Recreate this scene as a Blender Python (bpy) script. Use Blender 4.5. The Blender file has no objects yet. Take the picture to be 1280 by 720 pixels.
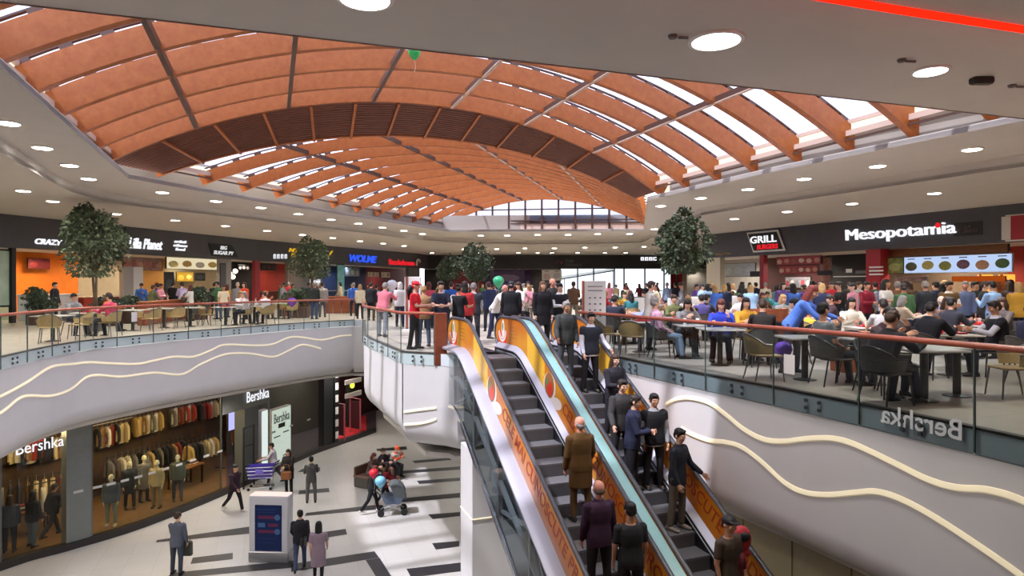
import bpy, bmesh, math, random
from mathutils import Vector, Matrix
from mathutils.geometry import tessellate_polygon
SC = bpy.context.scene
C = SC.collection
PI = math.pi
R = math.radians
random.seed(11)
# ---- the camera stands on the upper gallery, eye 1.66 m above its floor (z = 0)
F, H, HY = 800.0, 1.66, 355.0
def gp(px, py, z=0.0):
    Y = F*(H-z)/(py-HY)
    return Vector(((px-640)/F*Y, Y, z))
def at(px, Y, z=0.0):
    return Vector(((px-640)/F*Y, Y, z))
cam = bpy.data.cameras.new('camera'); cam.sensor_width = 36; cam.lens = 36*F/1280; cam.shift_y = (HY-360)/1280
cam.clip_end = 500
co = bpy.data.objects.new('camera', cam); C.objects.link(co); co.location = (0, 0, H); co.rotation_euler = (R(90), 0, 0)
SC.camera = co
LOWZ = -6.6

# ---------------------------------------------------------------- materials
def lin(c):
    if isinstance(c, str):
        c = c.lstrip('#'); c = [int(c[i:i+2], 16)/255 for i in (0, 2, 4)]
    return tuple(x/12.92 if x <= .04045 else ((x+.055)/1.055)**2.4 for x in c)
_mats = {}
def mat(name, col='#808080', rough=.6, metal=0.0, noise=0.0, nscale=8.0, spec=.5, emit=0.0, ecol=None, bump=0.0, stretch=None, trans=0.0):
    if name in _mats: return _mats[name]
    m = bpy.data.materials.new(name); m.use_nodes = True
    nt = m.node_tree; b = nt.nodes['Principled BSDF']
    c = lin(col)
    b.inputs['Base Color'].default_value = (*c, 1); b.inputs['Roughness'].default_value = rough
    b.inputs['Metallic'].default_value = metal; b.inputs['Specular IOR Level'].default_value = spec
    if noise or bump:
        tc = nt.nodes.new('ShaderNodeTexCoord'); mp = nt.nodes.new('ShaderNodeMapping')
        nt.links.new(tc.outputs['Object'], mp.inputs[0])
        if stretch: mp.inputs['Scale'].default_value = stretch
        n = nt.nodes.new('ShaderNodeTexNoise'); n.inputs['Scale'].default_value = nscale; n.inputs['Detail'].default_value = 4
        nt.links.new(mp.outputs[0], n.inputs['Vector'])
        if noise:
            r = nt.nodes.new('ShaderNodeValToRGB')
            r.color_ramp.elements[0].position = .3; r.color_ramp.elements[1].position = .7
            r.color_ramp.elements[0].color = (*[x*(1-noise) for x in c], 1)
            r.color_ramp.elements[1].color = (*[min(1, x*(1+noise)) for x in c], 1)
            nt.links.new(n.outputs['Fac'], r.inputs[0]); nt.links.new(r.outputs[0], b.inputs['Base Color'])
        if bump:
            bp = nt.nodes.new('ShaderNodeBump'); bp.inputs['Strength'].default_value = bump; bp.inputs['Distance'].default_value = .02
            nt.links.new(n.outputs['Fac'], bp.inputs['Height']); nt.links.new(bp.outputs[0], b.inputs['Normal'])
    if emit:
        b.inputs['Emission Color'].default_value = (*lin(ecol or col), 1); b.inputs['Emission Strength'].default_value = emit
    _mats[name] = m
    return m
def glass(name, tint='#d8e4e2', rough=.02, refl=1.0, ior=1.45):
    if name in _mats: return _mats[name]
    m = bpy.data.materials.new(name); m.use_nodes = True; nt = m.node_tree; nt.nodes.clear()
    o = nt.nodes.new('ShaderNodeOutputMaterial'); mx = nt.nodes.new('ShaderNodeMixShader')
    t = nt.nodes.new('ShaderNodeBsdfTransparent'); t.inputs[0].default_value = (*lin(tint), 1)
    g = nt.nodes.new('ShaderNodeBsdfGlossy'); g.inputs['Roughness'].default_value = rough
    f = nt.nodes.new('ShaderNodeFresnel'); f.inputs[0].default_value = ior
    k = nt.nodes.new('ShaderNodeMath'); k.operation = 'MULTIPLY'; k.inputs[1].default_value = refl
    ge = nt.nodes.new('ShaderNodeNewGeometry'); iv = nt.nodes.new('ShaderNodeMath'); iv.operation = 'SUBTRACT'; iv.inputs[0].default_value = 1.0
    fr = nt.nodes.new('ShaderNodeMath'); fr.operation = 'MULTIPLY'      # only the front surface of a pane mirrors
    nt.links.new(ge.outputs['Backfacing'], iv.inputs[1]); nt.links.new(f.outputs[0], k.inputs[0])
    nt.links.new(k.outputs[0], fr.inputs[0]); nt.links.new(iv.outputs[0], fr.inputs[1]); nt.links.new(fr.outputs[0], mx.inputs[0])
    nt.links.new(t.outputs[0], mx.inputs[1]); nt.links.new(g.outputs[0], mx.inputs[2]); nt.links.new(mx.outputs[0], o.inputs[0])
    _mats[name] = m
    return m
def milky(name, tint='#e6e8f4', fac=.25):
    """roof glazing: mostly clear with a translucent white share"""
    if name in _mats: return _mats[name]
    m = bpy.data.materials.new(name); m.use_nodes = True; nt = m.node_tree; nt.nodes.clear()
    o = nt.nodes.new('ShaderNodeOutputMaterial'); mx = nt.nodes.new('ShaderNodeMixShader'); mx.inputs[0].default_value = fac
    t = nt.nodes.new('ShaderNodeBsdfTransparent'); t.inputs[0].default_value = (*lin(tint), 1)
    g = nt.nodes.new('ShaderNodeBsdfTranslucent'); g.inputs[0].default_value = (*lin(tint), 1)
    nt.links.new(t.outputs[0], mx.inputs[1]); nt.links.new(g.outputs[0], mx.inputs[2]); nt.links.new(mx.outputs[0], o.inputs[0])
    _mats[name] = m
    return m
def objcol(name, rough=.85, noise=.18, nscale=30, spec=.3, bump=.15):
    """one fabric / skin / hair material, its colour taken from each object's own colour"""
    if name in _mats: return _mats[name]
    m = bpy.data.materials.new(name); m.use_nodes = True; nt = m.node_tree; b = nt.nodes['Principled BSDF']
    b.inputs['Roughness'].default_value = rough; b.inputs['Specular IOR Level'].default_value = spec
    oi = nt.nodes.new('ShaderNodeObjectInfo'); tc = nt.nodes.new('ShaderNodeTexCoord')
    n = nt.nodes.new('ShaderNodeTexNoise'); n.inputs['Scale'].default_value = nscale; n.inputs['Detail'].default_value = 3
    nt.links.new(tc.outputs['Object'], n.inputs['Vector'])
    mr = nt.nodes.new('ShaderNodeMapRange'); mr.inputs[3].default_value = 1-noise; mr.inputs[4].default_value = 1+noise
    nt.links.new(n.outputs['Fac'], mr.inputs[0])
    vm = nt.nodes.new('ShaderNodeVectorMath'); vm.operation = 'SCALE'
    nt.links.new(oi.outputs['Color'], vm.inputs[0]); nt.links.new(mr.outputs[0], vm.inputs['Scale'])
    nt.links.new(vm.outputs[0], b.inputs['Base Color'])
    if bump:
        bp = nt.nodes.new('ShaderNodeBump'); bp.inputs['Strength'].default_value = bump; bp.inputs['Distance'].default_value = .01
        nt.links.new(n.outputs['Fac'], bp.inputs['Height']); nt.links.new(bp.outputs[0], b.inputs['Normal'])
    _mats[name] = m
    return m
def glow(name, col='#ffffff', s=5.0):
    if name in _mats: return _mats[name]
    m = bpy.data.materials.new(name); m.use_nodes = True; nt = m.node_tree; nt.nodes.clear()
    o = nt.nodes.new('ShaderNodeOutputMaterial'); e = nt.nodes.new('ShaderNodeEmission')
    e.inputs[0].default_value = (*lin(col), 1); e.inputs[1].default_value = s
    nt.links.new(e.outputs[0], o.inputs[0]); _mats[name] = m
    return m

# ---------------------------------------------------------------- mesh builder
class MB:
    def __init__(s): s.v = []; s.f = []; s.m = []
    def add(s, vs, fs, mi=0, M=None):
        b = len(s.v)
        s.v += [tuple(M @ Vector(v)) if M else tuple(v) for v in vs]
        s.f += [tuple(b+i for i in f) for f in fs]; s.m += [mi]*len(fs)
        return s
    def quad(s, a, b, c, d, mi=0): return s.add([a, b, c, d], [(0, 1, 2, 3)], mi)
    def box(s, c, size, rz=0.0, mi=0, M=None):
        x, y, z = [k/2 for k in size]
        T = Matrix.Translation(c) @ Matrix.Rotation(rz, 4, 'Z')
        if M: T = M @ T
        vs = [(i*x, j*y, k*z) for i in (-1, 1) for j in (-1, 1) for k in (-1, 1)]
        return s.add(vs, [(0, 1, 3, 2), (4, 6, 7, 5), (0, 4, 5, 1), (2, 3, 7, 6), (0, 2, 6, 4), (1, 5, 7, 3)], mi, T)
    def bbox(s, c, size, r=.02, rz=0.0, mi=0, M=None):
        """box with chamfered vertical and horizontal edges"""
        x, y, z = [k/2 for k in size]; r = min(r, x*.9, y*.9, z*.9)
        def ring(h, i):
            X, Y = x-i, y-i
            return [(X-r, -Y, h), (X, -Y+r, h), (X, Y-r, h), (X-r, Y, h), (-X+r, Y, h), (-X, Y-r, h), (-X, -Y+r, h), (-X+r, -Y, h)]
        T = Matrix.Translation(c) @ Matrix.Rotation(rz, 4, 'Z')
        if M: T = M @ T
        return s.loft([ring(-z, r*.6), ring(-z+r, 0), ring(z-r, 0), ring(z, r*.6)], True, True, mi, T)
    def beam(s, a, b, w, h, mi=0, up=(0, 0, 1)):
        a, b = Vector(a), Vector(b); d = (b-a); L = d.length
        if L < 1e-6: return s
        d.normalize(); u = Vector(up)
        if abs(d.dot(u)) > .98: u = Vector((1, 0, 0))
        sx = d.cross(u).normalized(); uz = sx.cross(d)
        vs = [p+sx*(i*w/2)+uz*(j*h/2) for p in (a, b) for i, j in ((-1, -1), (1, -1), (1, 1), (-1, 1))]
        return s.add(vs, [(0, 1, 2, 3), (4, 7, 6, 5), (0, 4, 5, 1), (1, 5, 6, 2), (2, 6, 7, 3), (3, 7, 4, 0)], mi)
    def loft(s, rings, cap0=True, cap1=True, mi=0, M=None, closed=True):
        n = len(rings[0]); vs = [p for r in rings for p in r]; fs = []
        for i in range(len(rings)-1):
            for j in range(n if closed else n-1):
                k = (j+1) % n
                fs.append((i*n+j, i*n+k, (i+1)*n+k, (i+1)*n+j))
        if cap0: fs.append(tuple(range(n-1, -1, -1)))
        if cap1: fs.append(tuple((len(rings)-1)*n+j for j in range(n)))
        return s.add(vs, fs, mi, M)
    def tube(s, pts, r, n=8, mi=0, caps=True, rr=None, flat=1.0):
        pts = [Vector(p) for p in pts]; rings = []; prev = None
        for i, p in enumerate(pts):
            d = (pts[min(i+1, len(pts)-1)]-pts[max(i-1, 0)])
            if d.length < 1e-9: d = Vector((0, 0, 1))
            d.normalize()
            if prev is None:
                u = Vector((0, 0, 1)) if abs(d.z) < .9 else Vector((1, 0, 0))
                a = d.cross(u).normalized()
            else:
                a = (prev-d*prev.dot(d)).normalized()
            prev = a; b = d.cross(a); q = rr[i] if rr else r
            rings.append([p+a*(q*math.cos(t*2*PI/n))+b*(q*flat*math.sin(t*2*PI/n)) for t in range(n)])
        return s.loft(rings, caps, caps, mi)
    def lathe(s, prof, n=16, mi=0, M=None, c=(0, 0, 0)):
        rings = [[(c[0]+max(r, 1e-4)*math.cos(t*2*PI/n), c[1]+max(r, 1e-4)*math.sin(t*2*PI/n), c[2]+z) for t in range(n)] for r, z in prof]
        return s.loft(rings, True, True, mi, M)
    def ell(s, c, r, n=12, k=8, mi=0, M=None):
        c = Vector(c)
        rings = []
        for i in range(1, k):
            a = PI*i/k
            rings.append([(c.x+r[0]*math.sin(a)*math.cos(t*2*PI/n), c.y+r[1]*math.sin(a)*math.sin(t*2*PI/n), c.z-r[2]*math.cos(a)) for t in range(n)])
        b = len(s.v); vs = [p for q in rings for p in q]+[(c.x, c.y, c.z-r[2]), (c.x, c.y, c.z+r[2])]
        N = len(vs); fs = []
        for i in range(k-2):
            for j in range(n):
                fs.append((i*n+j, i*n+(j+1) % n, (i+1)*n+(j+1) % n, (i+1)*n+j))
        for j in range(n):
            fs.append((N-2, (j+1) % n, j)); fs.append((N-1, (k-2)*n+j, (k-2)*n+(j+1) % n))
        return s.add(vs, fs, mi, M)
    def tcap(s, p0, p1, r0, r1, n=10, mi=0, sq=1.0):
        """tapered capsule"""
        p0, p1 = Vector(p0), Vector(p1); d = p1-p0
        if d.length < 1e-6: return s.ell(p0, (r0, r0, r0), n, 6, mi)
        d.normalize(); pts = []; rr = []
        for a in (80, 50, 20): pts.append(p0-d*(r0*math.sin(R(a)))); rr.append(r0*math.cos(R(a)))
        pts += [p0, p1]; rr += [r0, r1]
        for a in (20, 50, 80): pts.append(p1+d*(r1*math.sin(R(a)))); rr.append(r1*math.cos(R(a)))
        return s.tube(pts, 0, n, mi, True, rr, sq)
    def poly(s, pts, z0, z1, mi=0, mi_side=None, holes=()):
        """flat slab from a plan outline (with holes), z0 < z1"""
        loops = [[Vector((p[0], p[1], 0)) for p in L] for L in [pts, *holes]]
        tri = tessellate_polygon(loops); flat = [p for L in loops for p in L]
        top = [(p.x, p.y, z1) for p in flat]; bot = [(p.x, p.y, z0) for p in flat]
        def up(t):
            a, b, c = [flat[i] for i in t]
            return t if (b-a).cross(c-a).z > 0 else (t[0], t[2], t[1])
        tri = [up(t) for t in tri]
        s.add(top, tri, mi); s.add(bot, [(a, c, b) for a, b, c in tri], mi)
        i = 0
        for L in loops:
            n = len(L)
            for j in range(n):
                p, q = L[j], L[(j+1) % n]
                s.quad((p.x, p.y, z0), (q.x, q.y, z0), (q.x, q.y, z1), (p.x, p.y, z1), mi if mi_side is None else mi_side)
        return s
    def mesh(s, name, mats, smooth=False):
        me = bpy.data.meshes.new(name); me.from_pydata(s.v, [], s.f); me.update()
        for m in (mats if isinstance(mats, (list, tuple)) else [mats]): me.materials.append(m)
        if len(me.materials) > 1: me.polygons.foreach_set('material_index', s.m)
        if smooth:
            me.polygons.foreach_set('use_smooth', [True]*len(s.f))
            if smooth is not True: me.set_sharp_from_angle(angle=R(smooth))
        return me
    def build(s, name, mats, parent=None, smooth=False, loc=None, rz=None, fixn=False):
        me = s.mesh(name, mats, smooth)
        if fixn:
            bm = bmesh.new(); bm.from_mesh(me); bmesh.ops.recalc_face_normals(bm, faces=bm.faces); bm.to_mesh(me); bm.free()
        return link(name, me, parent, loc, rz)
def link(name, me, parent=None, loc=None, rz=None):
    o = bpy.data.objects.new(name, me); C.objects.link(o)
    if parent is not None: o.parent = parent
    if loc is not None: o.location = loc
    if rz is not None: o.rotation_euler = (0, 0, rz)
    return o
_labels = set()
def tag(o, label, cat, group=None):
    o['label'] = label; o['category'] = cat
    if group: o['group'] = group
    return o
def struct(o): o['kind'] = 'structure'; return o
def thing(name, label, cat, loc=(0, 0, 0), rz=0.0, group=None):
    o = bpy.data.objects.new(name, None); C.objects.link(o); o.location = loc; o.rotation_euler = (0, 0, rz); o.empty_display_size = .2
    return tag(o, label, cat, group)
def dup(root, loc=None, rz=None, label=None, group=None):
    r = root.copy(); C.objects.link(r)
    if loc is not None: r.location = loc
    if rz is not None: r.rotation_euler = (0, 0, rz)
    if label: r['label'] = label
    if group: r['group'] = group
    for ch in list(root.children):
        c = ch.copy(); C.objects.link(c); c.parent = r
        for g in ch.children:
            d = g.copy(); C.objects.link(d); d.parent = c
    return r
_txt = {}
def text_mb(body, size, bold=0.0, shear=0.0, ext=.02, spacing=1.0, align='CENTER'):
    """lettering as plain mesh data, lying in the x-z plane and facing -y"""
    cu = bpy.data.curves.new('lettering', 'FONT'); cu.body = body; cu.size = size; cu.extrude = ext; cu.offset = bold
    cu.shear = shear; cu.space_character = spacing; cu.align_x = align; cu.align_y = 'CENTER'; cu.resolution_u = 3
    ob = bpy.data.objects.new('lettering', cu); C.objects.link(ob)
    dg = bpy.context.evaluated_depsgraph_get(); me = bpy.data.meshes.new_from_object(ob.evaluated_get(dg))
    bpy.data.objects.remove(ob); bpy.data.curves.remove(cu)
    me.transform(Matrix.Rotation(R(90), 4, 'X')); me.name = 'lettering'
    return me
def text_obj(body, size, m, parent=None, loc=(0, 0, 0), rz=0.0, name='lettering', **k):
    me = text_mb(body, size, **k); me.materials.clear(); me.materials.append(m)
    return link(name, me, parent, loc, rz)
def arc_pts(path, step):
    out = []
    for a, b in zip(path, path[1:]):
        a, b = Vector(a), Vector(b); n = max(1, round((b-a).length/step))
        out += [a.lerp(b, i/n) for i in range(n)]
    return out+[Vector(path[-1])]
def smoothpath(P, k=6):
    P = [Vector((p[0], p[1])) for p in P]; out = []
    for i in range(len(P)-1):
        p0, p1, p2, p3 = P[max(i-1, 0)], P[i], P[i+1], P[min(i+2, len(P)-1)]
        for j in range(k):
            t = j/k
            out.append(.5*((2*p1)+(p2-p0)*t+(2*p0-5*p1+4*p2-p3)*t*t+(3*p1-p0-3*p2+p3)*t**3))
    return out+[P[-1]]
def plan_hit(path, px):
    """where the sight line of picture column px crosses a plan path: (x, y, unit tangent)"""
    u = (px-640)/F
    best = None
    for a, b in zip(path, path[1:]):
        a, b = Vector(a[:2]), Vector(b[:2]); fa, fb = a.x-u*a.y, b.x-u*b.y
        if fa*fb <= 0 and fa != fb:
            p = a.lerp(b, fa/(fa-fb))
            if p.y > 0 and (best is None or p.y < best[0].y): best = (p, (b-a).normalized())
    return best
def normals2(path):
    out = []
    for i in range(len(path)):
        d = (Vector(path[min(i+1, len(path)-1)][:2])-Vector(path[max(i-1, 0)][:2])).normalized()
        out.append(Vector((d.y, -d.x)))
    return out
# ================================================================ plan of the place
D2 = Vector((-.352, .936)); P2 = Vector((.936, .352))        # escalator axis (going up and away) and its cross direction
LEFT = smoothpath([(-4.5, 1.2), (-7, 4), (-9, 7.5), (-10.6, 11.5), (-11.7, 14.76), (-12.35, 17.2), (-12.45, 18.6), (-11.95, 20.6), (-11.4, 22.1), (-10, 25.06), (-8.6, 27.7), (-7.3, 29.4)], 5)
PLAT = [Vector(p) for p in [(-6.75, 29.4), (-4.65, 20.4), (-2.62, 15.6), (-1.8, 15.24), (-1.25, 14.86)]]
ESCE = [Vector((-1.25, 14.86)), Vector((1.55, 15.92))]
RIGHT = smoothpath([(1.75, 15.95), (2.1, 15.25), (2.5, 14.28), (2.96, 13.15), (3.62, 11.6), (4.4, 9.91), (5.02, 8.3), (5.5, 6.88), (6.05, 5.0), (6.2, 3.2), (6.0, 1.2)], 5)
VOID = LEFT+PLAT+[ESCE[1]]+RIGHT
OUTER = [(-24, -14), (-27, 10), (-26.5, 27), (-22, 44), (-13, 66), (-12, 74), (24, 74), (26, 62), (18, 38), (24.5, 24), (29, 12), (28, -14)]
OPEN = [(-6.6, 7.1), (-9.2, 13.4), (-11.7, 19.5), (-9.97, 24.9), (-3.9, 39.4), (8.0, 38.9), (5.2, 24.6), (7.6, 18.1), (10.1, 12.55)]
STEP = [(-8.2, 2.85), (-11.4, 14.25), (-13.2, 18.2), (-14.1, 20.5), (-14.4, 22.5), (-14.1, 24.5), (-11.76, 29.4), (-6.0, 42.8), (-3.2, 46.2), (1, 47.2), (6, 46.9), (9.2, 45.5), (8.9, 40), (8.1, 27.5), (9.2, 24.2), (10.9, 20.45), (12.8, 16), (13.7, 12.8), (12.6, 9.3), (4.05, 6.75)]
M_plaster = mat('white_plaster', '#d9d7d6', .55, noise=.02, nscale=2)
M_ceil = mat('ceiling_paint', '#d2cdc7', .8, noise=.02, nscale=1.5)
M_ceil2 = mat('ceiling_step_paint', '#d3cec8', .75)
M_slab = mat('slab_edge', '#dde5e8', .5)
M_dark = mat('charcoal_fascia', '#4a4b52', .45, noise=.06, nscale=3)
M_blk = mat('black_paint', '#141416', .5)
M_steel = mat('brushed_steel', '#b9bcc2', .3, metal=1.0)
M_white = mat('white_lacquer', '#e8e6e2', .4)

# upper floor: warm tiles with joints, procedural
def tile_mat(name, c1, c2, joint, sx, rough=.25, mortar=.006, rot=0.0):
    m = bpy.data.materials.new(name); m.use_nodes = True; nt = m.node_tree; b = nt.nodes['Principled BSDF']
    tc = nt.nodes.new('ShaderNodeTexCoord'); mp = nt.nodes.new('ShaderNodeMapping'); mp.inputs['Rotation'].default_value = (0, 0, rot)
    nt.links.new(tc.outputs['Object'], mp.inputs[0])
    br = nt.nodes.new('ShaderNodeTexBrick'); br.offset = 0; br.inputs['Scale'].default_value = 1
    br.inputs['Brick Width'].default_value = sx; br.inputs['Row Height'].default_value = sx; br.inputs['Mortar Size'].default_value = mortar
    br.inputs['Color1'].default_value = (*lin(c1), 1); br.inputs['Color2'].default_value = (*lin(c2), 1); br.inputs['Mortar'].default_value = (*lin(joint), 1)
    nt.links.new(mp.outputs[0], br.inputs['Vector']); nt.links.new(br.outputs['Color'], b.inputs['Base Color'])
    b.inputs['Roughness'].default_value = rough
    _mats[name] = m
    return m
M_tile_up = tile_mat('gallery_tiles', '#c4b9a9', '#bcb0a0', '#9d9385', .6, .35, rot=-.36)
M_tile_lo = tile_mat('mall_tiles', '#bdbab6', '#b8b5b0', '#9f9c97', .8, .35, .004, rot=-.36)
M_inlay = mat('dark_floor_inlay', '#262428', .5, noise=.1, nscale=6)

b = MB(); b.poly(OUTER, -.28, 0, 0, 1, holes=[VOID]); struct(b.build('floor_gallery', [M_tile_up, M_slab]))
# pale strip of the landing floor behind the escalators
# lower floor
b = MB(); b.poly([(-40, -6), (-40, 70), (40, 70), (40, -6)], LOWZ-.3, LOWZ)
inl = []
def strip(pts):
    q = [gp(x, y, LOWZ+.004) for x, y in pts]
    b.add([tuple(p) for p in q], [tuple(range(len(q)))] if (q[1]-q[0]).cross(q[2]-q[0]).z > 0 else [tuple(range(len(q)-1, -1, -1))], 1)
for s in [
    [(196, 675), (313, 658), (313, 667), (195, 678)], [(241, 697), (291, 691), (291, 699), (238, 705)],
    [(215, 716), (372, 700), (372, 709), (206, 724)], [(364, 705), (468, 689), (474, 697), (364, 715)],
    [(474.5, 697.2), (502, 740), (482, 740), (457, 700)],
    [(364, 671), (432, 661), (434, 668), (364, 679)], [(383, 641), (470, 631), (470, 637), (381, 645)],
    [(378, 586), (400, 584), (400, 589), (372, 590)], [(374, 613), (411, 610), (412, 615), (373, 618)],
    [(470, 561), (508, 558), (509, 562), (472, 564)], [(515, 576), (575, 571), (575, 574), (519, 579)],
    [(494, 589), (575, 583), (575, 587), (488, 593)], [(521, 601), (575, 597), (575, 601), (524, 605)],
    [(500, 623), (575, 616), (575, 622), (498, 628)], [(535, 643), (575, 640), (575, 645), (541, 649)],
    [(540, 679), (574, 676), (574, 683), (545, 687)], [(508, 711), (576, 703), (576, 714), (514, 722)],
    [(640, 640), (652, 640), (654, 648), (640, 648)], [(630, 668), (668, 664), (672, 672), (634, 676)]]:
    strip(s)
struct(b.build('floor_lower', [M_tile_lo, M_inlay]))

# ---- ceilings
b = MB(); b.poly(STEP, 4.9, 5.02, holes=[OPEN]); struct(b.build('ceiling_ring', M_ceil))
b = MB(); b.poly(OUTER, 4.6, 4.72, holes=[STEP]); struct(b.build('ceiling_outer', M_ceil))
b = MB()
n = len(STEP)
for i in range(n):
    p, q = STEP[i], STEP[(i+1) % n]
    b.quad((p[0], p[1], 4.6), (q[0], q[1], 4.6), (q[0], q[1], 4.95), (p[0], p[1], 4.95))
struct(b.build('trim_1', M_ceil2))
# upstand round the roof opening
b = MB()
cx, cy = -1.0, 24
op = [Vector(p) for p in OPEN]; off = []
for i in range(len(op)):
    a, c, e = op[i-1], op[i], op[(i+1) % len(op)]
    n1 = Vector(((c-a).y, -(c-a).x)).normalized(); n2 = Vector(((e-c).y, -(e-c).x)).normalized()
    nn = (n1+n2).normalized()
    off.append(c-nn*.95)
for i in range(len(op)):
    j = (i+1) % len(op)
    p, q, p2, q2 = op[i], op[j], off[i], off[j]
    b.quad((p.x, p.y, 5.0), (q.x, q.y, 5.0), (q2.x, q2.y, 5.0), (p2.x, p2.y, 5.0))
    b.quad((p2.x, p2.y, 5.0), (q2.x, q2.y, 5.0), (q2.x, q2.y, 5.95), (p2.x, p2.y, 5.95))
    b.quad((p.x, p.y, 4.88), (q.x, q.y, 4.88), (q.x, q.y, 5.0), (p.x, p.y, 5.0))
struct(b.build('trim_2', mat('upstand_paint', '#a39c94', .8)))

# ---- outer walls (upper and lower)
M_wall = mat('wall_paint', '#8f8a84', .8)
def ring_wall(name, pts, z0, z1, m, closed=True):
    b = MB()
    for i in range(len(pts) if closed else len(pts)-1):
        p, q = pts[i], pts[(i+1) % len(pts)]
        b.quad((p[0], p[1], z0), (q[0], q[1], z0), (q[0], q[1], z1), (p[0], p[1], z1))
    return struct(b.build(name, m))
FARW = [(-12, 74), (24, 74)]
ring_wall('wall_outer', OUTER[6:]+OUTER[:6], 0, 4.7, M_wall, closed=False)     # the far side is glazed
ring_wall('wall_lower', [(-40, -6), (-40, 70), (40, 70), (40, -6)], LOWZ, -.28, M_wall)
# underside ceiling of the lower level
b = MB(); b.poly([(-40, -6), (-40, 70), (40, 70), (40, -6)], -2.62, -2.5, holes=[[p+ (n_*-.55) for p, n_ in zip(VOID, normals2(VOID))]])
struct(b.build('ceiling_lower', M_ceil2))

# ---- balcony fascias: profile swept along the void edge
def sweep(path, name, m, z_top=-.28, z_bot=-2.45, r=.5, out=.06):
    ns = normals2(path)                      # normal points to the void's inside (path runs clockwise from the near left)
    prof = [(out, z_top), (out, z_bot+r)]+[(out-r+r*math.cos(R(a)), z_bot+r-r*math.sin(R(a))) for a in (15, 30, 45, 60, 75, 90)]+[(out-r-.6, z_bot)]
    rings = [[(p.x+n_.x*o_, p.y+n_.y*o_, z) for o_, z in prof] for p, n_ in zip(path, ns)]
    b = MB(); b.loft(rings, False, False, closed=False)
    return struct(b.build(name, m, smooth=40))
sweep(LEFT, 'wall_balcony_left', M_plaster)
sweep(arc_pts(PLAT[:3], 1.0), 'wall_balcony_bridge', M_plaster, z_bot=-2.3, r=.7)
sweep(arc_pts(PLAT[2:]+[ESCE[1]], .5), 'wall_balcony_landing', M_plaster, z_bot=-2.3, r=.6)
sweep(RIGHT, 'wall_balcony_right', M_plaster)
sweep([Vector((-7.3, 29.4)), Vector((-6.75, 29.4))], 'wall_balcony_corner', M_plaster)

# ================================================================ roof
def chord(a, b_, s): return a.lerp(b_, s)
def arch_pts(a, b_, z0, rise, n=36, s0=0.0, s1=1.0):
    """points of a circular arch from plan point a to plan point b_"""
    L = (b_-a).length; Rr = (L*L/4+rise*rise)/(2*rise); out = []
    for i in range(n+1):
        s = s0+(s1-s0)*i/n; x = (s-.5)*L
        z = z0+math.sqrt(Rr*Rr-x*x)-(Rr-rise); p = a.lerp(b_, s)
        ta = math.asin(x/Rr); nrm = Vector(((b_-a).x/L*math.sin(ta), (b_-a).y/L*math.sin(ta), math.cos(ta)))
        out.append((Vector((p.x, p.y, z)), nrm))
    return out
def wood_mat(name, c, c2):
    m = bpy.data.materials.new(name); m.use_nodes = True; nt = m.node_tree; b_ = nt.nodes['Principled BSDF']
    tc = nt.nodes.new('ShaderNodeTexCoord'); n = nt.nodes.new('ShaderNodeTexNoise'); n.inputs['Scale'].default_value = 5; n.inputs['Detail'].default_value = 8
    n.inputs['Roughness'].default_value = .75
    nt.links.new(tc.outputs['Object'], n.inputs['Vector'])
    r = nt.nodes.new('ShaderNodeValToRGB'); r.color_ramp.elements[0].position = .35; r.color_ramp.elements[1].position = .65
    r.color_ramp.elements[0].color = (*lin(c), 1); r.color_ramp.elements[1].color = (*lin(c2), 1)
    nt.links.new(n.outputs['Fac'], r.inputs[0]); nt.links.new(r.outputs[0], b_.inputs['Base Color']); b_.inputs['Roughness'].default_value = .5
    _mats[name] = m
    return m
M_glulam = wood_mat('orange_glulam', '#a05320', '#b1672e')
M_brown = mat('brown_slats', '#6b3a25', .6, noise=.15, nscale=3)
M_brownd = mat('brown_gap', '#2c1710', .8)
M_rail = mat('brown_steel', '#5d4740', .45, metal=.3)
M_pink = mat('cream_rail', '#cfb7a8', .5)
M_roof = milky('roof_glazing', '#bfc4da', .3)
FA_L, FA_R = Vector((-12.1, 19.2)), Vector((5.7, 25.3))
FB_L, FB_R = Vector((-11.55, 21.3)), Vector((5.25, 27.3))
FE_L, FE_R = Vector((-4.3, 40.6)), Vector((8.0, 38.9))
Z0 = 5.3
def roof_beam(a, b_, rise, depth=.55, w=.2, z0=Z0):
    P = arch_pts(a, b_, z0, rise, 40, -.012, 1.012)
    cr = Vector(((b_-a).y, -(b_-a).x, 0)).normalized()
    rings = []
    for p, nrm in P:
        q = p+nrm*depth
        rings.append([p-cr*w/2, p+cr*w/2, q+cr*w/2, q-cr*w/2])
    o = MB(); o.loft([[tuple(v) for v in r] for r in rings], True, True, 0)
    # glazing bar on spacer blocks along the back of the beam
    bar = []
    for p, nrm in P:
        q = p+nrm*(depth+.085)
        bar.append([q-cr*.05, q+cr*.05, q+cr*.05+nrm*.035, q-cr*.05+nrm*.035])
    o.loft([[tuple(v) for v in r] for r in bar], True, True, 1)
    L = (b_-a).length; nb = int(L/.72)
    for i in range(nb+1):
        s0 = (i+.3)/(nb+1); s1 = (i+.62)/(nb+1)
        Q = arch_pts(a, b_, z0, rise, 1, s0, s1)
        rr = []
        for p, nrm in Q:
            q = p+nrm*(depth-.01)
            rr.append([tuple(q-cr*.06), tuple(q+cr*.06), tuple(q+cr*.06+nrm*.10), tuple(q-cr*.06+nrm*.10)])
        o.loft(rr, True, True, 1)
    return struct(o.build('roof_beam', [M_glulam, M_rail], smooth=30, fixn=True))
frontb = []
for k in range(0, 9):
    sh = D2*(-1.78*k)
    frontb.append((FA_L+sh, FA_R+sh, 2.6))
rearb = []
NR = 12
for i in range(NR):
    t = i/(NR-1)
    rearb.append((FB_L.lerp(FE_L, t), FB_R.lerp(FE_R, t), 1.9+(1.6-1.9)*t))
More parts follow.
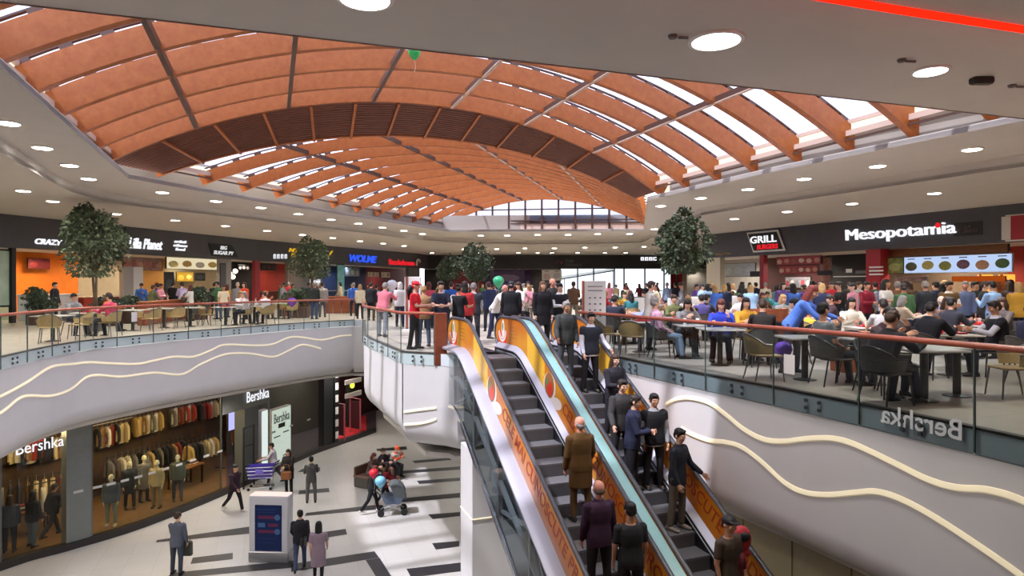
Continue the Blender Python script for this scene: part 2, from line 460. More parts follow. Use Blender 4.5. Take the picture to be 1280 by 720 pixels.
for a, c, r in frontb: roof_beam(a, c, r)
for a, c, r in rearb: roof_beam(a, c, r, .42, .18)
# glazing over the two vaults, purlins under it
def skin(name, arr, depth):
    g = MB()
    rings = [[tuple(p+nrm*(depth+.13)) for p, nrm in arch_pts(a, c, Z0, r, 36)] for a, c, r in arr]
    g.loft(rings, False, False, closed=False)
    return struct(g.build(name, M_roof, smooth=True))
skin('window_roof_front', frontb, .55); skin('window_roof_rear', rearb, .42)
def purlin(arr, s, dz, w, h, name='roof_purlin'):
    g = MB(); pts = []
    for a, c, r in arr:
        p, nrm = arch_pts(a, c, Z0, r, 1, s, s+.001)[0]; pts.append(p+nrm*dz)
    for p, q in zip(pts, pts[1:]):
        g.beam(p, q, w, h); g.beam(p-Vector((0, 0, h/2+.012)), q-Vector((0, 0, h/2+.012)), w*1.1, .024, 1 if s > .5 else 0)
    # white angle brackets where the purlin meets each beam
    for p, q in zip(pts, pts[1:]):
        d = (q-p).normalized()
        g.beam(p+d*.12+Vector((0, 0, .02)), p+d*.55+Vector((0, 0, .02)), .09, .05, 1)
        g.beam(p+d*.14, p+d*.14+Vector((0, 0, .34)), .09, .05, 1)
        g.beam(p+d*.52+Vector((0, 0, .03)), p+d*.14+Vector((0, 0, .33)), .03, .03, 1)
    return struct(g.build(name, [M_rail, M_pink]))
for s in (.128, .272, .415, .56, .705, .852): purlin(frontb[::-1], s, .09, .1, .16)
for s in (.2, .4, .6, .8): purlin(rearb, s, .09, .08, .13)
# eaves rails and cove strips at the feet of the beams
def eaves(arr, side, name):
    g = MB(); pts = []
    for a, c, r in arr: pts.append(a if side < 0 else c)
    for p, q in zip(pts, pts[1:]):
        n_ = Vector(((q-p).y, -(q-p).x)).normalized()*(1 if (Vector((-2, 22))-p).dot(Vector(((q-p).y, -(q-p).x))) > 0 else -1)
        for z, o_, w, h, mi in ((5.62, .04, .1, .14, 1), (5.44, .10, .06, .05, 0), (5.95, -.08, .12, .1, 1)):
            g.beam((p.x+n_.x*o_, p.y+n_.y*o_, z), (q.x+n_.x*o_, q.y+n_.y*o_, z), w, h, mi)
        g.quad((p.x-n_.x*.1, p.y-n_.y*.1, 5.68), (q.x-n_.x*.1, q.y-n_.y*.1, 5.68), (q.x-n_.x*.1, q.y-n_.y*.1, 5.92), (p.x-n_.x*.1, p.y-n_.y*.1, 5.92), 2)
    return struct(g.build(name, [M_rail, M_pink, glow('cove_light', '#fff1da', 1.1)]))
eaves(frontb, -1, 'trim_3'); eaves(frontb, 1, 'trim_4'); eaves(rearb, -1, 'trim_5'); eaves(rearb, 1, 'trim_6')
# brown slatted band between the two vaults
g = MB()
PA = arch_pts(FA_L, FA_R, Z0, 2.6, 48); PB = arch_pts(FB_L, FB_R, Z0, 1.9, 48)
PB = [arch_pts(FB_L, FB_R, Z0, 1.9, 1, s_, s_+.0005)[0] for s_ in [i/48-.05*math.sin(PI*i/48) for i in range(49)]]
def bandpt(i, t, dz=0.0): return tuple(PA[i][0].lerp(PB[i][0], t)+Vector((0, 0, dz)))
NS = 16
for i in range(48):
    g.quad(bandpt(i, 0, .12), bandpt(i+1, 0, .12), bandpt(i+1, 1, .12), bandpt(i, 1, .12), 1)
    for j in range(NS):
        t0, t1 = (j+.06)/NS, (j+.72)/NS
        g.quad(bandpt(i, t0), bandpt(i+1, t0), bandpt(i+1, t1), bandpt(i, t1), 0)
        g.quad(bandpt(i, t0), bandpt(i+1, t0), bandpt(i+1, t0, .11), bandpt(i, t0, .11), 0)
for k in range(1, 13):
    f = k/13*48; i = int(f); w = f-i
    a0 = PA[i][0].lerp(PA[min(i+1, 48)][0], w); b0 = PB[i][0].lerp(PB[min(i+1, 48)][0], w)
    g.beam(a0-Vector((0, 0, .03)), b0-Vector((0, 0, .03)), .09, .06, 2)
struct(g.build('ceiling_slat_band', [M_brown, M_brownd, M_glulam]))
# glazed gable closing the rear vault
g = MB(); PE = arch_pts(FE_L, FE_R, Z0, 1.6, 24)
def gp_e(s, z):
    p = FE_L.lerp(FE_R, s); return Vector((p.x, p.y, z))
def ztop(s):
    return arch_pts(FE_L, FE_R, Z0, 1.6, 1, s, s+.001)[0][0].z
for k in range(1, 12):
    s = k/12; g.beam(gp_e(s, 5.0), gp_e(s, ztop(s)+.4), .09 if k % 2 else .16, .12, 0)
for z in (5.42, 5.6, 6.3): g.beam(gp_e(.0 if z < 6 else .12, z), gp_e(1 if z < 6 else .88, z), .1, .07, 0)
g.quad(gp_e(0, 5.0), gp_e(1, 5.0), gp_e(1, 5.4), gp_e(0, 5.4), 1)
struct(g.build('window_gable', [M_rail, M_pink]))
g = MB()
for i in range(24):
    a0, a1 = PE[i][0], PE[i+1][0]
    g.quad((a0.x, a0.y+.05, 5.4), (a1.x, a1.y+.05, 5.4), (a1.x, a1.y+.05, max(5.42, a1.z+.6)), (a0.x, a0.y+.05, max(5.42, a0.z+.6)))
struct(g.build('window_gable_pane', M_roof))

# ================================================================ light
w = bpy.data.worlds.new('sky'); SC.world = w; w.use_nodes = True
nt = w.node_tree; bg = nt.nodes['Background']
bg.inputs[0].default_value = (.86, .9, 1.0, 1); bg.inputs[1].default_value = 1.9
sun = bpy.data.lights.new('sun', 'SUN'); sun.energy = 10.0; sun.angle = R(2.0); sun.color = (1, .93, .82)
so = bpy.data.objects.new('sun', sun); C.objects.link(so)
sd = Vector((-.82, -.56, 1.65)).normalized()
so.rotation_euler = sd.to_track_quat('Z', 'Y').to_euler(); so.location = (-20, -20, 40)
SC.view_settings.view_transform = 'Standard'; SC.view_settings.look = 'None'; SC.view_settings.exposure = 0.35; SC.view_settings.gamma = 1.0
SC.view_settings.use_curve_mapping = False
SC.cycles.use_denoising = True
SC.cycles.max_bounces = 10; SC.cycles.transparent_max_bounces = 24; SC.cycles.caustics_reflective = False; SC.cycles.caustics_refractive = False
SC.cycles.sample_clamp_indirect = 6.0
# ================================================================ ceiling downlights
UP = [(1215, 186), (1097, 207), (1005, 223), (935, 236), (876, 247), (826, 257), (10, 153), (53, 184), (87, 206), (111, 223), (203, 240), (270, 251), (326, 259), (373, 267), (414, 274), (448, 279), (478, 284), (505, 288), (528, 292), (601, 294), (634, 294), (672, 293), (710, 293), (747, 292), (787, 292), (818, 286)]
LO = [(1168, 241), (1065, 254), (984, 264), (918, 273), (29, 238), (66, 251), (145, 267), (219, 275), (282, 282), (334, 288), (378, 293), (416, 297), (450, 301), (479, 304), (505, 307), (580, 311), (621, 311), (656, 310), (693, 310), (731, 309), (769, 309), (805, 308)]
M_lamp = glow('downlight_glass', '#fff6ea', 16)
def downlight_mesh():
    b = MB(); b.lathe([(.0, -.035), (.17, -.04), (.2, -.03), (.21, -.012), (.22, -.002)], 24); return b.mesh('diffuser', M_lamp, 40)
def ring_mesh():
    b = MB()
    n = 24; rings = []
    for r, z in ((.21, -.004), (.215, -.03), (.25, -.022), (.255, 0.0)):
        rings.append([(r*math.cos(t*2*PI/n), r*math.sin(t*2*PI/n), z) for t in range(n)])
    b.loft(rings, False, False); return b.mesh('trim_ring', M_white, 40)
_dl, _rg = downlight_mesh(), ring_mesh()
def downlight(p, sc, label, group=None):
    t = thing('ceiling_downlight', label, 'ceiling light', p, 0, group); t.scale = (sc, sc, 1)
    link('diffuser', _dl, t); link('trim_ring', _rg, t)
for px, py in UP: downlight(gp(px, py, 4.9), .95, 'round white downlight in the upper ceiling ring beside the roof opening', 'downlights in the upper ceiling ring')
for px, py in LO: downlight(gp(px, py, 4.6), .9, 'round white downlight in the lower ceiling band above the shop signs', 'downlights in the lower ceiling band')
downlight(gp(895, 50, 4.9), 1.45, 'large round downlight in the dark near ceiling, biggest of all lights', None)
downlight(gp(1163, 88, 4.9), 1.05, 'round downlight in the dark near ceiling beside the black emergency lamp', None)
downlight(gp(456, -3, 4.9), 1.3, 'round downlight in the near ceiling cut by the top of the picture', None)
for p in [(-8, -3), (-2, -3), (4, -3), (10, -3), (17, 3), (-16, 6), (-17, 12), (17, 10), (18, 17), (-19, 20)]:
    downlight((p[0], p[1], 4.6), 1.0, 'round white downlight in the lower ceiling band above the shop signs', 'downlights in the lower ceiling band')
# far lower band lights, seen edge on above the far fascia
for px in (455, 540, 600, 648, 672, 690, 722, 756, 782):
    downlight(at(px, 60, 4.6), .9, 'round white downlight in the lower ceiling band above the shop signs', 'downlights in the lower ceiling band')
M_grey = mat('grey_plastic', '#6d6a66', .5)
def sprinkler(p, label):
    t = thing('ceiling_sensor', label, 'ceiling sensor', p, 0)
    b = MB(); b.lathe([(.06, 0), (.06, -.02), (.045, -.045), (.02, -.05)], 12); b.build('housing', M_grey, t)
    b = MB(); b.tube([(.07, 0, -.03), (.2, 0, -.035)], .02, 8); b.build('nozzle', M_grey, t)
sprinkler(gp(841, 44, 4.9), 'small grey sensor in the dark near ceiling beside the largest downlight')
sprinkler(gp(1265, 106, 4.9), 'small grey sensor in the dark near ceiling by the black emergency lamp')
sprinkler(gp(1127, 74, 4.9), 'small grey sensor in the near ceiling between the two downlights')
t = thing('emergency_lamp', 'black box emergency lamp on the dark near ceiling', 'emergency lamp', gp(1227, 97, 4.9))
b = MB(); b.bbox((0, 0, -.05), (.32, .16, .1), .02); b.build('housing', M_blk, t)
b = MB(); b.bbox((0, -.02, -.106), (.27, .1, .012), .004); b.build('lens', mat('smoked_lens', '#3b4238', .2), t)
# air vents on the ceiling step
def vent(px, py, lab):
    p, d = plan_hit(STEP+STEP[:1], px); n_ = Vector((d.y, -d.x)); n_ = n_ if n_.dot(-p) > 0 else -n_
    t = thing('air_vent', lab, 'vent', (p.x+n_.x*.035, p.y+n_.y*.035, 4.77), math.atan2(n_.x, -n_.y))
    b = MB(); b.bbox((0, 0, 0), (.4, .06, .26), .012); b.build('vent_frame', M_grey, t)
    b = MB()
    for k in range(5): b.box((0, -.035, -.09+.045*k), (.36, .015, .02))
    b.build('slat', mat('vent_slat', '#8d8a86', .5), t)
for q in [(1180, 218), (1065, 235), (987, 244), (922, 258), (138, 251), (225, 263), (286, 271), (337, 278), (381, 284), (418, 288), (452, 293)]:
    vent(*q, 'small grey square vent set in the pale step of the ceiling')
for o in [o for o in C.objects if o.name.startswith('air_vent')]: o['group'] = 'vents in the ceiling step'
# red light line in the step behind the near ceiling
g = MB(); a, c = Vector((12.6, 9.3)), Vector((4.05, 6.75)); c0 = Vector((-8.2, 2.85))
for q0, q1 in ((c0, c), (c, a.lerp(c, .02))): g.beam((q0.x-.01, q0.y+.06, 4.61), (q1.x-.01, q1.y+.06, 4.61), .07, .1)
tag(g.build('light_strip', glow('red_line', '#ff1a08', 2.2)), 'glowing red light line along the edge of the near ceiling', 'light strip')

# ================================================================ glass balustrades
M_bglass = glass('balustrade_glass', '#f9fcfb', .02, .6)
M_bglassR = glass('balustrade_glass_grey', '#d8ddde', .03, .7)
M_hand = mat('red_wood_handrail', '#a4553f', .35, noise=.12, nscale=10)
M_joint = mat('glass_edge', '#4d5b58', .3)
M_clip = mat('dark_bracket', '#4b5054', .4, metal=.6)
def balustrade(name, label, path, step, gm, zt=.94, pins=True):
    p = arc_pts(path, step) if step else [Vector(q) for q in path]
    root = thing(name, label, 'balustrade', (p[0].x, p[0].y, 0))
    o = Vector((p[0].x, p[0].y, 0)); ns = normals2(p)
    q = [Vector((a.x+n_.x*.1, a.y+n_.y*.1)) for a, n_ in zip(p, ns)]
    for a, c in zip(q, q[1:]):
        d = (c-a).normalized(); a2, c2 = a+d*.012, c-d*.012
        b = MB(); b.beam(Vector((a2.x, a2.y, .33))-o, Vector((c2.x, c2.y, .33))-o, .018, 1.22); b.build('glass_panel', gm, root)
        b = MB(); b.beam(Vector((c.x, c.y, -.26))-o, Vector((c.x, c.y, zt))-o, .02, .02); b.build('panel_joint', M_joint, root)
        if pins:
            b = MB(); m_ = a.lerp(c, .5); nn = Vector((d.y, -d.x))
            for k in (-.12, .12):
                for z in (-.08, -.19):
                    e = m_+d*k+nn*.012; b.lathe([(.03, -.012), (.03, .012)], 8, M=Matrix.Translation(Vector((e.x, e.y, z))-o) @ Matrix.Rotation(math.atan2(nn.y, nn.x), 4, 'Z') @ Matrix.Rotation(R(90), 4, 'Y'))
            b.build('clamp', M_clip, root)
    b = MB(); b.tube([Vector((a.x, a.y, zt+.02))-o for a in q], .038, 10); b.build('handrail', M_hand, root, smooth=50)
    b = MB()
    rings = [[tuple(Vector((a.x+n_.x*x_, a.y+n_.y*x_, z))-o) for x_, z in ((.0, .012), (.07, .012), (.07, -.275), (.0, -.275))] for a, n_ in zip(p, ns)]
    b.loft(rings, True, True); b.build('base_band', M_slab, root)
    b = MB(); b.loft([[tuple(Vector((a.x+n_.x*x_, a.y+n_.y*x_, z))-o) for x_, z in ((-.02, .03), (.085, .03), (.085, .0), (-.02, .0))] for a, n_ in zip(p, ns)], True, True)
    b.build('floor_channel', mat('dark_channel', '#4a453f', .5), root)
    return root
# the right path is coarse near its ends so panels come out about 1.2 to 1.5 m wide
RP = [Vector(p) for p in RIGHT]
def resample(path, step):
    L = [0]
    for a, c in zip(path, path[1:]): L.append(L[-1]+(c-a).length)
    n = max(1, round(L[-1]/step)); out = []
    for i in range(n+1):
        d = L[-1]*i/n; k = max(j for j in range(len(L)) if L[j] <= d+1e-9); k = min(k, len(path)-2)
        out.append(path[k].lerp(path[k+1], (d-L[k])/max(1e-9, L[k+1]-L[k])))
    return out
balustrade('glass_balustrade', 'long curved glass balustrade with red wood handrail above the white left fascia', resample(LEFT, 1.35), 0, M_bglass)
balustrade('glass_balustrade', 'glass balustrade with wood handrail round the white block beside the escalators', [Vector(p) for p in resample(PLAT[:3], 1.45)]+[PLAT[3]], 0, M_bglass)
bR = balustrade('glass_balustrade', 'grey tinted glass balustrade in front of the cafe tables by the wavy white wall', resample(RIGHT, 1.5), 0, M_bglassR)
# the end post at the escalator
b = MB(); b.bbox((0, 0, .35), (.3, .1, 1.25), .015)
p = PLAT[3]; tag(b.build('end_post', mat('copper_post', '#8a4a34', .35, noise=.1), loc=(p.x+.1, p.y-.03, 0), rz=R(20)), 'copper coloured end post of the glass balustrade beside the left escalator', 'post')
# papers taped to the glass
def paper(path, px, z, lab, w=.21, h=.3, off=.125):
    p, d = plan_hit(path, px); n_ = Vector((d.y, -d.x))
    b = MB(); b.bbox((0, 0, 0), (w, .006, h), .002)
    for k in range(5): b.box((0, -.004, h*.3-k*.045), (w*.7, .002, .01), mi=1)
    tag(b.build('paper_notice', [M_white, mat('print_grey', '#8f9296', .8)], loc=(p.x+n_.x*off, p.y+n_.y*off, z), rz=math.atan2(d.y, d.x)+PI if n_.y < 0 else math.atan2(d.y, d.x)), lab, 'notice')
paper(RIGHT, 994, .42, 'white paper notice taped to the grey glass of the cafe balustrade')
paper(LEFT, 164, .62, 'white paper notice taped to the glass of the left balustrade')
# reflection of a shop name, modelled as mirrored letters low on the glass panel of the near cafe balustrade
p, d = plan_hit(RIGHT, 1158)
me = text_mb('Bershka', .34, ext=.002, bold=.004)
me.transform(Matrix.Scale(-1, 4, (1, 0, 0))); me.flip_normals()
me.materials.append(mat('reflected_letter', '#c9cdce', .5))
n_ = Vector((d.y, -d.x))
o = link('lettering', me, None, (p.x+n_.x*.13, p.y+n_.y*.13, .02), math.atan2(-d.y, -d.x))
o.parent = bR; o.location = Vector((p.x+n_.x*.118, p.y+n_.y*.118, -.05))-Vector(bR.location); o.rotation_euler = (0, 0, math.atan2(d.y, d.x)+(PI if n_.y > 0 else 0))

# ================================================================ wavy light grooves in the fascias
def wave(path, pix, name, label, m, h=.075):
    """a shallow cove lip that follows a wavy line drawn on the fascia"""
    sm = smoothpath(pix, 6); pts = []
    for v in sm:
        hit = plan_hit(path, v.x)
        if not hit: continue
        p, d = hit; n_ = Vector((d.y, -d.x)); Y = p.y+n_.y*.06
        pts.append((p, n_, H-(v.y-HY)/F*Y))
    b = MB()
    prof = [(.058, .55), (.072, .5), (.085, .1), (.088, -.25), (.058, -.5)]
    rings = [[(p.x+n_.x*o_, p.y+n_.y*o_, z+h*k) for o_, k in prof] for p, n_, z in pts]
    b.loft(rings, True, True, closed=False)
    return tag(b.build(name, m, smooth=40), label, 'light groove')
M_cove = mat('cream_groove', '#efe4c4', .5, emit=.22, ecol='#ffefc8')
wave(LEFT, [(-150, 585), (-100, 552), (-60, 524), (-30, 507), (0, 494), (30, 478), (60, 459), (90, 455), (110, 453), (140, 454.5), (170, 455), (190, 451), (215, 446), (240, 446), (262, 438), (280, 431), (320, 432), (340, 430), (365, 421), (400, 425), (425, 420), (448, 419)], 'light_groove', 'upper wavy cream groove in the white fascia of the left gallery', M_cove, .07)
wave(LEFT, [(-150, 612), (-100, 580), (-60, 552), (-30, 532), (0, 514), (25, 496), (60, 495), (85, 487), (105, 472), (122, 469), (150, 471), (190, 466), (225, 468), (250, 455), (280, 443), (310, 442), (340, 446), (360, 438), (377, 431), (400, 436)], 'light_groove', 'lower wavy cream groove in the white fascia of the left gallery', M_cove, .07)
wave(RIGHT, [(836, 505), (850, 499), (868, 498), (890, 504), (910, 518), (935, 538), (960, 550), (985, 552), (1010, 549), (1040, 548), (1065, 553), (1095, 566), (1130, 583), (1165, 600), (1200, 610), (1240, 613), (1285, 627), (1350, 662), (1430, 700)], 'light_groove', 'upper broad wavy light groove in the white wall below the cafe', M_cove, .085)
wave(RIGHT, [(855, 536), (868, 543), (890, 551), (910, 553), (930, 559), (955, 577), (985, 604), (1010, 616), (1040, 619), (1075, 616), (1100, 615), (1130, 624), (1170, 645), (1220, 677), (1275, 715), (1300, 735), (1380, 790), (1470, 830)], 'light_groove', 'lower broad wavy light groove in the white wall below the cafe', M_cove, .085)
FRONTP = [PLAT[2], PLAT[3]]
wave([PLAT[2], PLAT[3], PLAT[4], ESCE[1]], [(507, 515), (530, 512), (548, 510)], 'light_groove', 'upper cream groove in the front of the white landing block', M_cove, .06)
wave([PLAT[2], PLAT[3], PLAT[4], ESCE[1]], [(507, 531), (530, 529), (548, 524)], 'light_groove', 'lower cream groove in the front of the white landing block', M_cove, .06)
# ================================================================ escalators
W0 = Vector((-.934, 14.02, 0)); ERZ = math.atan2(P2.y, P2.x)
SL = .5774; RISE = .231
def zl(s):
    """smoothed step line at distance s down the slope"""
    e = .35
    def ramp(x): return x if x > e else (0 if x < -e else (x+e)**2/(4*e))
    return -SL*(ramp(s)-ramp(s-11.43))
def esc_mats():
    m = bpy.data.materials.new('escalator_step'); m.use_nodes = True; nt = m.node_tree; b = nt.nodes['Principled BSDF']
    tc = nt.nodes.new('ShaderNodeTexCoord'); wv = nt.nodes.new('ShaderNodeTexWave'); wv.inputs['Scale'].default_value = 28
    wv.bands_direction = 'X'
    nt.links.new(tc.outputs['Object'], wv.inputs['Vector'])
    r = nt.nodes.new('ShaderNodeValToRGB'); r.color_ramp.elements[0].color = (*lin('#5a5a5d'), 1); r.color_ramp.elements[1].color = (*lin('#86868a'), 1)
    nt.links.new(wv.outputs['Fac'], r.inputs[0]); nt.links.new(r.outputs[0], b.inputs['Base Color'])
    b.inputs['Roughness'].default_value = .45; b.inputs['Metallic'].default_value = .3
    return m
M_step = esc_mats()
M_riser = mat('step_riser', '#58585c', .5, metal=.3)
M_rub = mat('black_rubber_handrail', '#3b3a40', .4)
M_skirt = mat('black_skirt', '#17171a', .35)
M_deck = mat('white_metal_deck', '#b4b4be', .35, metal=.3)
M_teal = mat('teal_glass_deck', '#7fa8a6', .22, noise=.03)
M_chrome = mat('chrome_edge', '#c5c8cc', .18, metal=1.0)
M_trussd = mat('dark_truss', '#5e6062', .5)
M_trussl = mat('truss_steel', '#8d9196', .4, metal=.4)
M_cladg = glass('cladding_glass', '#edf1f1', .03, .9)
def ad_mat(name, flip):
    m = bpy.data.materials.new(name); m.use_nodes = True; nt = m.node_tree; b = nt.nodes['Principled BSDF']
    tc = nt.nodes.new('ShaderNodeTexCoord'); n = nt.nodes.new('ShaderNodeTexNoise'); n.inputs['Scale'].default_value = 1.1; n.inputs['Detail'].default_value = 2
    nt.links.new(tc.outputs['Object'], n.inputs['Vector'])
    r = nt.nodes.new('ShaderNodeValToRGB'); r.color_ramp.elements[0].position = .38; r.color_ramp.elements[1].position = .62
    r.color_ramp.elements[0].color = (*lin('#c9701a'), 1); r.color_ramp.elements[1].color = (*lin('#d99526'), 1)
    nt.links.new(n.outputs['Fac'], r.inputs[0]); nt.links.new(r.outputs[0], b.inputs['Base Color']); b.inputs['Roughness'].default_value = .3
    return m
M_ad = ad_mat('orange_print', 0)
M_adp = mat('salmon_reflection', '#c48660', .3)  # flat colour for the reflections on the left panel
M_adt = mat('dark_red_print', '#a8401a', .4)
M_red = mat('red_print', '#dd3a1e', .35)
M_whp = mat('white_print', '#f1e9dd', .35)
M_yel = mat('yellow_print', '#f0bd3a', .35)
M_grn = mat('green_print', '#5f8a4a', .4)
SS = [-1.78+.06*i for i in range(10)]+[-1.15+.12*i for i in range(20)]+[1.3+.42*i for i in range(28)]
def strip_profile(b, pts, s0, s1, ds=.25, mi=0, closed=True):
    """sweep a (t, dz) outline along the step line"""
    n = max(2, int((s1-s0)/ds)); rings = []
    for i in range(n+1):
        s = s0+(s1-s0)*i/n; rings.append([(t, -s, zl(s)+dz) for t, dz in pts])
    b.loft(rings, True, True, mi, closed=closed)
def make_escalator(label):
    e = thing('escalator', label, 'escalator', W0, ERZ)
    # steps
    sb = MB(); sb.bbox((0, 0, -.02), (1.0, .4, .04), .006); sb.box((0, -.19, -.135), (.98, .02, .2), mi=1)
    sb.box((0, -.196, -.012), (1.0, .012, .03), mi=2)
    sm = sb.mesh('step', [M_step, M_riser, mat('step_edge', '#6f6f73', .4, metal=.3)])
    for k in range(-3, 29):
        z = -RISE*max(0, k); s = .4*k-.2
        if k <= 0: z = 0
        link('step', sm, e, (.62, -s, z))
    b = MB(); b.bbox((.62, 1.9, -.01), (1.05, .9, .03), .008); b.build('comb_plate', M_chrome, e)
    b = MB(); b.bbox((.62, -12.2, LOWZ), (1.05, 1.4, .05), .008); b.build('comb_plate', M_chrome, e)
    for side, t in ((-1, 0.0), (1, 1.24)):
        # printed balustrade panel with a rounded newel
        b = MB(); top = []; bot = []
        for s in SS:
            if s > 12.7: break
            zt, zb = zl(s)+.83, zl(s)+.2
            if s < -1.3:
                q = math.sqrt(max(0, .48**2-(s+1.3)**2)); q = q/.48
                mid = zl(s)+.46; zt = mid+(zt-mid)*q; zb = mid-(mid-zb)*q
            top.append((s, zt)); bot.append((s, zb))
        rings = [[(t-.012, -s, zb), (t-.012, -s, zt), (t+.012, -s, zt), (t+.012, -s, zb)] for (s, zt), (_, zb) in zip(top, bot)]
        b.loft(rings, True, True)
        pan = b.build('balustrade_panel', M_ad, e)
        # lettering running down the slope, its emblem and its round picture
        me = text_mb('CELE MAI CUNOSCUTE PRODUSE', .34, bold=.004, ext=.002, align='LEFT')
        wx = max(v.co.x for v in me.vertices)
        for v in me.vertices: v.co.x *= 4.6/wx
        X, Yv, Z = Vector((0, -.866, -.5)), Vector((1, 0, 0)), Vector((0, -.5, .866))
        T = Matrix((X, Yv, Z)).transposed().to_4x4()
        s0 = 2.2
        T.translation = Vector((t-.016, -s0, zl(s0)+.56))
        me.transform(T); me.materials.clear(); me.materials.append(M_adt); link('lettering', me, pan)
        if side > 0:
            me = text_mb('MK G', .2, bold=.006, ext=.002, align='LEFT'); s0 = 8.6; T.translation = Vector((t-.016, -s0, zl(s0)+.32))
            me.transform(T); me.materials.clear(); me.materials.append(M_blk); link('lettering', me, pan)
        def ellp(cs, cz, rs, rz_, mi, off, a0=0, a1=360, n=20, inner=0.0, mb=None):
            pts = []
            for i in range(n+1):
                a = R(a0+(a1-a0)*i/n); s = cs+rs*math.cos(a); pts.append((s, cz+rz_*math.sin(a)))
            pin = []
            for i in range(n+1):
                a = R(a0+(a1-a0)*i/n); s = cs+rs*inner*math.cos(a); pin.append((s, cz+rz_*inner*math.sin(a)))
            for i in range(n):
                v = [pts[i], pts[i+1], pin[i+1], pin[i]]
                mb.add([(t-.013-off, -s, max(zl(s)+.205, min(zl(s)+.82, z))) for s, z in v], [(0, 1, 2, 3)], mi)
        em = MB()
        ellp(-1.28, .52, .34, .46, 0, .002, 180, 360, mb=em)          # red swoosh bowl
        ellp(-1.28, .55, .30, .30, 1, .003, 190, 355, inner=.82, mb=em)
        ellp(-1.28, .56, .22, .24, 1, .003, 190, 355, inner=.8, mb=em)
        ellp(-1.22, .58, .10, .22, 1, .004, mb=em)
        ellp(-1.24, .62, .045, .10, 3, .005, mb=em)
        for k in range(4): em.add([(t-.016, -(-.7+.0), .66-.08*k), (t-.016, -(-.3), .66-.08*k), (t-.016, -(-.3), .63-.08*k), (t-.016, -(-.7), .63-.08*k)], [(0, 1, 2, 3)], 4)
        em.build('printed_emblem', [M_red, M_whp, M_yel, M_grn, mat('ochre_print', '#b9782a', .4)], pan)
        fd = MB(); s_ = 1.55; cz = zl(s_)+.46
        ellp(s_, cz, .30, .30, 0, .002, mb=fd); ellp(s_, cz+.04, .24, .26, 1, .003, mb=fd); ellp(s_+.02, cz-.02, .14, .16, 2, .004, mb=fd); ellp(s_-.08, cz+.1, .07, .07, 3, .005, mb=fd); ellp(s_+.34, cz-.28, .26, .12, 0, .003, mb=fd)
        fd.build('printed_dish', [M_whp, mat('brown_print', '#9b6a3c', .4), M_red, M_grn], pan)
        yb = MB()
        for s in [0.35+.12*i for i in range(8)]:
            yb.quad((t-.0145, -s, zl(s)+.22), (t-.0145, -(s+.12), zl(s+.12)+.22), (t-.0145, -(s+.12), zl(s+.12)+.8), (t-.0145, -s, zl(s)+.8))
        yb.build('panel_band', M_yel, pan)
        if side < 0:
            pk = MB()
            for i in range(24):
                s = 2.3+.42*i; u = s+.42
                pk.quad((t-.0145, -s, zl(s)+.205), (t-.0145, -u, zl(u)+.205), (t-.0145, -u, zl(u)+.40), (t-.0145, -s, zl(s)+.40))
            pk.build('panel_band', M_adp, pan)  # pinkish reflections along the panel's lower part, put in as colour
        # moving rubber handrail
        path = []
        for a in range(-60, 91, 15): path.append((t, -(-1.3-.5*math.cos(R(a))), .46+.40*math.sin(R(a))))
        path = [(t, -(-.85), .1)]+path
        for s in SS:
            if s > -1.2 and s < 12.7: path.append((t, -s, zl(s)+.86))
        b = MB(); b.tube(path, .042, 8, flat=.8); b.build('rubber_handrail', M_rub, e, smooth=50)
        # inner deck and skirt
        k = 1 if side < 0 else -1
        b = MB(); strip_profile(b, [(t+k*.015, .2), (t+k*.015, .23), (t+k*.115, .12), (t+k*.115, .09)], -1.55, 12.3); b.build('inner_deck', M_deck, e, fixn=True)
        b = MB(); strip_profile(b, [(t+k*.10, .12), (t+k*.118, .11), (t+k*.118, -.34), (t+k*.10, -.34)], -1.55, 12.3); b.build('skirt', M_skirt, e, fixn=True)
        b = MB(); strip_profile(b, [(t+k*.116, .055), (t+k*.126, .05), (t+k*.126, .02), (t+k*.116, .02)], -1.4, 12.2); b.build('brush', M_trussl, e, fixn=True)
        # outer deck
        q = -1 if side < 0 else 1; wd = .27 if side < 0 else .13
        b = MB(); strip_profile(b, [(t+q*.014, .23), (t+q*wd, .17), (t+q*wd, .13), (t+q*.014, .18)], -1.5, 12.5); b.build('outer_deck', M_deck, e, fixn=True)
    return e, sm
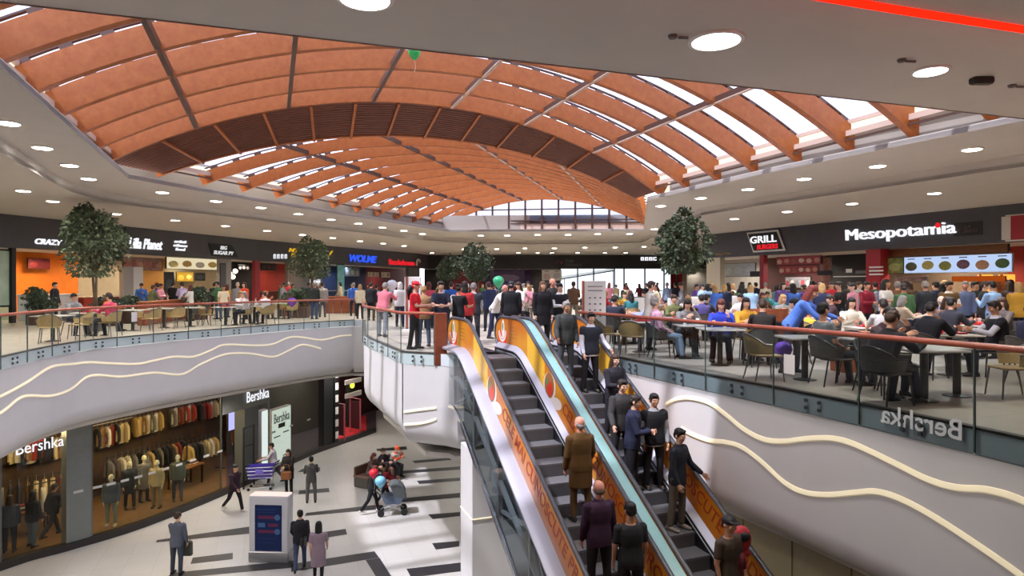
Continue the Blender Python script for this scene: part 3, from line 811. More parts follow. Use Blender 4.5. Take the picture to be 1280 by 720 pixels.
def cladding(e, t):
    # glazed flank with the truss behind it
    b = MB(); strip_profile(b, [(t, .13), (t+.012, .13), (t+.012, -1.05), (t, -1.05)], -.6, 12.2); b.build('flank_glass', M_cladg, e, fixn=True)
    b = MB(); strip_profile(b, [(t-.02, -1.02), (t+.03, -1.02), (t+.03, -1.12), (t-.02, -1.12)], -.6, 12.2); b.build('flank_edge', M_chrome, e, fixn=True)
    b = MB(); strip_profile(b, [(t+.03, -1.12), (1.24, -1.12), (1.24, -1.16), (t+.03, -1.16)], -.6, 12.2); b.build('underside', mat('grey_soffit', '#6b6a69', .5), e, fixn=True)
    b = MB(); strip_profile(b, [(.05, .1), (.06, .1), (.06, -1.1), (.05, -1.1)], -1.0, 12.2); b.build('truss_backing', M_trussd, e, fixn=True)
    s = -.5; k = 0
    while s < 11.6:
        b = MB(); b.beam((t+.12, -s, zl(s)+.05), (t+.12, -s, zl(s)-1.05), .07, .07); b.build('truss_post', M_trussl, e)
        b = MB()
        p, q = (s, zl(s)-1.02), (s+1.5, zl(s+1.5)+.04)
        if k % 2: p, q = (s, zl(s)+.04), (s+1.5, zl(s+1.5)-1.02)
        b.beam((t+.16, -p[0], p[1]), (t+.16, -q[0], q[1]), .05, .06); b.build('truss_brace', M_trussl, e)
        s += 1.5; k += 1
    b = MB(); strip_profile(b, [(t+.08, -.42), (t+.16, -.42), (t+.16, -.48), (t+.08, -.48)], -.8, 11.6); b.build('truss_rail', M_trussl, e, fixn=True)
escL, stepmesh = make_escalator('left escalator with orange printed panels carrying people up, beside the white pillar')
escR = dup(escL, W0+Vector((P2.x*1.54, P2.y*1.54, 0)), ERZ, 'second escalator with orange printed panels bringing people down, beside the wavy white wall')
cladding(escL, -.3)
for ch in [c for c in escR.children if c.name.startswith('outer_deck')][:1]: bpy.data.objects.remove(ch)
# the sloping teal cover between the two escalators belongs to the second one
b = MB(); strip_profile(b, [(-.3+.05, .8), (-.3+.05, .83), (-.05, .83), (-.05, .8)], -.9, 12.6); b.build('teal_deck', M_teal, escR, fixn=True)
b = MB(); strip_profile(b, [(-.16, .8), (-.14, .8), (-.14, .1), (-.16, .1)], -.9, 12.6); b.build('deck_support', M_trussd, escR, fixn=True)
b = MB(); strip_profile(b, [(1.29, .14), (1.31, .14), (1.31, -1.1), (1.29, -1.1)], -1.0, 12.2); b.build('flank_panel', M_trussl, escR, fixn=True)
b = MB(); strip_profile(b, [(0, -1.12), (1.3, -1.12), (1.3, -1.16), (0, -1.16)], -.6, 12.2); b.build('underside', mat('grey_soffit', '#6b6a69', .5), escR, fixn=True)
def esc_pos(lane, k, dt=0.0, ds=0.0):
    """world point of a foot position on step k of a lane (0 left, 1 right); dt across, from the step middle"""
    t = .62+dt+(1.54 if lane else 0); s = .4*k-.2+ds
    z = -RISE*max(0, k)
    return Vector((W0.x+P2.x*t-D2.x*s, W0.y+P2.y*t-D2.y*s, z))
# white pillar below the escalator head
b = MB(); b.bbox((0, 0, 0), (1.0, .9, 4.6), .012)
o = b.build('pillar', M_plaster); o.rotation_euler = (0, 0, ERZ)
pc = Vector((-.875, 14.0))+P2*.5+D2*.45
o.location = (pc.x, pc.y, LOWZ+2.3); struct(o)
b = MB(); b.bbox((0, 0, 0), (1.03, .93, .03), .01); o = b.build('trim_7', M_cove); o.rotation_euler = (0, 0, ERZ); o.location = (pc.x, pc.y, -3.5); struct(o)
# glazed screen at the head of the left escalator flank
# ================================================================ shop fronts
UL = [Vector(p) for p in [(-22.6, 22.0), (-21.4, 26.8), (-17.0, 42.5), (-9.2, 61.6), (-8.6, 65.0)]]
UR = [Vector(p) for p in [(22.3, 15.2), (18.6, 23.2), (11.7, 38.2)]]
UF = [Vector(p) for p in [(-8.9, 65.0), (21.5, 65.0)]]
LOWS = [Vector(p) for p in smoothpath([(-16.6, 13.5), (-14.8, 18.5), (-13.8, 19.9), (-12.6, 21.7), (-11.3, 25.2), (-9.9, 30.4), (-9.0, 32.7), (-7.6, 35.9), (-5.6, 42)], 4)]
_off = {}
def offset_path(path, off):
    """the front line moved towards the camera's side by off, its ends run on"""
    key = (id(path), round(off, 4))
    if key in _off: return _off[key]
    P = [Vector(p[:2]) for p in path]; m_ = P[len(P)//2]; q = []
    for p, n_ in zip(P, normals2(P)):
        if n_.dot(-m_) < 0: n_ = -n_
        q.append(p+n_*off)
    if off: q = [q[0]+(q[0]-q[1]).normalized()*12]+q+[q[-1]+(q[-1]-q[-2]).normalized()*12]
    _off[key] = q
    return q
def face(path, px, off=0.0):
    """point on a front (moved out by off) seen in picture column px, the direction it faces and its rz"""
    p, d = plan_hit(offset_path(path, off), px)
    n_ = Vector((d.y, -d.x))
    if n_.dot(-p) < 0: n_ = -n_
    rz = math.atan2(n_.x, -n_.y)
    return p, n_, rz
def zat(py, Y): return H-(py-HY)/F*Y
WALLN = [0]
def wallq(p, q, z0, z1, m, th=.12, name=None):
    p, q = Vector(p), Vector(q); d = (q-p).normalized()
    b = MB(); b.beam((p.x, p.y, (z0+z1)/2), (q.x, q.y, (z0+z1)/2), th, z1-z0)
    WALLN[0] += 1
    return struct(b.build(name or 'wall_shop_%d' % WALLN[0], m))
# dark sign fascias
def fascia(path, name, z0, z1, m):
    b = MB()
    for a, c in zip(path, path[1:]):
        a, c = Vector(a), Vector(c); d = (c-a).normalized(); n_ = Vector((d.y, -d.x)); n_ = n_ if n_.dot(-a) > 0 else -n_
        b.loft([[(e.x+n_.x*.0, e.y+n_.y*.0, z0), (e.x+n_.x*.04, e.y+n_.y*.04, z0+.01), (e.x+n_.x*.04, e.y+n_.y*.04, z1), (e.x-n_.x*.3, e.y-n_.y*.3, z1), (e.x-n_.x*.3, e.y-n_.y*.3, z0)] for e in (a, c)], True, True)
    return struct(b.build(name, m, fixn=True))
fascia(UL, 'wall_fascia_left', 3.2, 4.6, M_dark)
fascia(UR, 'wall_fascia_right', 3.2, 4.6, M_dark)
fascia([UR[-1], Vector((20.5, 62))], 'wall_fascia_recess', 3.2, 4.6, M_dark)
fascia(UF, 'wall_fascia_far', 3.2, 4.6, mat('black_fascia', '#26262a', .5))
LAMPS = []
SHOPK = .5
def lamp(loc, w, col=(1, .95, .88), size=.5, kind='AREA', spread=160):
    l = bpy.data.lights.new('lamp', kind); l.energy = w; l.color = col
    if kind == 'AREA': l.shape = 'DISK'; l.size = size; l.spread = R(spread)
    else: l.shadow_soft_size = size
    o = bpy.data.objects.new('lamp', l); C.objects.link(o); o.location = loc; LAMPS.append(o)
    return o
def bay(path, a, b_, col, depth=3.2, z1=3.2, side=None, lampw=60, lampc=(1, .85, .65), rough=.7, floorc=None):
    """one shop unit: back wall, partitions, ceiling and a lamp"""
    pa, na, _ = face(path, a); pb, nb, _ = face(path, b_)
    d = (pb-pa).normalized(); n_ = Vector((d.y, -d.x)); n_ = n_ if n_.dot(-pa) > 0 else -n_
    ba, bb = face(path, a-.5, -depth)[0], face(path, b_+.5, -depth)[0]
    m = mat('shop_wall_'+col.strip('#'), col, rough, noise=.08, nscale=2)
    wallq(ba, bb, 0, z1, m)
    b = MB(); b.add([(pa.x-n_.x*.1, pa.y-n_.y*.1, z1), (pb.x-n_.x*.1, pb.y-n_.y*.1, z1), (bb.x, bb.y, z1), (ba.x, ba.y, z1)], [(0, 1, 2, 3)])
    struct(b.build('ceiling_shop', M_ceil))
    c = (pa+pb+ba+bb)/4
    if lampw: lamp((c.x, c.y, z1-.15), lampw*(SHOPK if path is UL else .7), lampc, .8)
    return pa, pb, n_, d
def counter(path, a, b_, back, h, label, m, top, th=.7):
    pa, na, rz = face(path, (a+b_)/2, -back); p0, _, _ = face(path, a, -back); p1, _, _ = face(path, b_, -back); L = (p1-p0).length
    t = thing('shop_counter', label, 'counter', (pa.x, pa.y, 0), rz)
    b = MB(); b.bbox((0, 0, h/2), (L, th, h), .02); b.build('counter_body', m, t)
    b = MB(); b.bbox((0, -.03, h+.02), (L+.06, th+.1, .045), .012); b.build('worktop', top, t)
    b = MB()
    n = max(2, int(L/.9))
    for k in range(n): b.bbox((-L/2+(k+.5)*L/n, -th/2-.008, h*.5), (L/n-.05, .016, h*.8), .006)
    b.build('front_panel', m, t)
    return t
def board(path, a, b_, y0, y1, back, label, m, cat='menu board', name='menu_board', frame=M_blk, pics=0, cols=(), lines=True, th=.08, slant=0):
    """hanging board between picture columns a..b and rows y0..y1 (top, bottom)"""
    p0, _, _ = face(path, a, -back); p1, _, _ = face(path, b_, -back); pc_ = (p0+p1)/2; L = (p1-p0).length
    _, n_, rz = face(path, (a+b_)/2)
    z1, z0 = zat(y0, pc_.y), zat(y1, pc_.y); hh = z1-z0
    t = thing(name, label, cat, (pc_.x, pc_.y, (z0+z1)/2), rz)
    b = MB(); b.bbox((0, 0, 0), (L, th, hh), .015); b.build('board_frame', frame, t)
    b = MB(); b.bbox((0, -th/2-.004, 0), (L*.98, .01, hh*.94), .004); b.build('board_face', m, t)
    if pics:
        for k in range(pics):
            x = -L/2+(k+.5)*L/pics; c = cols[k % len(cols)]
            b = MB(); w = L/pics*.36
            b.ell((x, -th/2-.014, -hh*.06+(.03*hh if k % 2 else -.03*hh)), (w, .012, hh*.27), 14, 6)
            b.build('menu_picture', mat('menu_'+c.strip('#'), c, .5, noise=.35, nscale=14), t)
            if lines:
                b = MB(); b.box((x, -th/2-.012, hh*.36), (w*1.2, .006, hh*.05)); b.build('menu_line', M_blk, t)
    return t
def sign(path, a, b_, py, hpx, body, m, label, bold=.015, shear=0.0, off=.07, ext=.03, group=None, backing=None):
    p0, n0, rz = face(path, a, off); p1, _, _ = face(path, b_, off); pc_ = (p0+p1)/2; L = (p1-p0).length
    z = zat(py, pc_.y)
    t = thing('shop_sign', label, 'sign', (pc_.x, pc_.y, z), rz, group)
    lines = body.split('\n'); hh = hpx/F*pc_.y
    me = text_mb(body, 1.0, bold=bold, shear=shear, ext=.02)
    xs = [v.co.x for v in me.vertices]; zs = [v.co.z for v in me.vertices]
    sx = L/(max(xs)-min(xs)); sz = hh/(max(zs)-min(zs)); cx_, cz_ = (max(xs)+min(xs))/2, (max(zs)+min(zs))/2
    for v in me.vertices: v.co = ((v.co.x-cx_)*sx, v.co.y*ext/.02, (v.co.z-cz_)*sz)
    me.materials.clear(); me.materials.append(m); link('lettering', me, t)
    if backing:
        b = MB(); q = backing[1]; k = backing[2] if len(backing) > 2 else 0
        b.loft([[(-L/2-q, .05, -hh/2-q*.7), (L/2+q+k, .05, -hh/2-q*.7), (L/2+q-k, .05, hh/2+q*.7), (-L/2-q-k, .05, hh/2+q*.7)], [(-L/2-q, .0, -hh/2-q*.7), (L/2+q+k, .0, -hh/2-q*.7), (L/2+q-k, .0, hh/2+q*.7), (-L/2-q-k, .0, hh/2+q*.7)]], True, True)
        b.build('sign_panel', backing[0], t, fixn=True)
    return t
M_let = glow('lit_white_letter', '#f4f4fb', .9)
M_letr = glow('lit_red_letter', '#d6232b', .9)
M_letb = glow('lit_blue_letter', '#2f55e8', 1.0)
M_lety = glow('lit_yellow_letter', '#e0b02a', .75)
M_wood = mat('warm_wood', '#8b5a34', .5, noise=.25, nscale=6, stretch=(1, 1, 8))
M_cream = mat('cream_paint', '#cfc2a8', .6)

# ---------------------------------------------------------------- upper left row
bay(UL, -40, 11, '#9fb3a4', 2.5, lampw=40, lampc=(.9, 1, .95))
board(UL, -20, 11.5, 311, 384, .1, 'tall pale green and blue poster panel at the end of the left shop row', mat('poster_green', '#a9bfae', .5, noise=.3, nscale=1.2), 'poster', 'poster_panel', M_blk)
wallq(face(UL, 13)[0], face(UL, 18)[0], 0, 3.2, M_blk, .2)
bay(UL, 19, 97, '#e07b1c', 3.0, side='#c9641a', lampw=150, lampc=(1, .72, .4))
board(UL, 34, 62, 323, 336, 2.6, 'dark red menu board on the orange back wall of the first left shop', mat('menu_maroon', '#6b2430', .5), pics=2, cols=('#8a3036', '#742832'))
counter(UL, 30, 92, 1.2, 1.15, 'white counter of the orange shop behind the tall shrub', mat('counter_white', '#c9c6c8', .4), M_white)
bay(UL, 97, 152, '#b8a98e', 3.0, side='#8f826f', lampw=80)
counter(UL, 99, 150, 1.0, 1.0, 'red fronted counter behind the trunk of the big left tree', mat('counter_red', '#a33420', .5), M_cream)
bay(UL, 152, 205, '#a8752f', 3.0, side='#9a958f', lampw=110)
board(UL, 153, 203, 322, 338, .6, 'dull red picture menu board of the shop right of the big left tree', mat('menu_brick', '#8d6a60', .6, noise=.4, nscale=6), pics=6, cols=('#a05a4a', '#8a4b45', '#b08068'), lines=False)
wallq(face(UL, 152, -.2)[0], face(UL, 164, -.2)[0], 0, 2.55, mat('pillar_grey', '#8f8b8a', .6), .3)
wallq(face(UL, 164, -.2)[0], face(UL, 176, -.2)[0], 0, 2.55, mat('pillar_pale', '#c6c4c4', .5), .3)
counter(UL, 177, 203, 1.1, 1.1, 'dark counter with a red machine behind the person in maroon', M_blk, M_steel)
bay(UL, 205, 273, '#a99a7e', 3.0, side='#6d665c', lampw=160, lampc=(1, .9, .7))
board(UL, 207, 272, 322.5, 337, .3, 'backlit cream menu board with warm lamps above the middle left shop', glow('lit_cream_board', '#e8d9b4', .75), pics=4, cols=('#f1d58a', '#caa25a', '#d8d0c0', '#f0c878'), lines=False)
board(UL, 205, 217, 340, 367, .5, 'black chalk menu panel at the left edge of the middle left shop', mat('chalk_black', '#24262a', .6), pics=1, cols=('#3b3f46',))
board(UL, 220, 241, 340, 352, 2.4, 'yellow lit picture panel inside the middle left shop', glow('lit_amber_panel', '#d9a53a', .8), pics=2, cols=('#b5822a', '#e0b860'), lines=False)
board(UL, 243, 256, 341, 351, 2.2, 'small black screen inside the middle left shop', M_blk, pics=1, cols=('#33363b',))
counter(UL, 222, 270, 1.0, 1.05, 'cream counter under the backlit menu of the middle left shop', M_cream, M_wood)
wallq(face(UL, 273, 0)[0], face(UL, 287, 0)[0], 0, 3.2, mat('pillar_grey', '#8f8b8a', .6), .25)
board(UL, 275, 282, 329, 372, -.16, 'tall dark door shaped panel in the grey pillar between left shops', M_dark, 'panel', 'door_panel')
bay(UL, 288, 318, '#1c1c1f', 3.0, lampw=40)
for px, py in ((287, 342), (294, 339), (291, 346)):
    p, n_, rz = face(UL, px, -.5)
    t = thing('globe_lamp', 'glowing white globe lamp hanging in a cluster in the black shop', 'lamp', (p.x, p.y, zat(py, p.y)), 0, 'globe lamps of the black shop')
    b = MB(); b.ell((0, 0, 0), (.16, .16, .16), 14, 10); b.build('globe', glow('globe_light', '#fff3da', 2.2), t, smooth=True)
    b = MB(); b.tube([(0, 0, .15), (0, 0, 3.1-zat(py, p.y))], .012, 6); b.build('cord', M_blk, t)
board(UL, 296, 312, 331, 338, 1.5, 'row of small white tiles on the black shop wall', M_blk, 'panel', 'tile_panel', pics=3, cols=('#e6e6e6',), lines=False)
wallq(face(UL, 317, 0)[0], face(UL, 323, 0)[0], 0, 3.2, mat('pillar_red', '#8d2430', .5), .25)
bay(UL, 323, 366, '#8e2a20', 3.0, side='#7a2119', lampw=90, lampc=(1, .7, .5))
board(UL, 326, 345, 329, 338, 1.2, 'dark menu screen in the red left shop', M_blk, pics=3, cols=('#3a2a2a', '#5b2620'))
counter(UL, 325, 364, 1.0, 1.1, 'dark red counter of the red left shop', mat('counter_dark', '#54231f', .5), M_blk)
bay(UL, 366, 402, '#6e6a6a', 3.0, lampw=60)
wallq(face(UL, 358, 0)[0], face(UL, 367, 0)[0], 0, 3.2, mat('pillar_stone', '#8a7a72', .6, noise=.2), .3)
bay(UL, 402, 456, '#2f3f66', 3.0, side='#26345a', lampw=80, lampc=(.75, .85, 1))
board(UL, 421, 430, 330, 372, -.1, 'narrow cyan picture column at the blue shop', mat('cyan_print', '#6fb4bd', .4, noise=.35, nscale=3), 'poster', 'poster_panel')
board(UL, 431, 449, 334, 346, 1.5, 'grey picture menu board inside the blue shop', mat('menu_slate', '#6d7480', .5, noise=.2), pics=3, cols=('#8b939c', '#9aa58c'))
counter(UL, 404, 450, 1.0, 1.1, 'blue counter of the blue shop behind the crowd', mat('counter_blue', '#2a3c78', .4), M_white)
bay(UL, 456, 508, '#6e1d22', 3.0, side='#5a181d', lampw=90, lampc=(1, .75, .6))
board(UL, 459, 473, 340, 346, 1.0, 'left white picture menu in the red burger shop', mat('menu_white', '#c9b9a8', .5, noise=.3), pics=3, cols=('#a8927c', '#8b6f5a'))
board(UL, 476, 487, 340, 347, 1.0, 'right white picture menu in the red burger shop', mat('menu_white', '#c9b9a8', .5, noise=.3), pics=2, cols=('#a8927c', '#8b6f5a'))
counter(UL, 460, 505, 1.0, 1.1, 'dark red counter of the burger shop behind the crowd', mat('counter_dark', '#54231f', .5), M_blk)
wallq(face(UL, 509, 0)[0], face(UL, 523, 0)[0], 0, 3.2, mat('pillar_mid', '#6b6868', .6), .3)
# far row
bay(UF, 531, 563, '#1d1b20', 3, lampw=20)
bay(UF, 563, 604, '#6d2023', 3, side='#3a1c20', lampw=60, lampc=(1, .7, .6))
bay(UF, 604, 665, '#3b2a4e', 3, side='#2d2140', lampw=60, lampc=(.8, .7, 1))
board(UF, 612, 656, 338, 354, -.1, 'wide purple front panel of the dark far shop', mat('purple_panel', '#43305c', .4, noise=.15), 'panel', 'front_board', pics=1, cols=('#7b6c8c',), lines=False)
board(UF, 565, 600, 338, 354, -.1, 'dark red front panel of the far shop behind the tree pair', mat('red_panel', '#7d2a2c', .4, noise=.25), 'panel', 'front_board')
bay(UF, 665, 699, '#3f3d40', 3, lampw=30)
board(UF, 677, 702, 337, 351, -.1, 'white framed price board under the far fascia', M_white, pics=2, cols=('#d9c0c0', '#c9c9cf'))
# glazed far front with mullions: windows to the terrace
for k, px in enumerate((700, 722, 742, 768, 780, 806, 830, 846)):
    p = face(UF, px)[0]
    b = MB(); b.box((p.x, p.y, 1.6), (.14, .14, 3.2)); struct(b.build('trim_%d' % (20+k), M_dark))
p0, p1 = face(UF, 700)[0], face(UF, 848)[0]
b = MB(); b.quad((p0.x, p0.y, 0), (p1.x, p1.y, 0), (p1.x, p1.y, 3.2), (p0.x, p0.y, 3.2)); struct(b.build('window_far', glass('far_glass', '#dfe7ea', .02, .5)))
b = MB(); b.quad((-60, 68, -.3), (90, 68, -.3), (90, 160, -.3), (-60, 160, -.3)); struct(b.build('terrace_ground', mat('terrace', '#c9c6c0', .8)))
# slanting awning seen through the far windows
t = thing('terrace_awning', 'dark edged slanting awning outside the far windows', 'awning', (9.0, 71, 0))
b = MB(); b.beam((-3.5, 0, 2.2), (2.4, 0, 3.15), .12, .12); b.build('awning_bar', M_dark, t)
b = MB(); b.quad((-3.5, .05, 2.2), (2.4, .05, 3.15), (2.6, 2.5, 3.5), (-3.3, 2.5, 2.6)); b.build('awning_cloth', M_white, t)
for x in (-3.2, 2.2):
    b = MB(); b.beam((x, 0, -.3), (x, 0, 2.2 if x < 0 else 3.1), .08, .08); b.build('awning_post', M_dark, t)
# red banner and grey walls of the far right corner
board(UF, 838, 858, 336, 362, .5, 'tall red banner by the far right windows', mat('banner_red', '#b51f2a', .5), 'banner', 'banner_stand')
bay(UF, 848, 890, '#8b898a', 1.5, lampw=60)

# ---------------------------------------------------------------- upper right row
bay(UR, 893, 953, '#a29a92', 3.2, side='#cfc6ae', lampw=120, lampc=(1, .95, .85))
wallq(face(UR, 886, -.1)[0], face(UR, 903, -.1)[0], 0, 3.2, mat('pillar_cream', '#c7bfa9', .6), .35)
board(UR, 905, 945, 329, 346, 1.0, 'pale grey blank menu screen of the shop behind the right tree', mat('screen_pale', '#aeb6bd', .3, noise=.1), pics=3, cols=('#b9c2c8',), lines=False)
board(UR, 938, 953, 339, 346, .2, 'black hanging name board between the pale shop and the red grill', M_blk, 'sign', 'hanging_sign')
counter(UR, 893, 952, 1.2, 1.1, 'white counter of the pale shop behind the right tree', M_white, M_white)
bay(UR, 953, 1040, '#4a2420', 3.2, side='#7d1f24', lampw=150, lampc=(1, .85, .75))
wallq(face(UR, 952, -.05)[0], face(UR, 957, -.05)[0], 0, 3.2, mat('pillar_red', '#8d2430', .5), .3)
for k, (a, c, y0, y1) in enumerate(((971, 1027, 320, 331), (974, 1024, 332, 342))):
    board(UR, a, c, y0, y1, .5, ['upper', 'lower'][k]+' red menu board of the grill with rows of dish pictures', mat('menu_red', '#9b3a40', .5, noise=.15), pics=6, cols=('#cbb29a', '#b98a72', '#8f5a48', '#d0c0b0'), lines=False)
board(UR, 1022, 1040, 338, 344, .3, 'black hanging board beside the red grill menu', M_blk, 'sign', 'hanging_sign')
board(UR, 1030, 1039, 321, 360, 1.0, 'tall striped price column of the grill', mat('price_column', '#9a6a5c', .5, noise=.4, nscale=5), 'poster', 'poster_panel', pics=0)
counter(UR, 960, 1036, 1.2, 1.15, 'steel counter of the grill stacked with white bowls', mat('counter_steel', '#8b8f94', .35), M_steel)
board(UR, 982, 1014, 346, 360, 2.6, 'steel kitchen shelf unit seen over the grill counter', mat('kitchen_grey', '#85868a', .4, noise=.3), 'shelf', 'kitchen_shelf', pics=5, cols=('#a44248', '#c9c9c9', '#70757c'), lines=False)
bay(UR, 1040, 1088, '#18181a', 3.2, lampw=30)
board(UR, 1042, 1086, 345, 346.2, .05, 'thin white rail across the black shop', M_white, 'rail', 'door_rail', M_white)
board(UR, 1058, 1066, 336, 341, .3, 'small white lettered plate in the black shop', M_white, 'sign', 'plate_sign')
board(UR, 1070, 1084, 338, 342, .3, 'small grey lettered plate in the black shop', M_grey, 'sign', 'plate_sign')
wallq(face(UR, 1088, -.05)[0], face(UR, 1106, -.05)[0], 0, 3.2, mat('pillar_signal_red', '#a0202a', .4), .6)
for k, y in enumerate((333, 337.5, 342)): board(UR, 1087, 1104, y, y+2, -.3, ['top', 'middle', 'lowest'][k]+' white stripe bar on the red pillar', M_white, 'trim', 'stripe_bar', M_white)
bay(UR, 1106, 1262, '#6d5a48', 3.4, side='#8c2a2a', lampw=260, lampc=(1, .85, .65))
board(UR, 1130, 1267, 319, 341, .35, 'long pale blue lit menu board with six dishes of food', glow('lit_blue_board', '#b9cdf0', .82), frame=M_steel, pics=6, cols=('#5f5a3a', '#b8a860', '#8a8a3a', '#6a4a5a', '#b98a6a', '#4f6a3f'))
board(UR, 1109, 1130, 322, 342, .3, 'picture panel of a wrap beside the long blue menu', mat('wrap_print', '#7d8a4a', .5, noise=.5, nscale=5), pics=1, cols=('#a9b070',), lines=False)
board(UR, 1108, 1262, 306, 319, .8, 'brown wooden ceiling panel with spotlights above the long blue menu', M_wood, 'panel', 'wood_panel')
board(UR, 1190, 1258, 345, 352, 1.2, 'orange lit strip under the long blue menu', glow('lit_orange_strip', '#c9591c', .5), 'panel', 'light_fitting')
board(UR, 1118, 1160, 345, 352, 1.4, 'row of hanging kitchen glasses under the menu', mat('kitchen_pale', '#b7b2a8', .3, noise=.3), 'shelf', 'kitchen_shelf', pics=6, cols=('#c9c9c9', '#9aa0a4'), lines=False)
counter(UR, 1110, 1260, 1.3, 1.15, 'long counter of the shop with the blue lit menu', mat('counter_brown', '#6e4a32', .5), M_steel)
for px in (1225, 1252):
    p, n_, rz = face(UR, px, -2.2)
    t = thing('grill_spit', 'glowing orange meat spit behind the long counter', 'grill', (p.x, p.y, 1.15), rz, 'grill spits behind the long counter')
    b = MB(); b.lathe([(.05, 0), (.14, .1), (.22, .45), (.24, .65), (.1, .75), (.02, .95)], 16); b.build('meat', mat('spit_meat', '#8a4a24', .6, noise=.4, nscale=9), t, smooth=40)
    b = MB(); b.bbox((0, .35, .45), (.6, .06, .9), .02); b.build('heater', glow('heater_glow', '#ff9a3a', 1.4), t)
bay(UR, 1262, 1330, '#8c2a2a', 3.2, lampw=60)

# ---------------------------------------------------------------- signs
sign(UL, 44, 78, 302.5, 7, 'CRAZY', M_let, 'white slanted capital letter sign above the orange shop', .03, .25)
sign(UL, 97, 108, 304, 5, 'star', M_let, 'small white lettering half hidden by the big left tree', .02, .2)
sign(UL, 161, 203, 305, 13, 'Lilla Planet', M_let, 'white script sign right of the big left tree', .012, .3)
sign(UL, 217, 234, 307, 13, 'artisti\nethnos\nfood', M_let, 'three line white sign above the backlit menu', .025, .15)
sign(UL, 267, 292, 313, 11, 'BIG\nSUGAR PY', glow('lit_pale_letter', '#dcdcdc', .8), 'two line sign on a slanted black panel framed in grey', .02, .2, backing=(M_blk, .15, .3))
for k in range(4):
    p, n_, rz = face(UL, 344+4.5*k, .07)
    for q, (path_, px, py, lab) in enumerate(((UL, 343.5+4.6*k, 320.5, 'white pictogram plate in the row of four on the left fascia'), (UF, 803+5.2*k, 323.5, 'white pictogram plate in the row of four on the far fascia'))):
        p, n_, rz = face(path_, px, .07)
        t = thing('pictogram_sign', lab, 'sign', (p.x, p.y, zat(py, p.y)), rz, 'pictogram plates on the left fascia' if q == 0 else 'pictogram plates on the far fascia')
        b = MB(); b.bbox((0, 0, 0), (.22 if q == 0 else .34, .04, .3 if q == 0 else .36), .01); b.build('plate', M_let, t)
        b = MB(); b.ell((0, -.03, .06), (.04, .01, .04), 8, 6); b.build('figure_head', M_blk, t)
        b = MB(); b.bbox((0, -.03, -.06), (.07, .02, .14), .01); b.build('figure_body', M_blk, t)
sign(UL, 361, 374, 316, 11, 'NY\n17', M_lety, 'yellow two line sign left of the second tree', .03, .25)
sign(UL, 410, 416, 317, 7, '/', M_lety, 'yellow slanted stroke of a sign right of the second tree', .03, .3)
sign(UL, 437, 471, 323.5, 9, 'WOLME', M_letb, 'bright blue slanted letter sign on the left fascia', .03, .25)
sign(UL, 486, 518, 328, 7, 'Smokehouse', M_letr, 'red letter sign on the left fascia beside a grey arc', .03, 0)
p, n_, rz = face(UL, 523, .16)
t = thing('arc_emblem', 'grey and white arc emblem at the end of the red letter sign', 'emblem', (p.x, p.y, zat(329, p.y)), rz)
for k, (r0, m) in enumerate(((.62, M_white), (.42, M_grey))):
    b = MB(); b.tube([(r0*math.cos(R(a)), 0, -.25+r0*math.sin(R(a))) for a in range(40, 181, 14)], .09, 8); b.build('arc', m, t)
sign(UL, 388, 400, 352, 6, 'hoji', M_let, 'small white lettering low behind the second tree', .01, 0, off=-.3)
sign(UF, 549, 562, 331, 4, 'fries', M_letr, 'small dull red lettering beside the tree pair', .01)
p, n_, rz = face(UF, 700.5, .07)
t = thing('swirl_emblem', 'red swirl emblem on the far black fascia', 'emblem', (p.x, p.y, zat(328.5, p.y)), rz)
b = MB(); b.tube([((.12+.05*a/60)*math.cos(R(a))*1.6, 0, (.12+.05*a/60)*math.sin(R(a))) for a in range(-170, 200, 20)], .05, 6); b.build('swirl', mat('swirl_red', '#8c2f3a', .5), t)
sign(UF, 707, 717, 326, 4, 'Cafe', mat('letter_greygreen', '#5c665f', .6), 'small dull green lettering right of the red swirl', .01)
sign(UF, 707, 727, 331.5, 4, 'comers', mat('letter_grey', '#55565a', .6), 'small dull grey second line lettering right of the red swirl', .01)
sign(UR, 895, 914, 317.5, 4, 'bakery & latte', mat('letter_gold', '#a08452', .5), 'small gold lettering at the lower left of the right fascia', .005)
t = sign(UR, 938, 971, 299, 9, 'GRILL', M_let, 'tilted framed sign with a white word over a red word', .02, -.05, off=.16)
p, n_, rz = face(UR, 954, .02)
ph = p.y/F
b = MB()
def para(b, w, h, k, y, mi): b.loft([[(-w/2+k, y, -h/2), (w/2+k, y, -h/2), (w/2-k, y, h/2), (-w/2-k, y, h/2)], [(-w/2+k, y+.03, -h/2), (w/2+k, y+.03, -h/2), (w/2-k, y+.03, h/2), (-w/2-k, y+.03, h/2)]], True, True, mi)
para(b, 39*ph*1.3, 26*ph, .24, .04, 0); o = b.build('sign_frame', M_white, t, fixn=True)
b = MB(); para(b, 35*ph*1.3, 21.5*ph, .21, .0, 0); o = b.build('sign_panel', M_blk, t, fixn=True)
o2 = [c for c in t.children if c.name.startswith('sign_')]
for c in o2: c.location = (.1, .0, -.12)
me = text_mb('BURGERS', .34, bold=.012, ext=.015); me.materials.clear(); me.materials.append(M_letr); link('lettering', me, t, (.28, -.01, -.42))
sign(UR, 1058, 1196, 291.5, 19, 'Mesopotamia', M_let, 'large white lit letter sign above the long blue menu', .0, -.03, ext=.1)
p, n_, rz = face(UR, 1172, .16)
b = MB(); b.ell((0, 0, 0), (.11, .05, .11), 10, 8)
tag(b.build('sign_dot', M_letr, loc=(p.x, p.y, zat(281.5, p.y)), rz=rz), 'red dot over the letter i of the large white sign', 'sign')
sign(UR, 1198, 1222, 286, 9, 'LA\nTURKO', mat('letter_dull', '#574a46', .5), 'dark box sign at the end of the large white letters', .015, backing=(mat('sign_darkbox', '#1f1d1e', .4), .18))
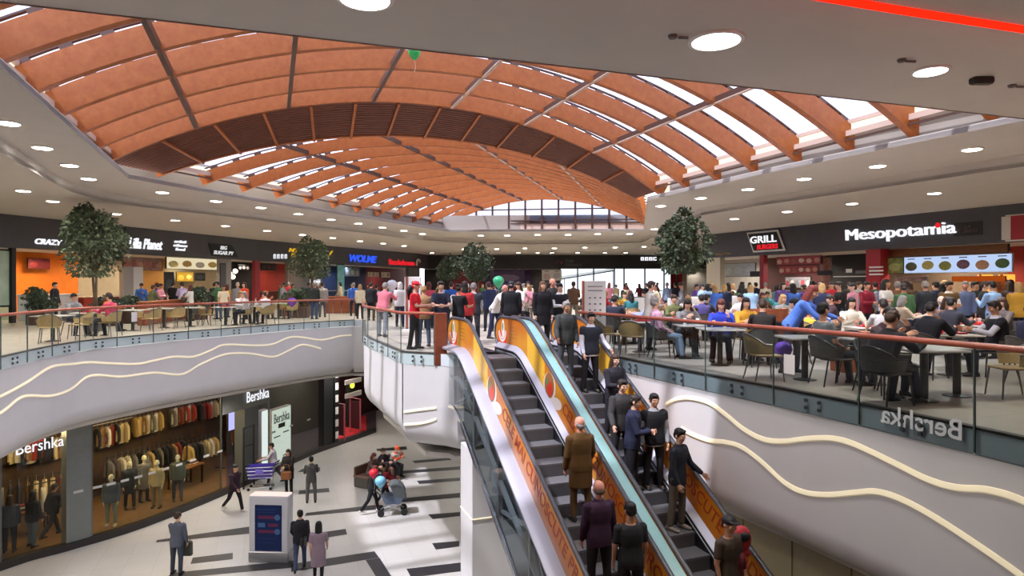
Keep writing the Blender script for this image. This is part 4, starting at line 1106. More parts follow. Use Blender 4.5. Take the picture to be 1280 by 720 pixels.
# red and white striped sign panel at the far right of the fascia
p0, n_, rz = face(UR, 1256, .08); p1, _, _ = face(UR, 1300, .08); pc_ = (p0+p1)/2
t = thing('shop_sign', 'red and white striped sign in a white frame at the right end', 'sign', (pc_.x, pc_.y, zat(284, pc_.y)), rz)
L = (p1-p0).length
b = MB(); b.bbox((0, .03, 0), (L, .06, .98), .02); b.build('sign_frame', M_white, t)
b = MB(); b.bbox((0, -.01, 0), (L*.95, .04, .88), .01); b.build('sign_panel', mat('stripe_red', '#a8242e', .4), t)
for k in range(2):
    b = MB(); b.box((-.5+k*.9, -.035, 0), (.3, .012, .86)); b.build('stripe', M_white, t)
# ================================================================ general lamps at the downlights, plus added fill lamps between them
for px, py in UP[::2]:
    q = gp(px, py, 4.9); lamp((q.x, q.y, 4.82), 105)
for px, py in LO[::2]:
    q = gp(px, py, 4.6); lamp((q.x, q.y, 4.52), 105)
for q in [(0, -3), (8, -3), (-8, -3)]: lamp((q[0], q[1], 4.52), 35)
for q in [(16, 5), (17, 12), (-16, 8), (-18, 18), (4, 55), (-4, 55), (10, 55)]: lamp((q[0], q[1], 4.52), 105)  # added to fill the gallery, no fitting at these points
for q in [(895, 50), (1163, 88), (456, -3)]:
    v = gp(*q, 4.9); lamp((v.x, v.y, 4.82), 105)
# ================================================================ lower shop fronts
LZ0, LZ1 = LOWZ, -2.62
M_col = mat('grey_column', '#767b78', .45, noise=.04)
M_lglass = glass('shop_glass', '#eef0ea', .02, .8)
def lpos(px, off=0.0):
    p, n_, rz = face(LOWS, px, off); return p, n_, rz
def lpanel(a, b_, z0, z1, m, th, off, name, mi=None):
    p, _, _ = lpos(a, off); q, _, _ = lpos(b_, off)
    b = MB(); b.beam((p.x, p.y, (z0+z1)/2), (q.x, q.y, (z0+z1)/2), th, z1-z0)
    return b.build(name, m)
def lfollow(a, b_, z0, z1, off0, off1, m, name, step=12):
    n = max(1, int((b_-a)/step)); rings = []
    for i in range(n+1):
        px = a+(b_-a)*i/n
        p, _, _ = lpos(px, off0); q, _, _ = lpos(px, off1)
        rings.append([(p.x, p.y, z0), (p.x, p.y, z1), (q.x, q.y, z1), (q.x, q.y, z0)])
    b = MB(); b.loft(rings, True, True); return b.build(name, m, fixn=True)
struct(lfollow(-60, 470, LZ0, LZ0+.22, .12, -.12, mat('dark_plinth', '#2b2826', .35), 'baseboard_left'))
struct(lfollow(-60, 283, LZ0, LZ0+.1, -.12, -4.2, mat('oak_floor', '#7a5c38', .35, noise=.2, nscale=5), 'floor_shop'))
struct(lfollow(283, 470, LZ0, LZ0+.1, -.12, -4.2, mat('dark_shop_floor', '#4a4148', .35, noise=.1), 'floor_shop_dark'))
struct(lfollow(-60, 283, LZ0, LZ1, -4.2, -4.3, mat('brown_shop_wall', '#4a3520', .7, noise=.35, nscale=1.3), 'wall_shop_back_left'))
struct(lfollow(283, 415, LZ0, LZ1, -3.4, -3.5, mat('dark_shop_wall', '#3d3a36', .6, noise=.15), 'wall_shop_back_middle'))
struct(lfollow(415, 475, LZ0, LZ1, -3.0, -3.1, mat('dark_red_wall', '#3a1518', .6, noise=.2), 'wall_shop_back_end'))
# glass fronts, columns and headers
for k, (a, c) in enumerate(((-60, 0), (0, 84), (114, 278), (337, 408))):
    o = lfollow(a, c, LZ0+.22, LZ1, .02, -.0, M_lglass, 'window_%d' % (k+1), 20); struct(o)
for k, px in enumerate((0.5, 114.5, 276, 336)):
    p, n_, rz = lpos(px); b = MB(); b.box((p.x, p.y, (LZ0+LZ1)/2), (.05, .05, LZ1-LZ0), rz); struct(b.build('trim_%d' % (40+k), mat('window_bar', '#6a6e6c', .35, metal=.6)))
def column(a, c, name, m=M_col, d=.5):
    p, n_, rz = lpos(a, .05); q, _, _ = lpos(c, .05)
    b = MB(); b.loft([[(p.x, p.y, z), (q.x, q.y, z), (q.x-n_.x*d, q.y-n_.y*d, z), (p.x-n_.x*d, p.y-n_.y*d, z)] for z in (LZ0, LZ1)], True, True)
    return struct(b.build(name, m, fixn=True))
column(83, 114, 'column_wide'); column(306, 323, 'column_slim', mat('slim_column', '#4f534f', .5)); column(405, 417, 'column_dark', M_blk, .35)
struct(lfollow(278, 338, -3.45, LZ1, .1, -.15, mat('header_grey', '#6b6c66', .5), 'wall_header'))
# dashes on the glass at hand height
for a in list(range(122, 276, 17))+list(range(342, 404, 22))+[100]:
    if 83 < a < 114: a = 98
    p, n_, rz = lpos(a, .035 if a != 98 else .06); b = MB(); b.bbox((0, 0, 0), (.27, .008, .08), .003)
    tag(b.build('glass_sticker', mat('sticker_white', '#c6c6c2', .6), loc=(p.x, p.y, LZ0+1.75), rz=rz), 'short white safety dash stuck on the lower shop glass', 'sticker', 'safety dashes on the lower shop glass')
def lsign(a, c, py, hpx, body, m, label, off, bold=.012, cat='sign'):
    return sign(LOWS, a, c, py, hpx, body, m, label, bold=bold, off=off, ext=.008)
lsign(309, 336, 493.5, 13, 'Bershka', M_let, 'lit white shop name over the doorway of the lower shop', .16, bold=.0)
lsign(18, 82, 556, 14, 'Bershka', M_let, 'lit white shop name cut off by the white fascia at the lower left', .12, bold=.0)
# light boxes and screen at the doorway
def lbox(a, c, y0, y1, back, label, m, frame, name='light_box', cat='light box', th=.25):
    p0, n_, rz = lpos(a, -back); p1, _, _ = lpos(c, -back); q = (p0+p1)/2; L = (p1-p0).length
    z1, z0 = zat(y0, q.y), zat(y1, q.y)
    t = thing(name, label, cat, (q.x, q.y, z0), rz)
    b = MB(); b.bbox((0, 0, (z1-z0)/2), (L, th, z1-z0), .02); b.build('box_frame', frame, t)
    b = MB(); b.bbox((0, -th/2-.004, (z1-z0)/2), (L*.96, .012, (z1-z0)*.97), .004); b.build('lit_face', m, t)
    return t, L, z1-z0, th
t, L, hh, th = lbox(336, 361, 509, 578, .55, 'white lit panel with shop name and dark marks inside the glass', glow('lit_panel_white', '#dfeae6', .8), M_white)
me = text_mb('Bershka', .62, ext=.008); me.materials.clear(); me.materials.append(M_grey)
wd = max(v.co.x for v in me.vertices)*2
for v in me.vertices: v.co.x *= L*.8/wd
link('lettering', me, t, (0, -th/2-.02, hh*.82))
for x, z, w_, h_ in ((0, .68, .34, .2), (-.24, .5, .32, .05), (.22, .54, .3, .05), (.2, .12, .28, .05)):
    b = MB(); b.bbox((x*L/1.0, -th/2-.018, z*hh), (w_*L, .01, h_), .003); b.build('printed_mark', M_dark, t)
lbox(324, 331.5, 512, 586, .15, 'narrow white lit strip panel left of the lettered light box', glow('lit_panel_white', '#dfeae6', .8), M_white)
lbox(284, 303, 506, 536, 1.2, 'bright lilac screen hanging in the lower shop doorway', glow('lilac_screen', '#a9a8ea', 1.1), M_blk, 'screen', 'screen', .1)
t = thing('clothes_rack', 'tall black metal rack leaning by the slim grey column', 'rack', (*lpos(311, .35)[0], LZ0), lpos(311)[2])
for x in (-.32, .32):
    b = MB(); b.beam((x, 0, 0), (x, 0, 2.5), .05, .05); b.build('post', M_blk, t)
for z in (.9, 1.7, 2.45):
    b = MB(); b.beam((-.32, 0, z), (.32, 0, z), .04, .04); b.build('bar', M_blk, t)
# ---- garments and furnishings inside the windows
M_cloth = objcol('cloth')
def garment_mesh():
    b = MB()
    b.loft([[(.20*k*math.cos(a), .07*math.sin(a), z) for a in [i*PI/6 for i in range(12)]] for k, z in ((.95, -.72), (.9, -.45), (.85, -.2), (1.0, -.06), (.55, .0), (.25, .04))], True, True)
    for s in (-1, 1): b.tube([(s*.17, 0, -.05), (s*.25, 0, -.18), (s*.29, 0, -.5), (s*.3, .01, -.6)], .055, 8, rr=[.06, .06, .05, .045])
    return b.mesh('garment', M_cloth, 50)
def hanger_mesh():
    b = MB(); b.tube([(-.2, 0, .0), (0, 0, .09), (.2, 0, .0)], .01, 6); b.tube([(0, 0, .09), (0, 0, .15), (.038, 0, .2), (0, 0, .243), (-.03, 0, .225)], .006, 6); return b.mesh('hanger', M_steel)
_gm, _hm = garment_mesh(), hanger_mesh()
GCOL = ['#c9b68c', '#2a2a30', '#8a6a45', '#d8d3c8', '#55402c', '#3d4a55', '#a03a2c', '#b89a60', '#6f6a60', '#1d1e22', '#cfc7b0', '#7a2f28']
GN = ['sand', 'black', 'tan', 'off-white', 'brown', 'slate', 'rust', 'ochre', 'taupe', 'inky', 'cream', 'brick']
def garment(p, rz, ci, where):
    o = link('shirt', _gm, None, p, rz); o.color = (*lin(GCOL[ci]), 1)
    tag(o, f'{GN[ci]} shirt hanging on the {where}', 'clothing', f'{GN[ci]} shirts on the {where}')
    h = link('hanger', _hm, o); h.color = (.5, .5, .5, 1)
def rack(px, back, L, label, where, ncl, z=1.62, rz_add=0.0):
    p, n_, rz = lpos(px, -back); rz += rz_add
    t = thing('clothes_rail', label, 'clothes rail', (p.x, p.y, LZ0+.1), rz)
    for x in (-L/2, L/2):
        b = MB(); b.tube([(x, 0, 0), (x, 0, z)], .022, 8); b.build('post', M_blk, t)
        b = MB(); b.bbox((x, 0, .015), (.06, .5, .03), .01); b.build('foot', M_blk, t)
    b = MB(); b.tube([(-L/2, 0, z), (L/2, 0, z)], .018, 8); b.build('bar', M_blk, t)
    for k in range(ncl):
        x = -L/2+.12+(L-.24)*k/max(1, ncl-1); d = Vector((math.cos(rz), math.sin(rz)))
        garment((p.x+d.x*x, p.y+d.y*x, LZ0+.1+z-.2), rz+R(75+random.uniform(-8, 8)), random.randrange(12), where)
rack(205, 3.2, 2.2, 'black clothes rail at the back of the big lower window', 'rail at the back of the big window', 9)
rack(255, 2.4, 2.0, 'black clothes rail near the doorway end of the big lower window', 'rail near the doorway', 8)
rack(160, 3.4, 1.8, 'black clothes rail behind the mannequin in the big lower window', 'rail behind the mannequin', 7)
rack(40, 3.0, 1.9, 'black clothes rail deep in the leftmost lower shop', 'rail of the leftmost lower shop', 8)
rack(66, 2.0, 1.3, 'short black clothes rail by the wide grey column', 'short rail by the wide grey column', 5)
# a second tier on the back wall
def wallrail(px, z, n, where, back=3.95):
    p, n_, rz = lpos(px, -back); t = thing('wall_rail', f'dark wall rail holding shirts {where}', 'clothes rail', (p.x, p.y, z), rz)
    b = MB(); b.tube([(-.9, 0, 0), (.9, 0, 0)], .02, 8); b.build('bar', M_steel, t)
    for x in (-.85, .85):
        b = MB(); b.beam((x, 0, 0), (x, .25, 0), .03, .03); b.build('bracket', M_steel, t)
    d = Vector((math.cos(rz), math.sin(rz)))
    for k in range(n):
        x = -.6+1.2*k/(n-1); garment((p.x+d.x*x, p.y+d.y*x, z-.19), rz+R(20 if k % 2 else 70), random.randrange(12), 'wall rail '+where)
wallrail(140, LZ0+2.9, 7, 'high at the start of the big window'); wallrail(185, LZ0+3.0, 7, 'high in the middle of the big window'); wallrail(228, LZ0+3.0, 7, 'high at the far third of the big window'); wallrail(262, LZ0+2.9, 6, 'high beside the doorway')
wallrail(20, LZ0+3.0, 6, 'high in the leftmost lower shop'); wallrail(55, LZ0+2.9, 6, 'high beside the wide grey column')
def table_display(px, back, label, col):
    p, n_, rz = lpos(px, -back); t = thing('display_table', label, 'table', (p.x, p.y, LZ0+.1), rz)
    b = MB(); b.bbox((0, 0, .78), (1.3, .7, .06), .015); b.build('table_top', M_wood, t)
    for x in (-.58, .58):
        for y in (-.28, .28):
            b = MB(); b.beam((x, y, 0), (x, y, .76), .05, .05); b.build('leg', M_blk, t)
    for k in range(3):
        for j in range(3):
            b = MB(); b.bbox((0, 0, 0), (.3, .24, .05), .02); rzv = Matrix.Rotation(rz, 2)
            v = rzv @ Vector((-.4+.4*k, .05*j-.05)); o = b.build('folded_shirt', M_cloth, None, loc=(p.x+v.x, p.y+v.y, LZ0+.1+.835+.051*j), rz=rz)
            ci = (k*3+j+int(px)) % 12; o.color = (*lin(GCOL[ci]), 1)
            tag(o, f'{GN[ci]} folded shirt, {["lowest", "middle", "top"][j]} of the {["first", "second", "third"][k]} pile on the {label.split(",")[0]}', 'clothing')
table_display(232, 2.0, 'big window table, low and wooden', 0)
table_display(30, 2.2, 'leftmost shop table, low and wooden', 0)
for px, back, z in ((132, 1.5, 2.9), (172, 1.6, 2.95), (218, 1.6, 2.95), (255, 1.5, 2.9), (28, 1.6, 2.9), (62, 1.4, 2.9), (296, 2, 3.2), (372, 1.8, 3.3)):
    p, n_, rz = lpos(px, -back); l = lamp((p.x, p.y, LZ0+z+.6), 55 if px < 283 else 40, (1, .74, .42) if px < 283 else ((.75, .6, 1) if px < 320 else (1, .95, .85)), .25, 'POINT')
    t = thing('track_spotlight', 'small warm spotlight under the lower shop ceiling', 'spotlight', (p.x, p.y, LZ1-.02), rz, 'warm spotlights in the lower shops')
    b = MB(); b.tube([(0, 0, 0), (0, 0, -.1)], .02, 8); b.build('stem', M_blk, t)
    b = MB(); b.lathe([(.05, 0), (.07, -.12), (.07, -.16)], 12, c=(0, 0, -.08)); b.build('lamp_head', M_blk, t)
    b = MB(); b.lathe([(.001, -.245), (.06, -.246), (.06, -.25)], 12); b.build('lens', glow('warm_lens', '#ffe2a0', 8), t)
lamp((*lpos(435, -1.2)[0], LZ1-.3), 60, (1, .8, .75), .3, 'POINT')
# ---- the red shop with black and white posts at the end of the row
p, n_, rz = lpos(419, .02)
t = thing('striped_post', 'black door post with a column of white blocks at the red shop', 'post', (p.x, p.y, LZ0+.22), rz)
b = MB(); b.bbox((0, 0, 1.85), (.3, .2, 3.7), .01); b.build('post', M_blk, t)
for k in range(6):
    b = MB(); b.bbox((0, -.11, .35+k*.62), (.22, .03, .36), .01); b.build('white_block', M_white, t)
lp = lambda a, c, z0, z1, off, m, nm, lab, cat, th=.06: tag(lpanel(a, c, z0, z1, m, th, off, nm), lab, cat)
struct(lfollow(420, 458, LZ0+.1, LZ0+.13, .0, -2.6, mat('red_carpet', '#c2232c', .8), 'floor_carpet'))
for k in range(3):
    p0, _, rz = lpos(432, -1.4); 
    b = MB(); b.bbox((0, 0, 0), (1.5, .08, .26), .01)
    tag(b.build('stripe_board', M_white, loc=(p0.x+.3, p0.y+.5, -3.05-k*.75), rz=rz), ['top', 'middle', 'lowest'][k]+' white stripe board above the entrance of the red shop', 'panel')
for k, (px, off) in enumerate(((424, -.3), (444, -.5))):
    q, n_, rz = lpos(px, off)
    t = thing('security_gate', ['first', 'second'][k]+' red framed shop gate at the entrance of the red shop', 'gate', (q.x, q.y, LZ0+.13), rz+R(80))
    b = MB(); b.tube([(-.4, 0, 0), (-.4, 0, 1.9), (.4, 0, 1.9), (.4, 0, 0)], .04, 8); b.build('gate_frame', mat('pinkish_frame', '#b0565f', .4), t)
    b = MB(); b.bbox((0, 0, 1.0), (.7, .03, 1.5), .01); b.build('gate_panel', mat('dark_panel', '#451a1e', .4), t)
q, n_, rz = lpos(437, -1.8)
t = thing('traffic_light_lamp', 'bright yellow green globe lamp on a dark stand in the red shop', 'lamp', (q.x, q.y, LZ0+.13), rz)
b = MB(); b.bbox((0, 0, 1.3), (.5, .25, 2.6), .03); b.build('stand', M_blk, t)
b = MB(); b.ell((0, -.18, 2.35), (.16, .1, .16), 14, 10); b.build('globe', glow('lime_lamp', '#d8f03a', 2.5), t, smooth=True)
b = MB(); b.ell((0, -.18, 1.0), (.17, .08, .4), 14, 10); b.build('green_figure', mat('dull_green', '#4f6a1e', .5), t, smooth=True)
# ---- beige wall below the cafe gallery
RW = [Vector((p.x-n_.x*.75, p.y-n_.y*.75)) for p, n_ in zip(RIGHT, normals2(RIGHT))]
M_beige = mat('beige_panels', '#a39671', .5, noise=.03)
b = MB(); b.loft([[(p.x, p.y, LOWZ), (p.x, p.y, -2.45)] for p in RW], False, False, closed=False); struct(b.build('wall_lower_right', M_beige))
for i in range(2, len(RW)-1, 3):
    p = RW[i]; d = (RW[i+1]-RW[i-1]).normalized(); b = MB(); b.box((p.x+d.y*.004, p.y-d.x*.004, (LOWZ-2.45)/2), (.015, .015, 4.1), math.atan2(d.y, d.x)); struct(b.build('trim_%d' % (60+i), mat('panel_joint_brown', '#5f553c', .6)))
p, d = plan_hit(RW, 985) or (RW[12], Vector((0, 1)))
t = thing('recessed_spot', 'small bright spot at the top of the beige wall below the cafe', 'spotlight', (p.x-.12, p.y, -2.5))
b = MB(); b.lathe([(.001, 0), (.05, 0), (.05, .02)], 12); b.build('lens', glow('spot_lens', '#fff0d0', 10), t)
b = MB(); b.lathe([(.05, .0), (.07, .0), (.07, .03), (.05, .03)], 12); b.build('rim', M_steel, t)
# ---- lower floor furniture
pb = gp(339, 700, LOWZ)
t = thing('information_totem', 'white information totem with a dark blue screen on the lower floor', 'totem', pb, R(-4))
b = MB(); b.bbox((0, 0, 1.0), (1.2, .38, 1.94), .03); b.build('totem_body', mat('totem_white', '#cfced2', .35), t)
b = MB(); b.bbox((0, 0, .16), (1.23, .41, .32), .02); b.build('totem_base', mat('totem_steel', '#a5a5a8', .3, metal=.6), t)
b = MB(); b.bbox((0, -.195, 1.03), (.82, .02, 1.36), .008); s_ = b.build('screen', glow('navy_screen', '#262f52', .45), t)
for k, (z, c, w_) in enumerate(((1.58, '#2f4a7a', .6), (1.5, '#30406a', .5), (1.35, '#6a3550', .5), (1.12, '#6a3550', .3), (.93, '#6a3550', .5), (.72, '#2c3c66', .6), (.6, '#2c3c66', .5))):
    b = MB(); b.bbox((-.06 if k != 3 else .15, -.209, z), (w_, .008, .09 if 1 < k < 5 else .02), .002); b.build('screen_bar', glow('screen_'+c.strip('#'), c, .4), s_)
for x, z in ((.28, 1.35), (.28, .93)):
    b = MB(); b.ell((x, -.21, z), (.09, .008, .09), 12, 6); b.build('screen_icon', glow('screen_icon', '#4f6690', .4), s_)
b = MB(); b.bbox((-.2, -.212, 1.12), (.22, .008, .13), .002); b.build('screen_icon', glow('screen_icon', '#4f6690', .4), s_)
b = MB(); b.bbox((0, 0, 1.98), (1.16, .36, .02), .008); b.build('light_cap', glow('pink_cap', '#ffd9d0', 1.0), t)
# bench where the family sits
pb = gp(474, 601, LOWZ)
t = thing('bench', 'low brown and grey bench block where a family sits on the lower floor', 'bench', pb, R(62))
b = MB(); b.bbox((0, 0, .22), (2.3, .75, .4), .03); b.build('bench_base', mat('bench_grey', '#57534f', .5), t)
b = MB(); b.bbox((0, 0, .45), (2.34, .8, .07), .025); b.build('seat', mat('bench_brown', '#6f5348', .5), t)
b = MB(); b.bbox((0, .33, .62), (2.3, .1, .4), .03); b.build('backrest', mat('bench_brown', '#6f5348', .5), t)
for x in (-3, 3, 9, -9):  # lamps added under the lower ceiling to brighten that level, no fittings
    for y in (14, 24, 34): 
        if not (-9 < x < 0 and y < 30): lamp((x if x != -9 else -10.5, y, -2.7), 60, (1, .95, .87), .5)
for q in [(-12.6, 14), (-8.4, 32)]: lamp((q[0], q[1], -2.7), 45, (1, .95, .87), .4)  # two more added fill lamps without fittings
# ================================================================ people
M_skin = objcol('skin', .6, .06, 12, .35, .05)
M_hair = objcol('hair', .6, .25, 40, .4, .4)
M_shoe = objcol('shoe_leather', .5, .1, 20, .4, .05)
M_eye = mat('eye_dark', '#1d1613', .25); M_lip = mat('lip', '#9a5a50', .5); M_brow = mat('brow', '#2f241d', .8)
def remesh(b, vox, sm=2):
    """join overlapping closed pieces into one continuous skin"""
    me = b.mesh('tmp', [M_skin]); o = bpy.data.objects.new('tmp', me); C.objects.link(o)
    r = o.modifiers.new('r', 'REMESH'); r.mode = 'VOXEL'; r.voxel_size = vox
    if sm: s = o.modifiers.new('s', 'SMOOTH'); s.factor = .5; s.iterations = sm
    dg = bpy.context.evaluated_depsgraph_get(); out = bpy.data.meshes.new_from_object(o.evaluated_get(dg))
    bpy.data.objects.remove(o); bpy.data.meshes.remove(me)
    out.polygons.foreach_set('use_smooth', [True]*len(out.polygons))
    return out
def ellring(c, rx, ry, ax, ay, n=14, p=1.0):
    out = []
    for i in range(n):
        a = 2*PI*i/n; x, y = math.cos(a), math.sin(a)
        out.append(tuple(c+ax*(rx*math.copysign(abs(x)**p, x))+ay*(ry*math.copysign(abs(y)**p, y))))
    return out
# pose: lean, hz (pelvis height or None), legs [(hip pitch, abduct, knee)]*2, arms [(pitch, abduct, elbow, inward)]*2, head (nod, turn)
POSES = {
 'stand':  dict(lean=1, legs=[(2, 3, 3), (-2, 3, 2)], arms=[(4, 9, 12, 6), (-3, 9, 14, 6)], head=(4, 0)),
 'stand_turn': dict(lean=2, legs=[(8, 4, 10), (-3, 3, 3)], arms=[(10, 8, 25, 15), (2, 9, 20, 8)], head=(6, 28)),
 'phone':  dict(lean=3, legs=[(3, 3, 6), (-3, 4, 3)], arms=[(22, 6, 100, 30), (2, 9, 16, 6)], head=(22, -8)),
 'clasp':  dict(lean=3, legs=[(3, 3, 4), (-2, 4, 3)], arms=[(16, 6, 70, 42), (18, 6, 72, 42)], head=(12, 6)),
 'fold':   dict(lean=1, legs=[(2, 5, 3), (-2, 5, 3)], arms=[(22, 8, 88, 58), (26, 8, 84, 55)], head=(3, 4)),
 'walk':   dict(lean=4, legs=[(22, 2, 8), (-20, 2, 22)], arms=[(-20, 8, 16, 6), (22, 8, 26, 8)], head=(4, 0)),
 'stroll': dict(lean=3, legs=[(9, 2, 6), (-8, 2, 10)], arms=[(-12, 8, 16, 6), (14, 8, 24, 8)], head=(4, 0)),
 'walk_b': dict(lean=4, legs=[(-16, 2, 28), (18, 2, 6)], arms=[(18, 7, 30, 10), (-16, 8, 16, 6)], head=(6, 10)),
 'rail_r': dict(lean=3, legs=[(4, 3, 6), (-3, 3, 4)], arms=[(2, 9, 18, 6), (14, 17, 34, -4)], head=(8, 8)),
 'rail_l': dict(lean=3, legs=[(4, 3, 6), (-3, 3, 4)], arms=[(14, 17, 34, -4), (2, 9, 18, 6)], head=(8, -8)),
 'push':   dict(lean=9, legs=[(20, 2, 10), (-18, 2, 18)], arms=[(32, 8, 42, 4), (32, 8, 42, 4)], head=(10, 0)),
 'carry':  dict(lean=2, legs=[(6, 3, 6), (-4, 3, 4)], arms=[(18, 8, 76, 12), (18, 8, 76, 12)], head=(10, 0)),
 'bend':   dict(lean=33, legs=[(12, 4, 14), (-4, 4, 6)], arms=[(44, 10, 12, 0), (34, 10, 22, 4)], head=(18, 0)),
 'elbows': dict(lean=18, legs=[(6, 4, 6), (-6, 4, 4)], arms=[(46, 12, 62, 22), (46, 12, 62, 22)], head=(4, 0)),
 'sit':    dict(lean=6, sit=1, legs=[(84, 6, 82), (80, 7, 86)], arms=[(38, 10, 66, 16), (40, 10, 62, 16)], head=(14, 0)),
 'sit_eat': dict(lean=16, sit=1, legs=[(80, 7, 88), (86, 6, 80)], arms=[(40, 12, 96, 22), (44, 10, 54, 20)], head=(24, 6)),
 'sit_chin': dict(lean=22, sit=1, legs=[(82, 6, 90), (84, 7, 84)], arms=[(48, 10, 118, 30), (46, 10, 70, 34)], head=(26, -10)),
 'sit_back': dict(lean=-8, sit=1, legs=[(80, 8, 70), (84, 6, 76)], arms=[(16, 9, 52, 20), (14, 9, 50, 20)], head=(4, 22)),
}
def skeleton(pose):
    P = POSES[pose]; J = {}
    legs = []
    for s, (hp, ab, kn) in zip((1, -1), P['legs']):
        hip = Vector((s*.088, 0, 0)); a, q, k = R(ab), R(hp), R(hp-kn)
        knee = hip+Vector((s*math.sin(a), -math.sin(q), -math.cos(q))).normalized()*.42
        ank = knee+Vector((s*math.sin(a)*.4, -math.sin(k), -math.cos(k))).normalized()*.41
        legs.append([hip, knee, ank])
    lo = min(l[2].z for l in legs)
    dz = .085-lo
    if P.get('sit'): dz = .54
    up = Vector((0, 0, dz)); J['legs'] = [[p+up for p in l] for l in legs]; J['pelvis'] = up
    L = R(P['lean']); sd = Vector((0, -math.sin(L), math.cos(L))); J['sd'] = sd
    J['neck'] = J['pelvis']+sd*.53
    J['arms'] = []
    for s, (ap, ab, el, inn) in zip((1, -1), P['arms']):
        sh = J['neck']-sd*.075+Vector((s*.175, 0, 0)); a = R(ab); q = R(ap)+L*.35; f = R(ap+el)+L*.35; i = R(inn)
        e = sh+Vector((s*math.sin(a), -math.sin(q)*math.cos(a), -math.cos(q)*math.cos(a))).normalized()*.285
        w = e+Vector((s*(math.sin(a)*.5-math.sin(i)), -math.sin(f)*math.cos(i), -math.cos(f)*math.cos(i))).normalized()*.25
        J['arms'].append([sh, e, w])
    nod, trn = P['head']; hl = L*.55
    J['head_m'] = Matrix.Translation(J['neck']+Vector((0, -math.sin(hl), math.cos(hl)))*.165+Vector((0, -.012, 0))) @ Matrix.Rotation(R(trn), 4, 'Z') @ Matrix.Rotation(R(nod)+hl*.5, 4, 'X')
    return J
AX, = (Vector((1, 0, 0)),)
def torso(b, J, g=0.0, t0=-.1, t1=.54, collar=True, waist=.0):
    sd = J['sd']; ay = sd.cross(AX).normalized(); rows = [(-.12, .125, .095), (-.06, .165, .115), (.02, .168, .116), (.12, .152, .105), (.20, .146, .1), (.30, .16, .11), (.39, .172, .112), (.46, .158, .1), (.51, .095, .075), (.55, .062, .062)]
    rows = [r for r in rows if t0-.001 <= r[0] <= t1+.001]
    b.loft([ellring(J['pelvis']+sd*t, rx+g, ry+g, AX, ay, 16, .85) for t, rx, ry in rows], True, True)
def hand(b, el, wr, s):
    """palm as one piece with the wrist; five separate bent fingers"""
    h = (wr-el).normalized(); n_ = Vector((-s, 0, 0)); n_ = (n_-h*n_.dot(h))
    if n_.length < .2: n_ = Vector((0, 0, -1))-h*h.z*-1
    n_.normalize(); ac = h.cross(n_).normalized()
    if ac.y > 0: ac = -ac
    fing = []
    for k, (o, ln) in enumerate(((.030, .066), (.010, .075), (-.010, .070), (-.029, .055))):
        r = wr+h*.085+ac*o; m_ = r+h*(ln*.5)+n_*.008; t = m_+h*(ln*.38)+n_*.022
        fing.append(([r-h*.02, r, m_, t], [.0095, .0095, .0088, .007]))
    r = wr+h*.03+ac*.034; m_ = r+h*.03+ac*.02+n_*.01; t = m_+h*.03+ac*.004+n_*.014
    fing.append(([wr+h*.02+ac*.02, r, m_, t], [.011, .0115, .010, .008]))
    return h, n_, ac, fing
_cache = {}
def body_mesh(pose, fine):
    key = ('body', pose, fine)
    if key in _cache: return _cache[key]
    J = skeleton(pose); b = MB()
    torso(b, J, -.004)
    for hip, kn, an in J['legs']:
        b.tcap(hip, kn, .082, .052, 12); b.tcap(kn, an, .05, .036, 12)
        b.tcap(an+Vector((0, .02, -.035)), an+Vector((0, -.12, -.055)), .033, .026, 10)
    fings = []
    for s, (sh, el, wr) in zip((1, -1), J['arms']):
        b.tcap(sh, el, .05, .037, 12); b.tcap(el, wr, .037, .025, 12)
        h, n_, ac, fg = hand(b, el, wr, s); fings += fg
        b.loft([ellring(wr+h*t, rx, ry, ac, n_, 10) for t, rx, ry in ((-.01, .024, .02), (.02, .034, .018), (.06, .043, .016), (.09, .040, .013), (.1, .032, .009))], True, True)
    M = J['head_m']; hc = M.translation
    b.tcap(J['neck']-J['sd']*.04, hc+Vector((0, .01, -.06)), .056, .05, 12)
    hb = MB()
    hb.ell((0, .012, .03), (.075, .094, .095), 20, 14, M=M); hb.ell((0, -.02, -.035), (.058, .068, .08), 18, 12, M=M); hb.ell((0, -.05, -.085), (.03, .03, .024), 12, 8, M=M)
    hb.ell((0, -.075, .03), (.05, .016, .014), 12, 8, M=M)
    pts = [M @ Vector(v) for v in ((0, -.085, .022), (0, -.104, -.018), (0, -.098, -.03))]; hb.tube(pts, .012, 8, rr=[.009, .015, .012])
    for s in (1, -1):
        hb.ell((s*.077, .012, -.008), (.011, .02, .032), 10, 8, M=M); hb.ell((s*.04, -.062, -.02), (.022, .02, .022), 10, 8, M=M)
    b.add(hb.v, hb.f)
    me = remesh(b, .0095 if fine else .016, 2)
    # fingers, eyes, brows and lips join the one body mesh
    x = MB()
    for p, r in fings: x.tube(p, .009, 7 if fine else 5, rr=r)
    nf = len(x.f)
    for s in (1, -1):
        x.ell((s*.03, -.0865, .008), (.0095, .005, .006), 8, 6, 1, M=M)
        x.tube([M @ Vector(v) for v in ((s*.014, -.092, .026), (s*.03, -.092, .031), (s*.046, -.082, .025))], .003, 5, 3)
    x.ell((0, -.0895, -.056), (.023, .007, .0075), 10, 6, 2, M=M)
    bm = bmesh.new(); bm.from_mesh(me); n0 = len(bm.faces)
    vs = [bm.verts.new(v) for v in x.v]
    for f, mi in zip(x.f, x.m):
        fc = bm.faces.new([vs[i] for i in f]); fc.material_index = mi; fc.smooth = True
    bm.to_mesh(me); bm.free()
    me.materials.clear()
    for m in (M_skin, M_eye, M_lip, M_brow): me.materials.append(m)
    me.name = 'person'; _cache[key] = me
    return me
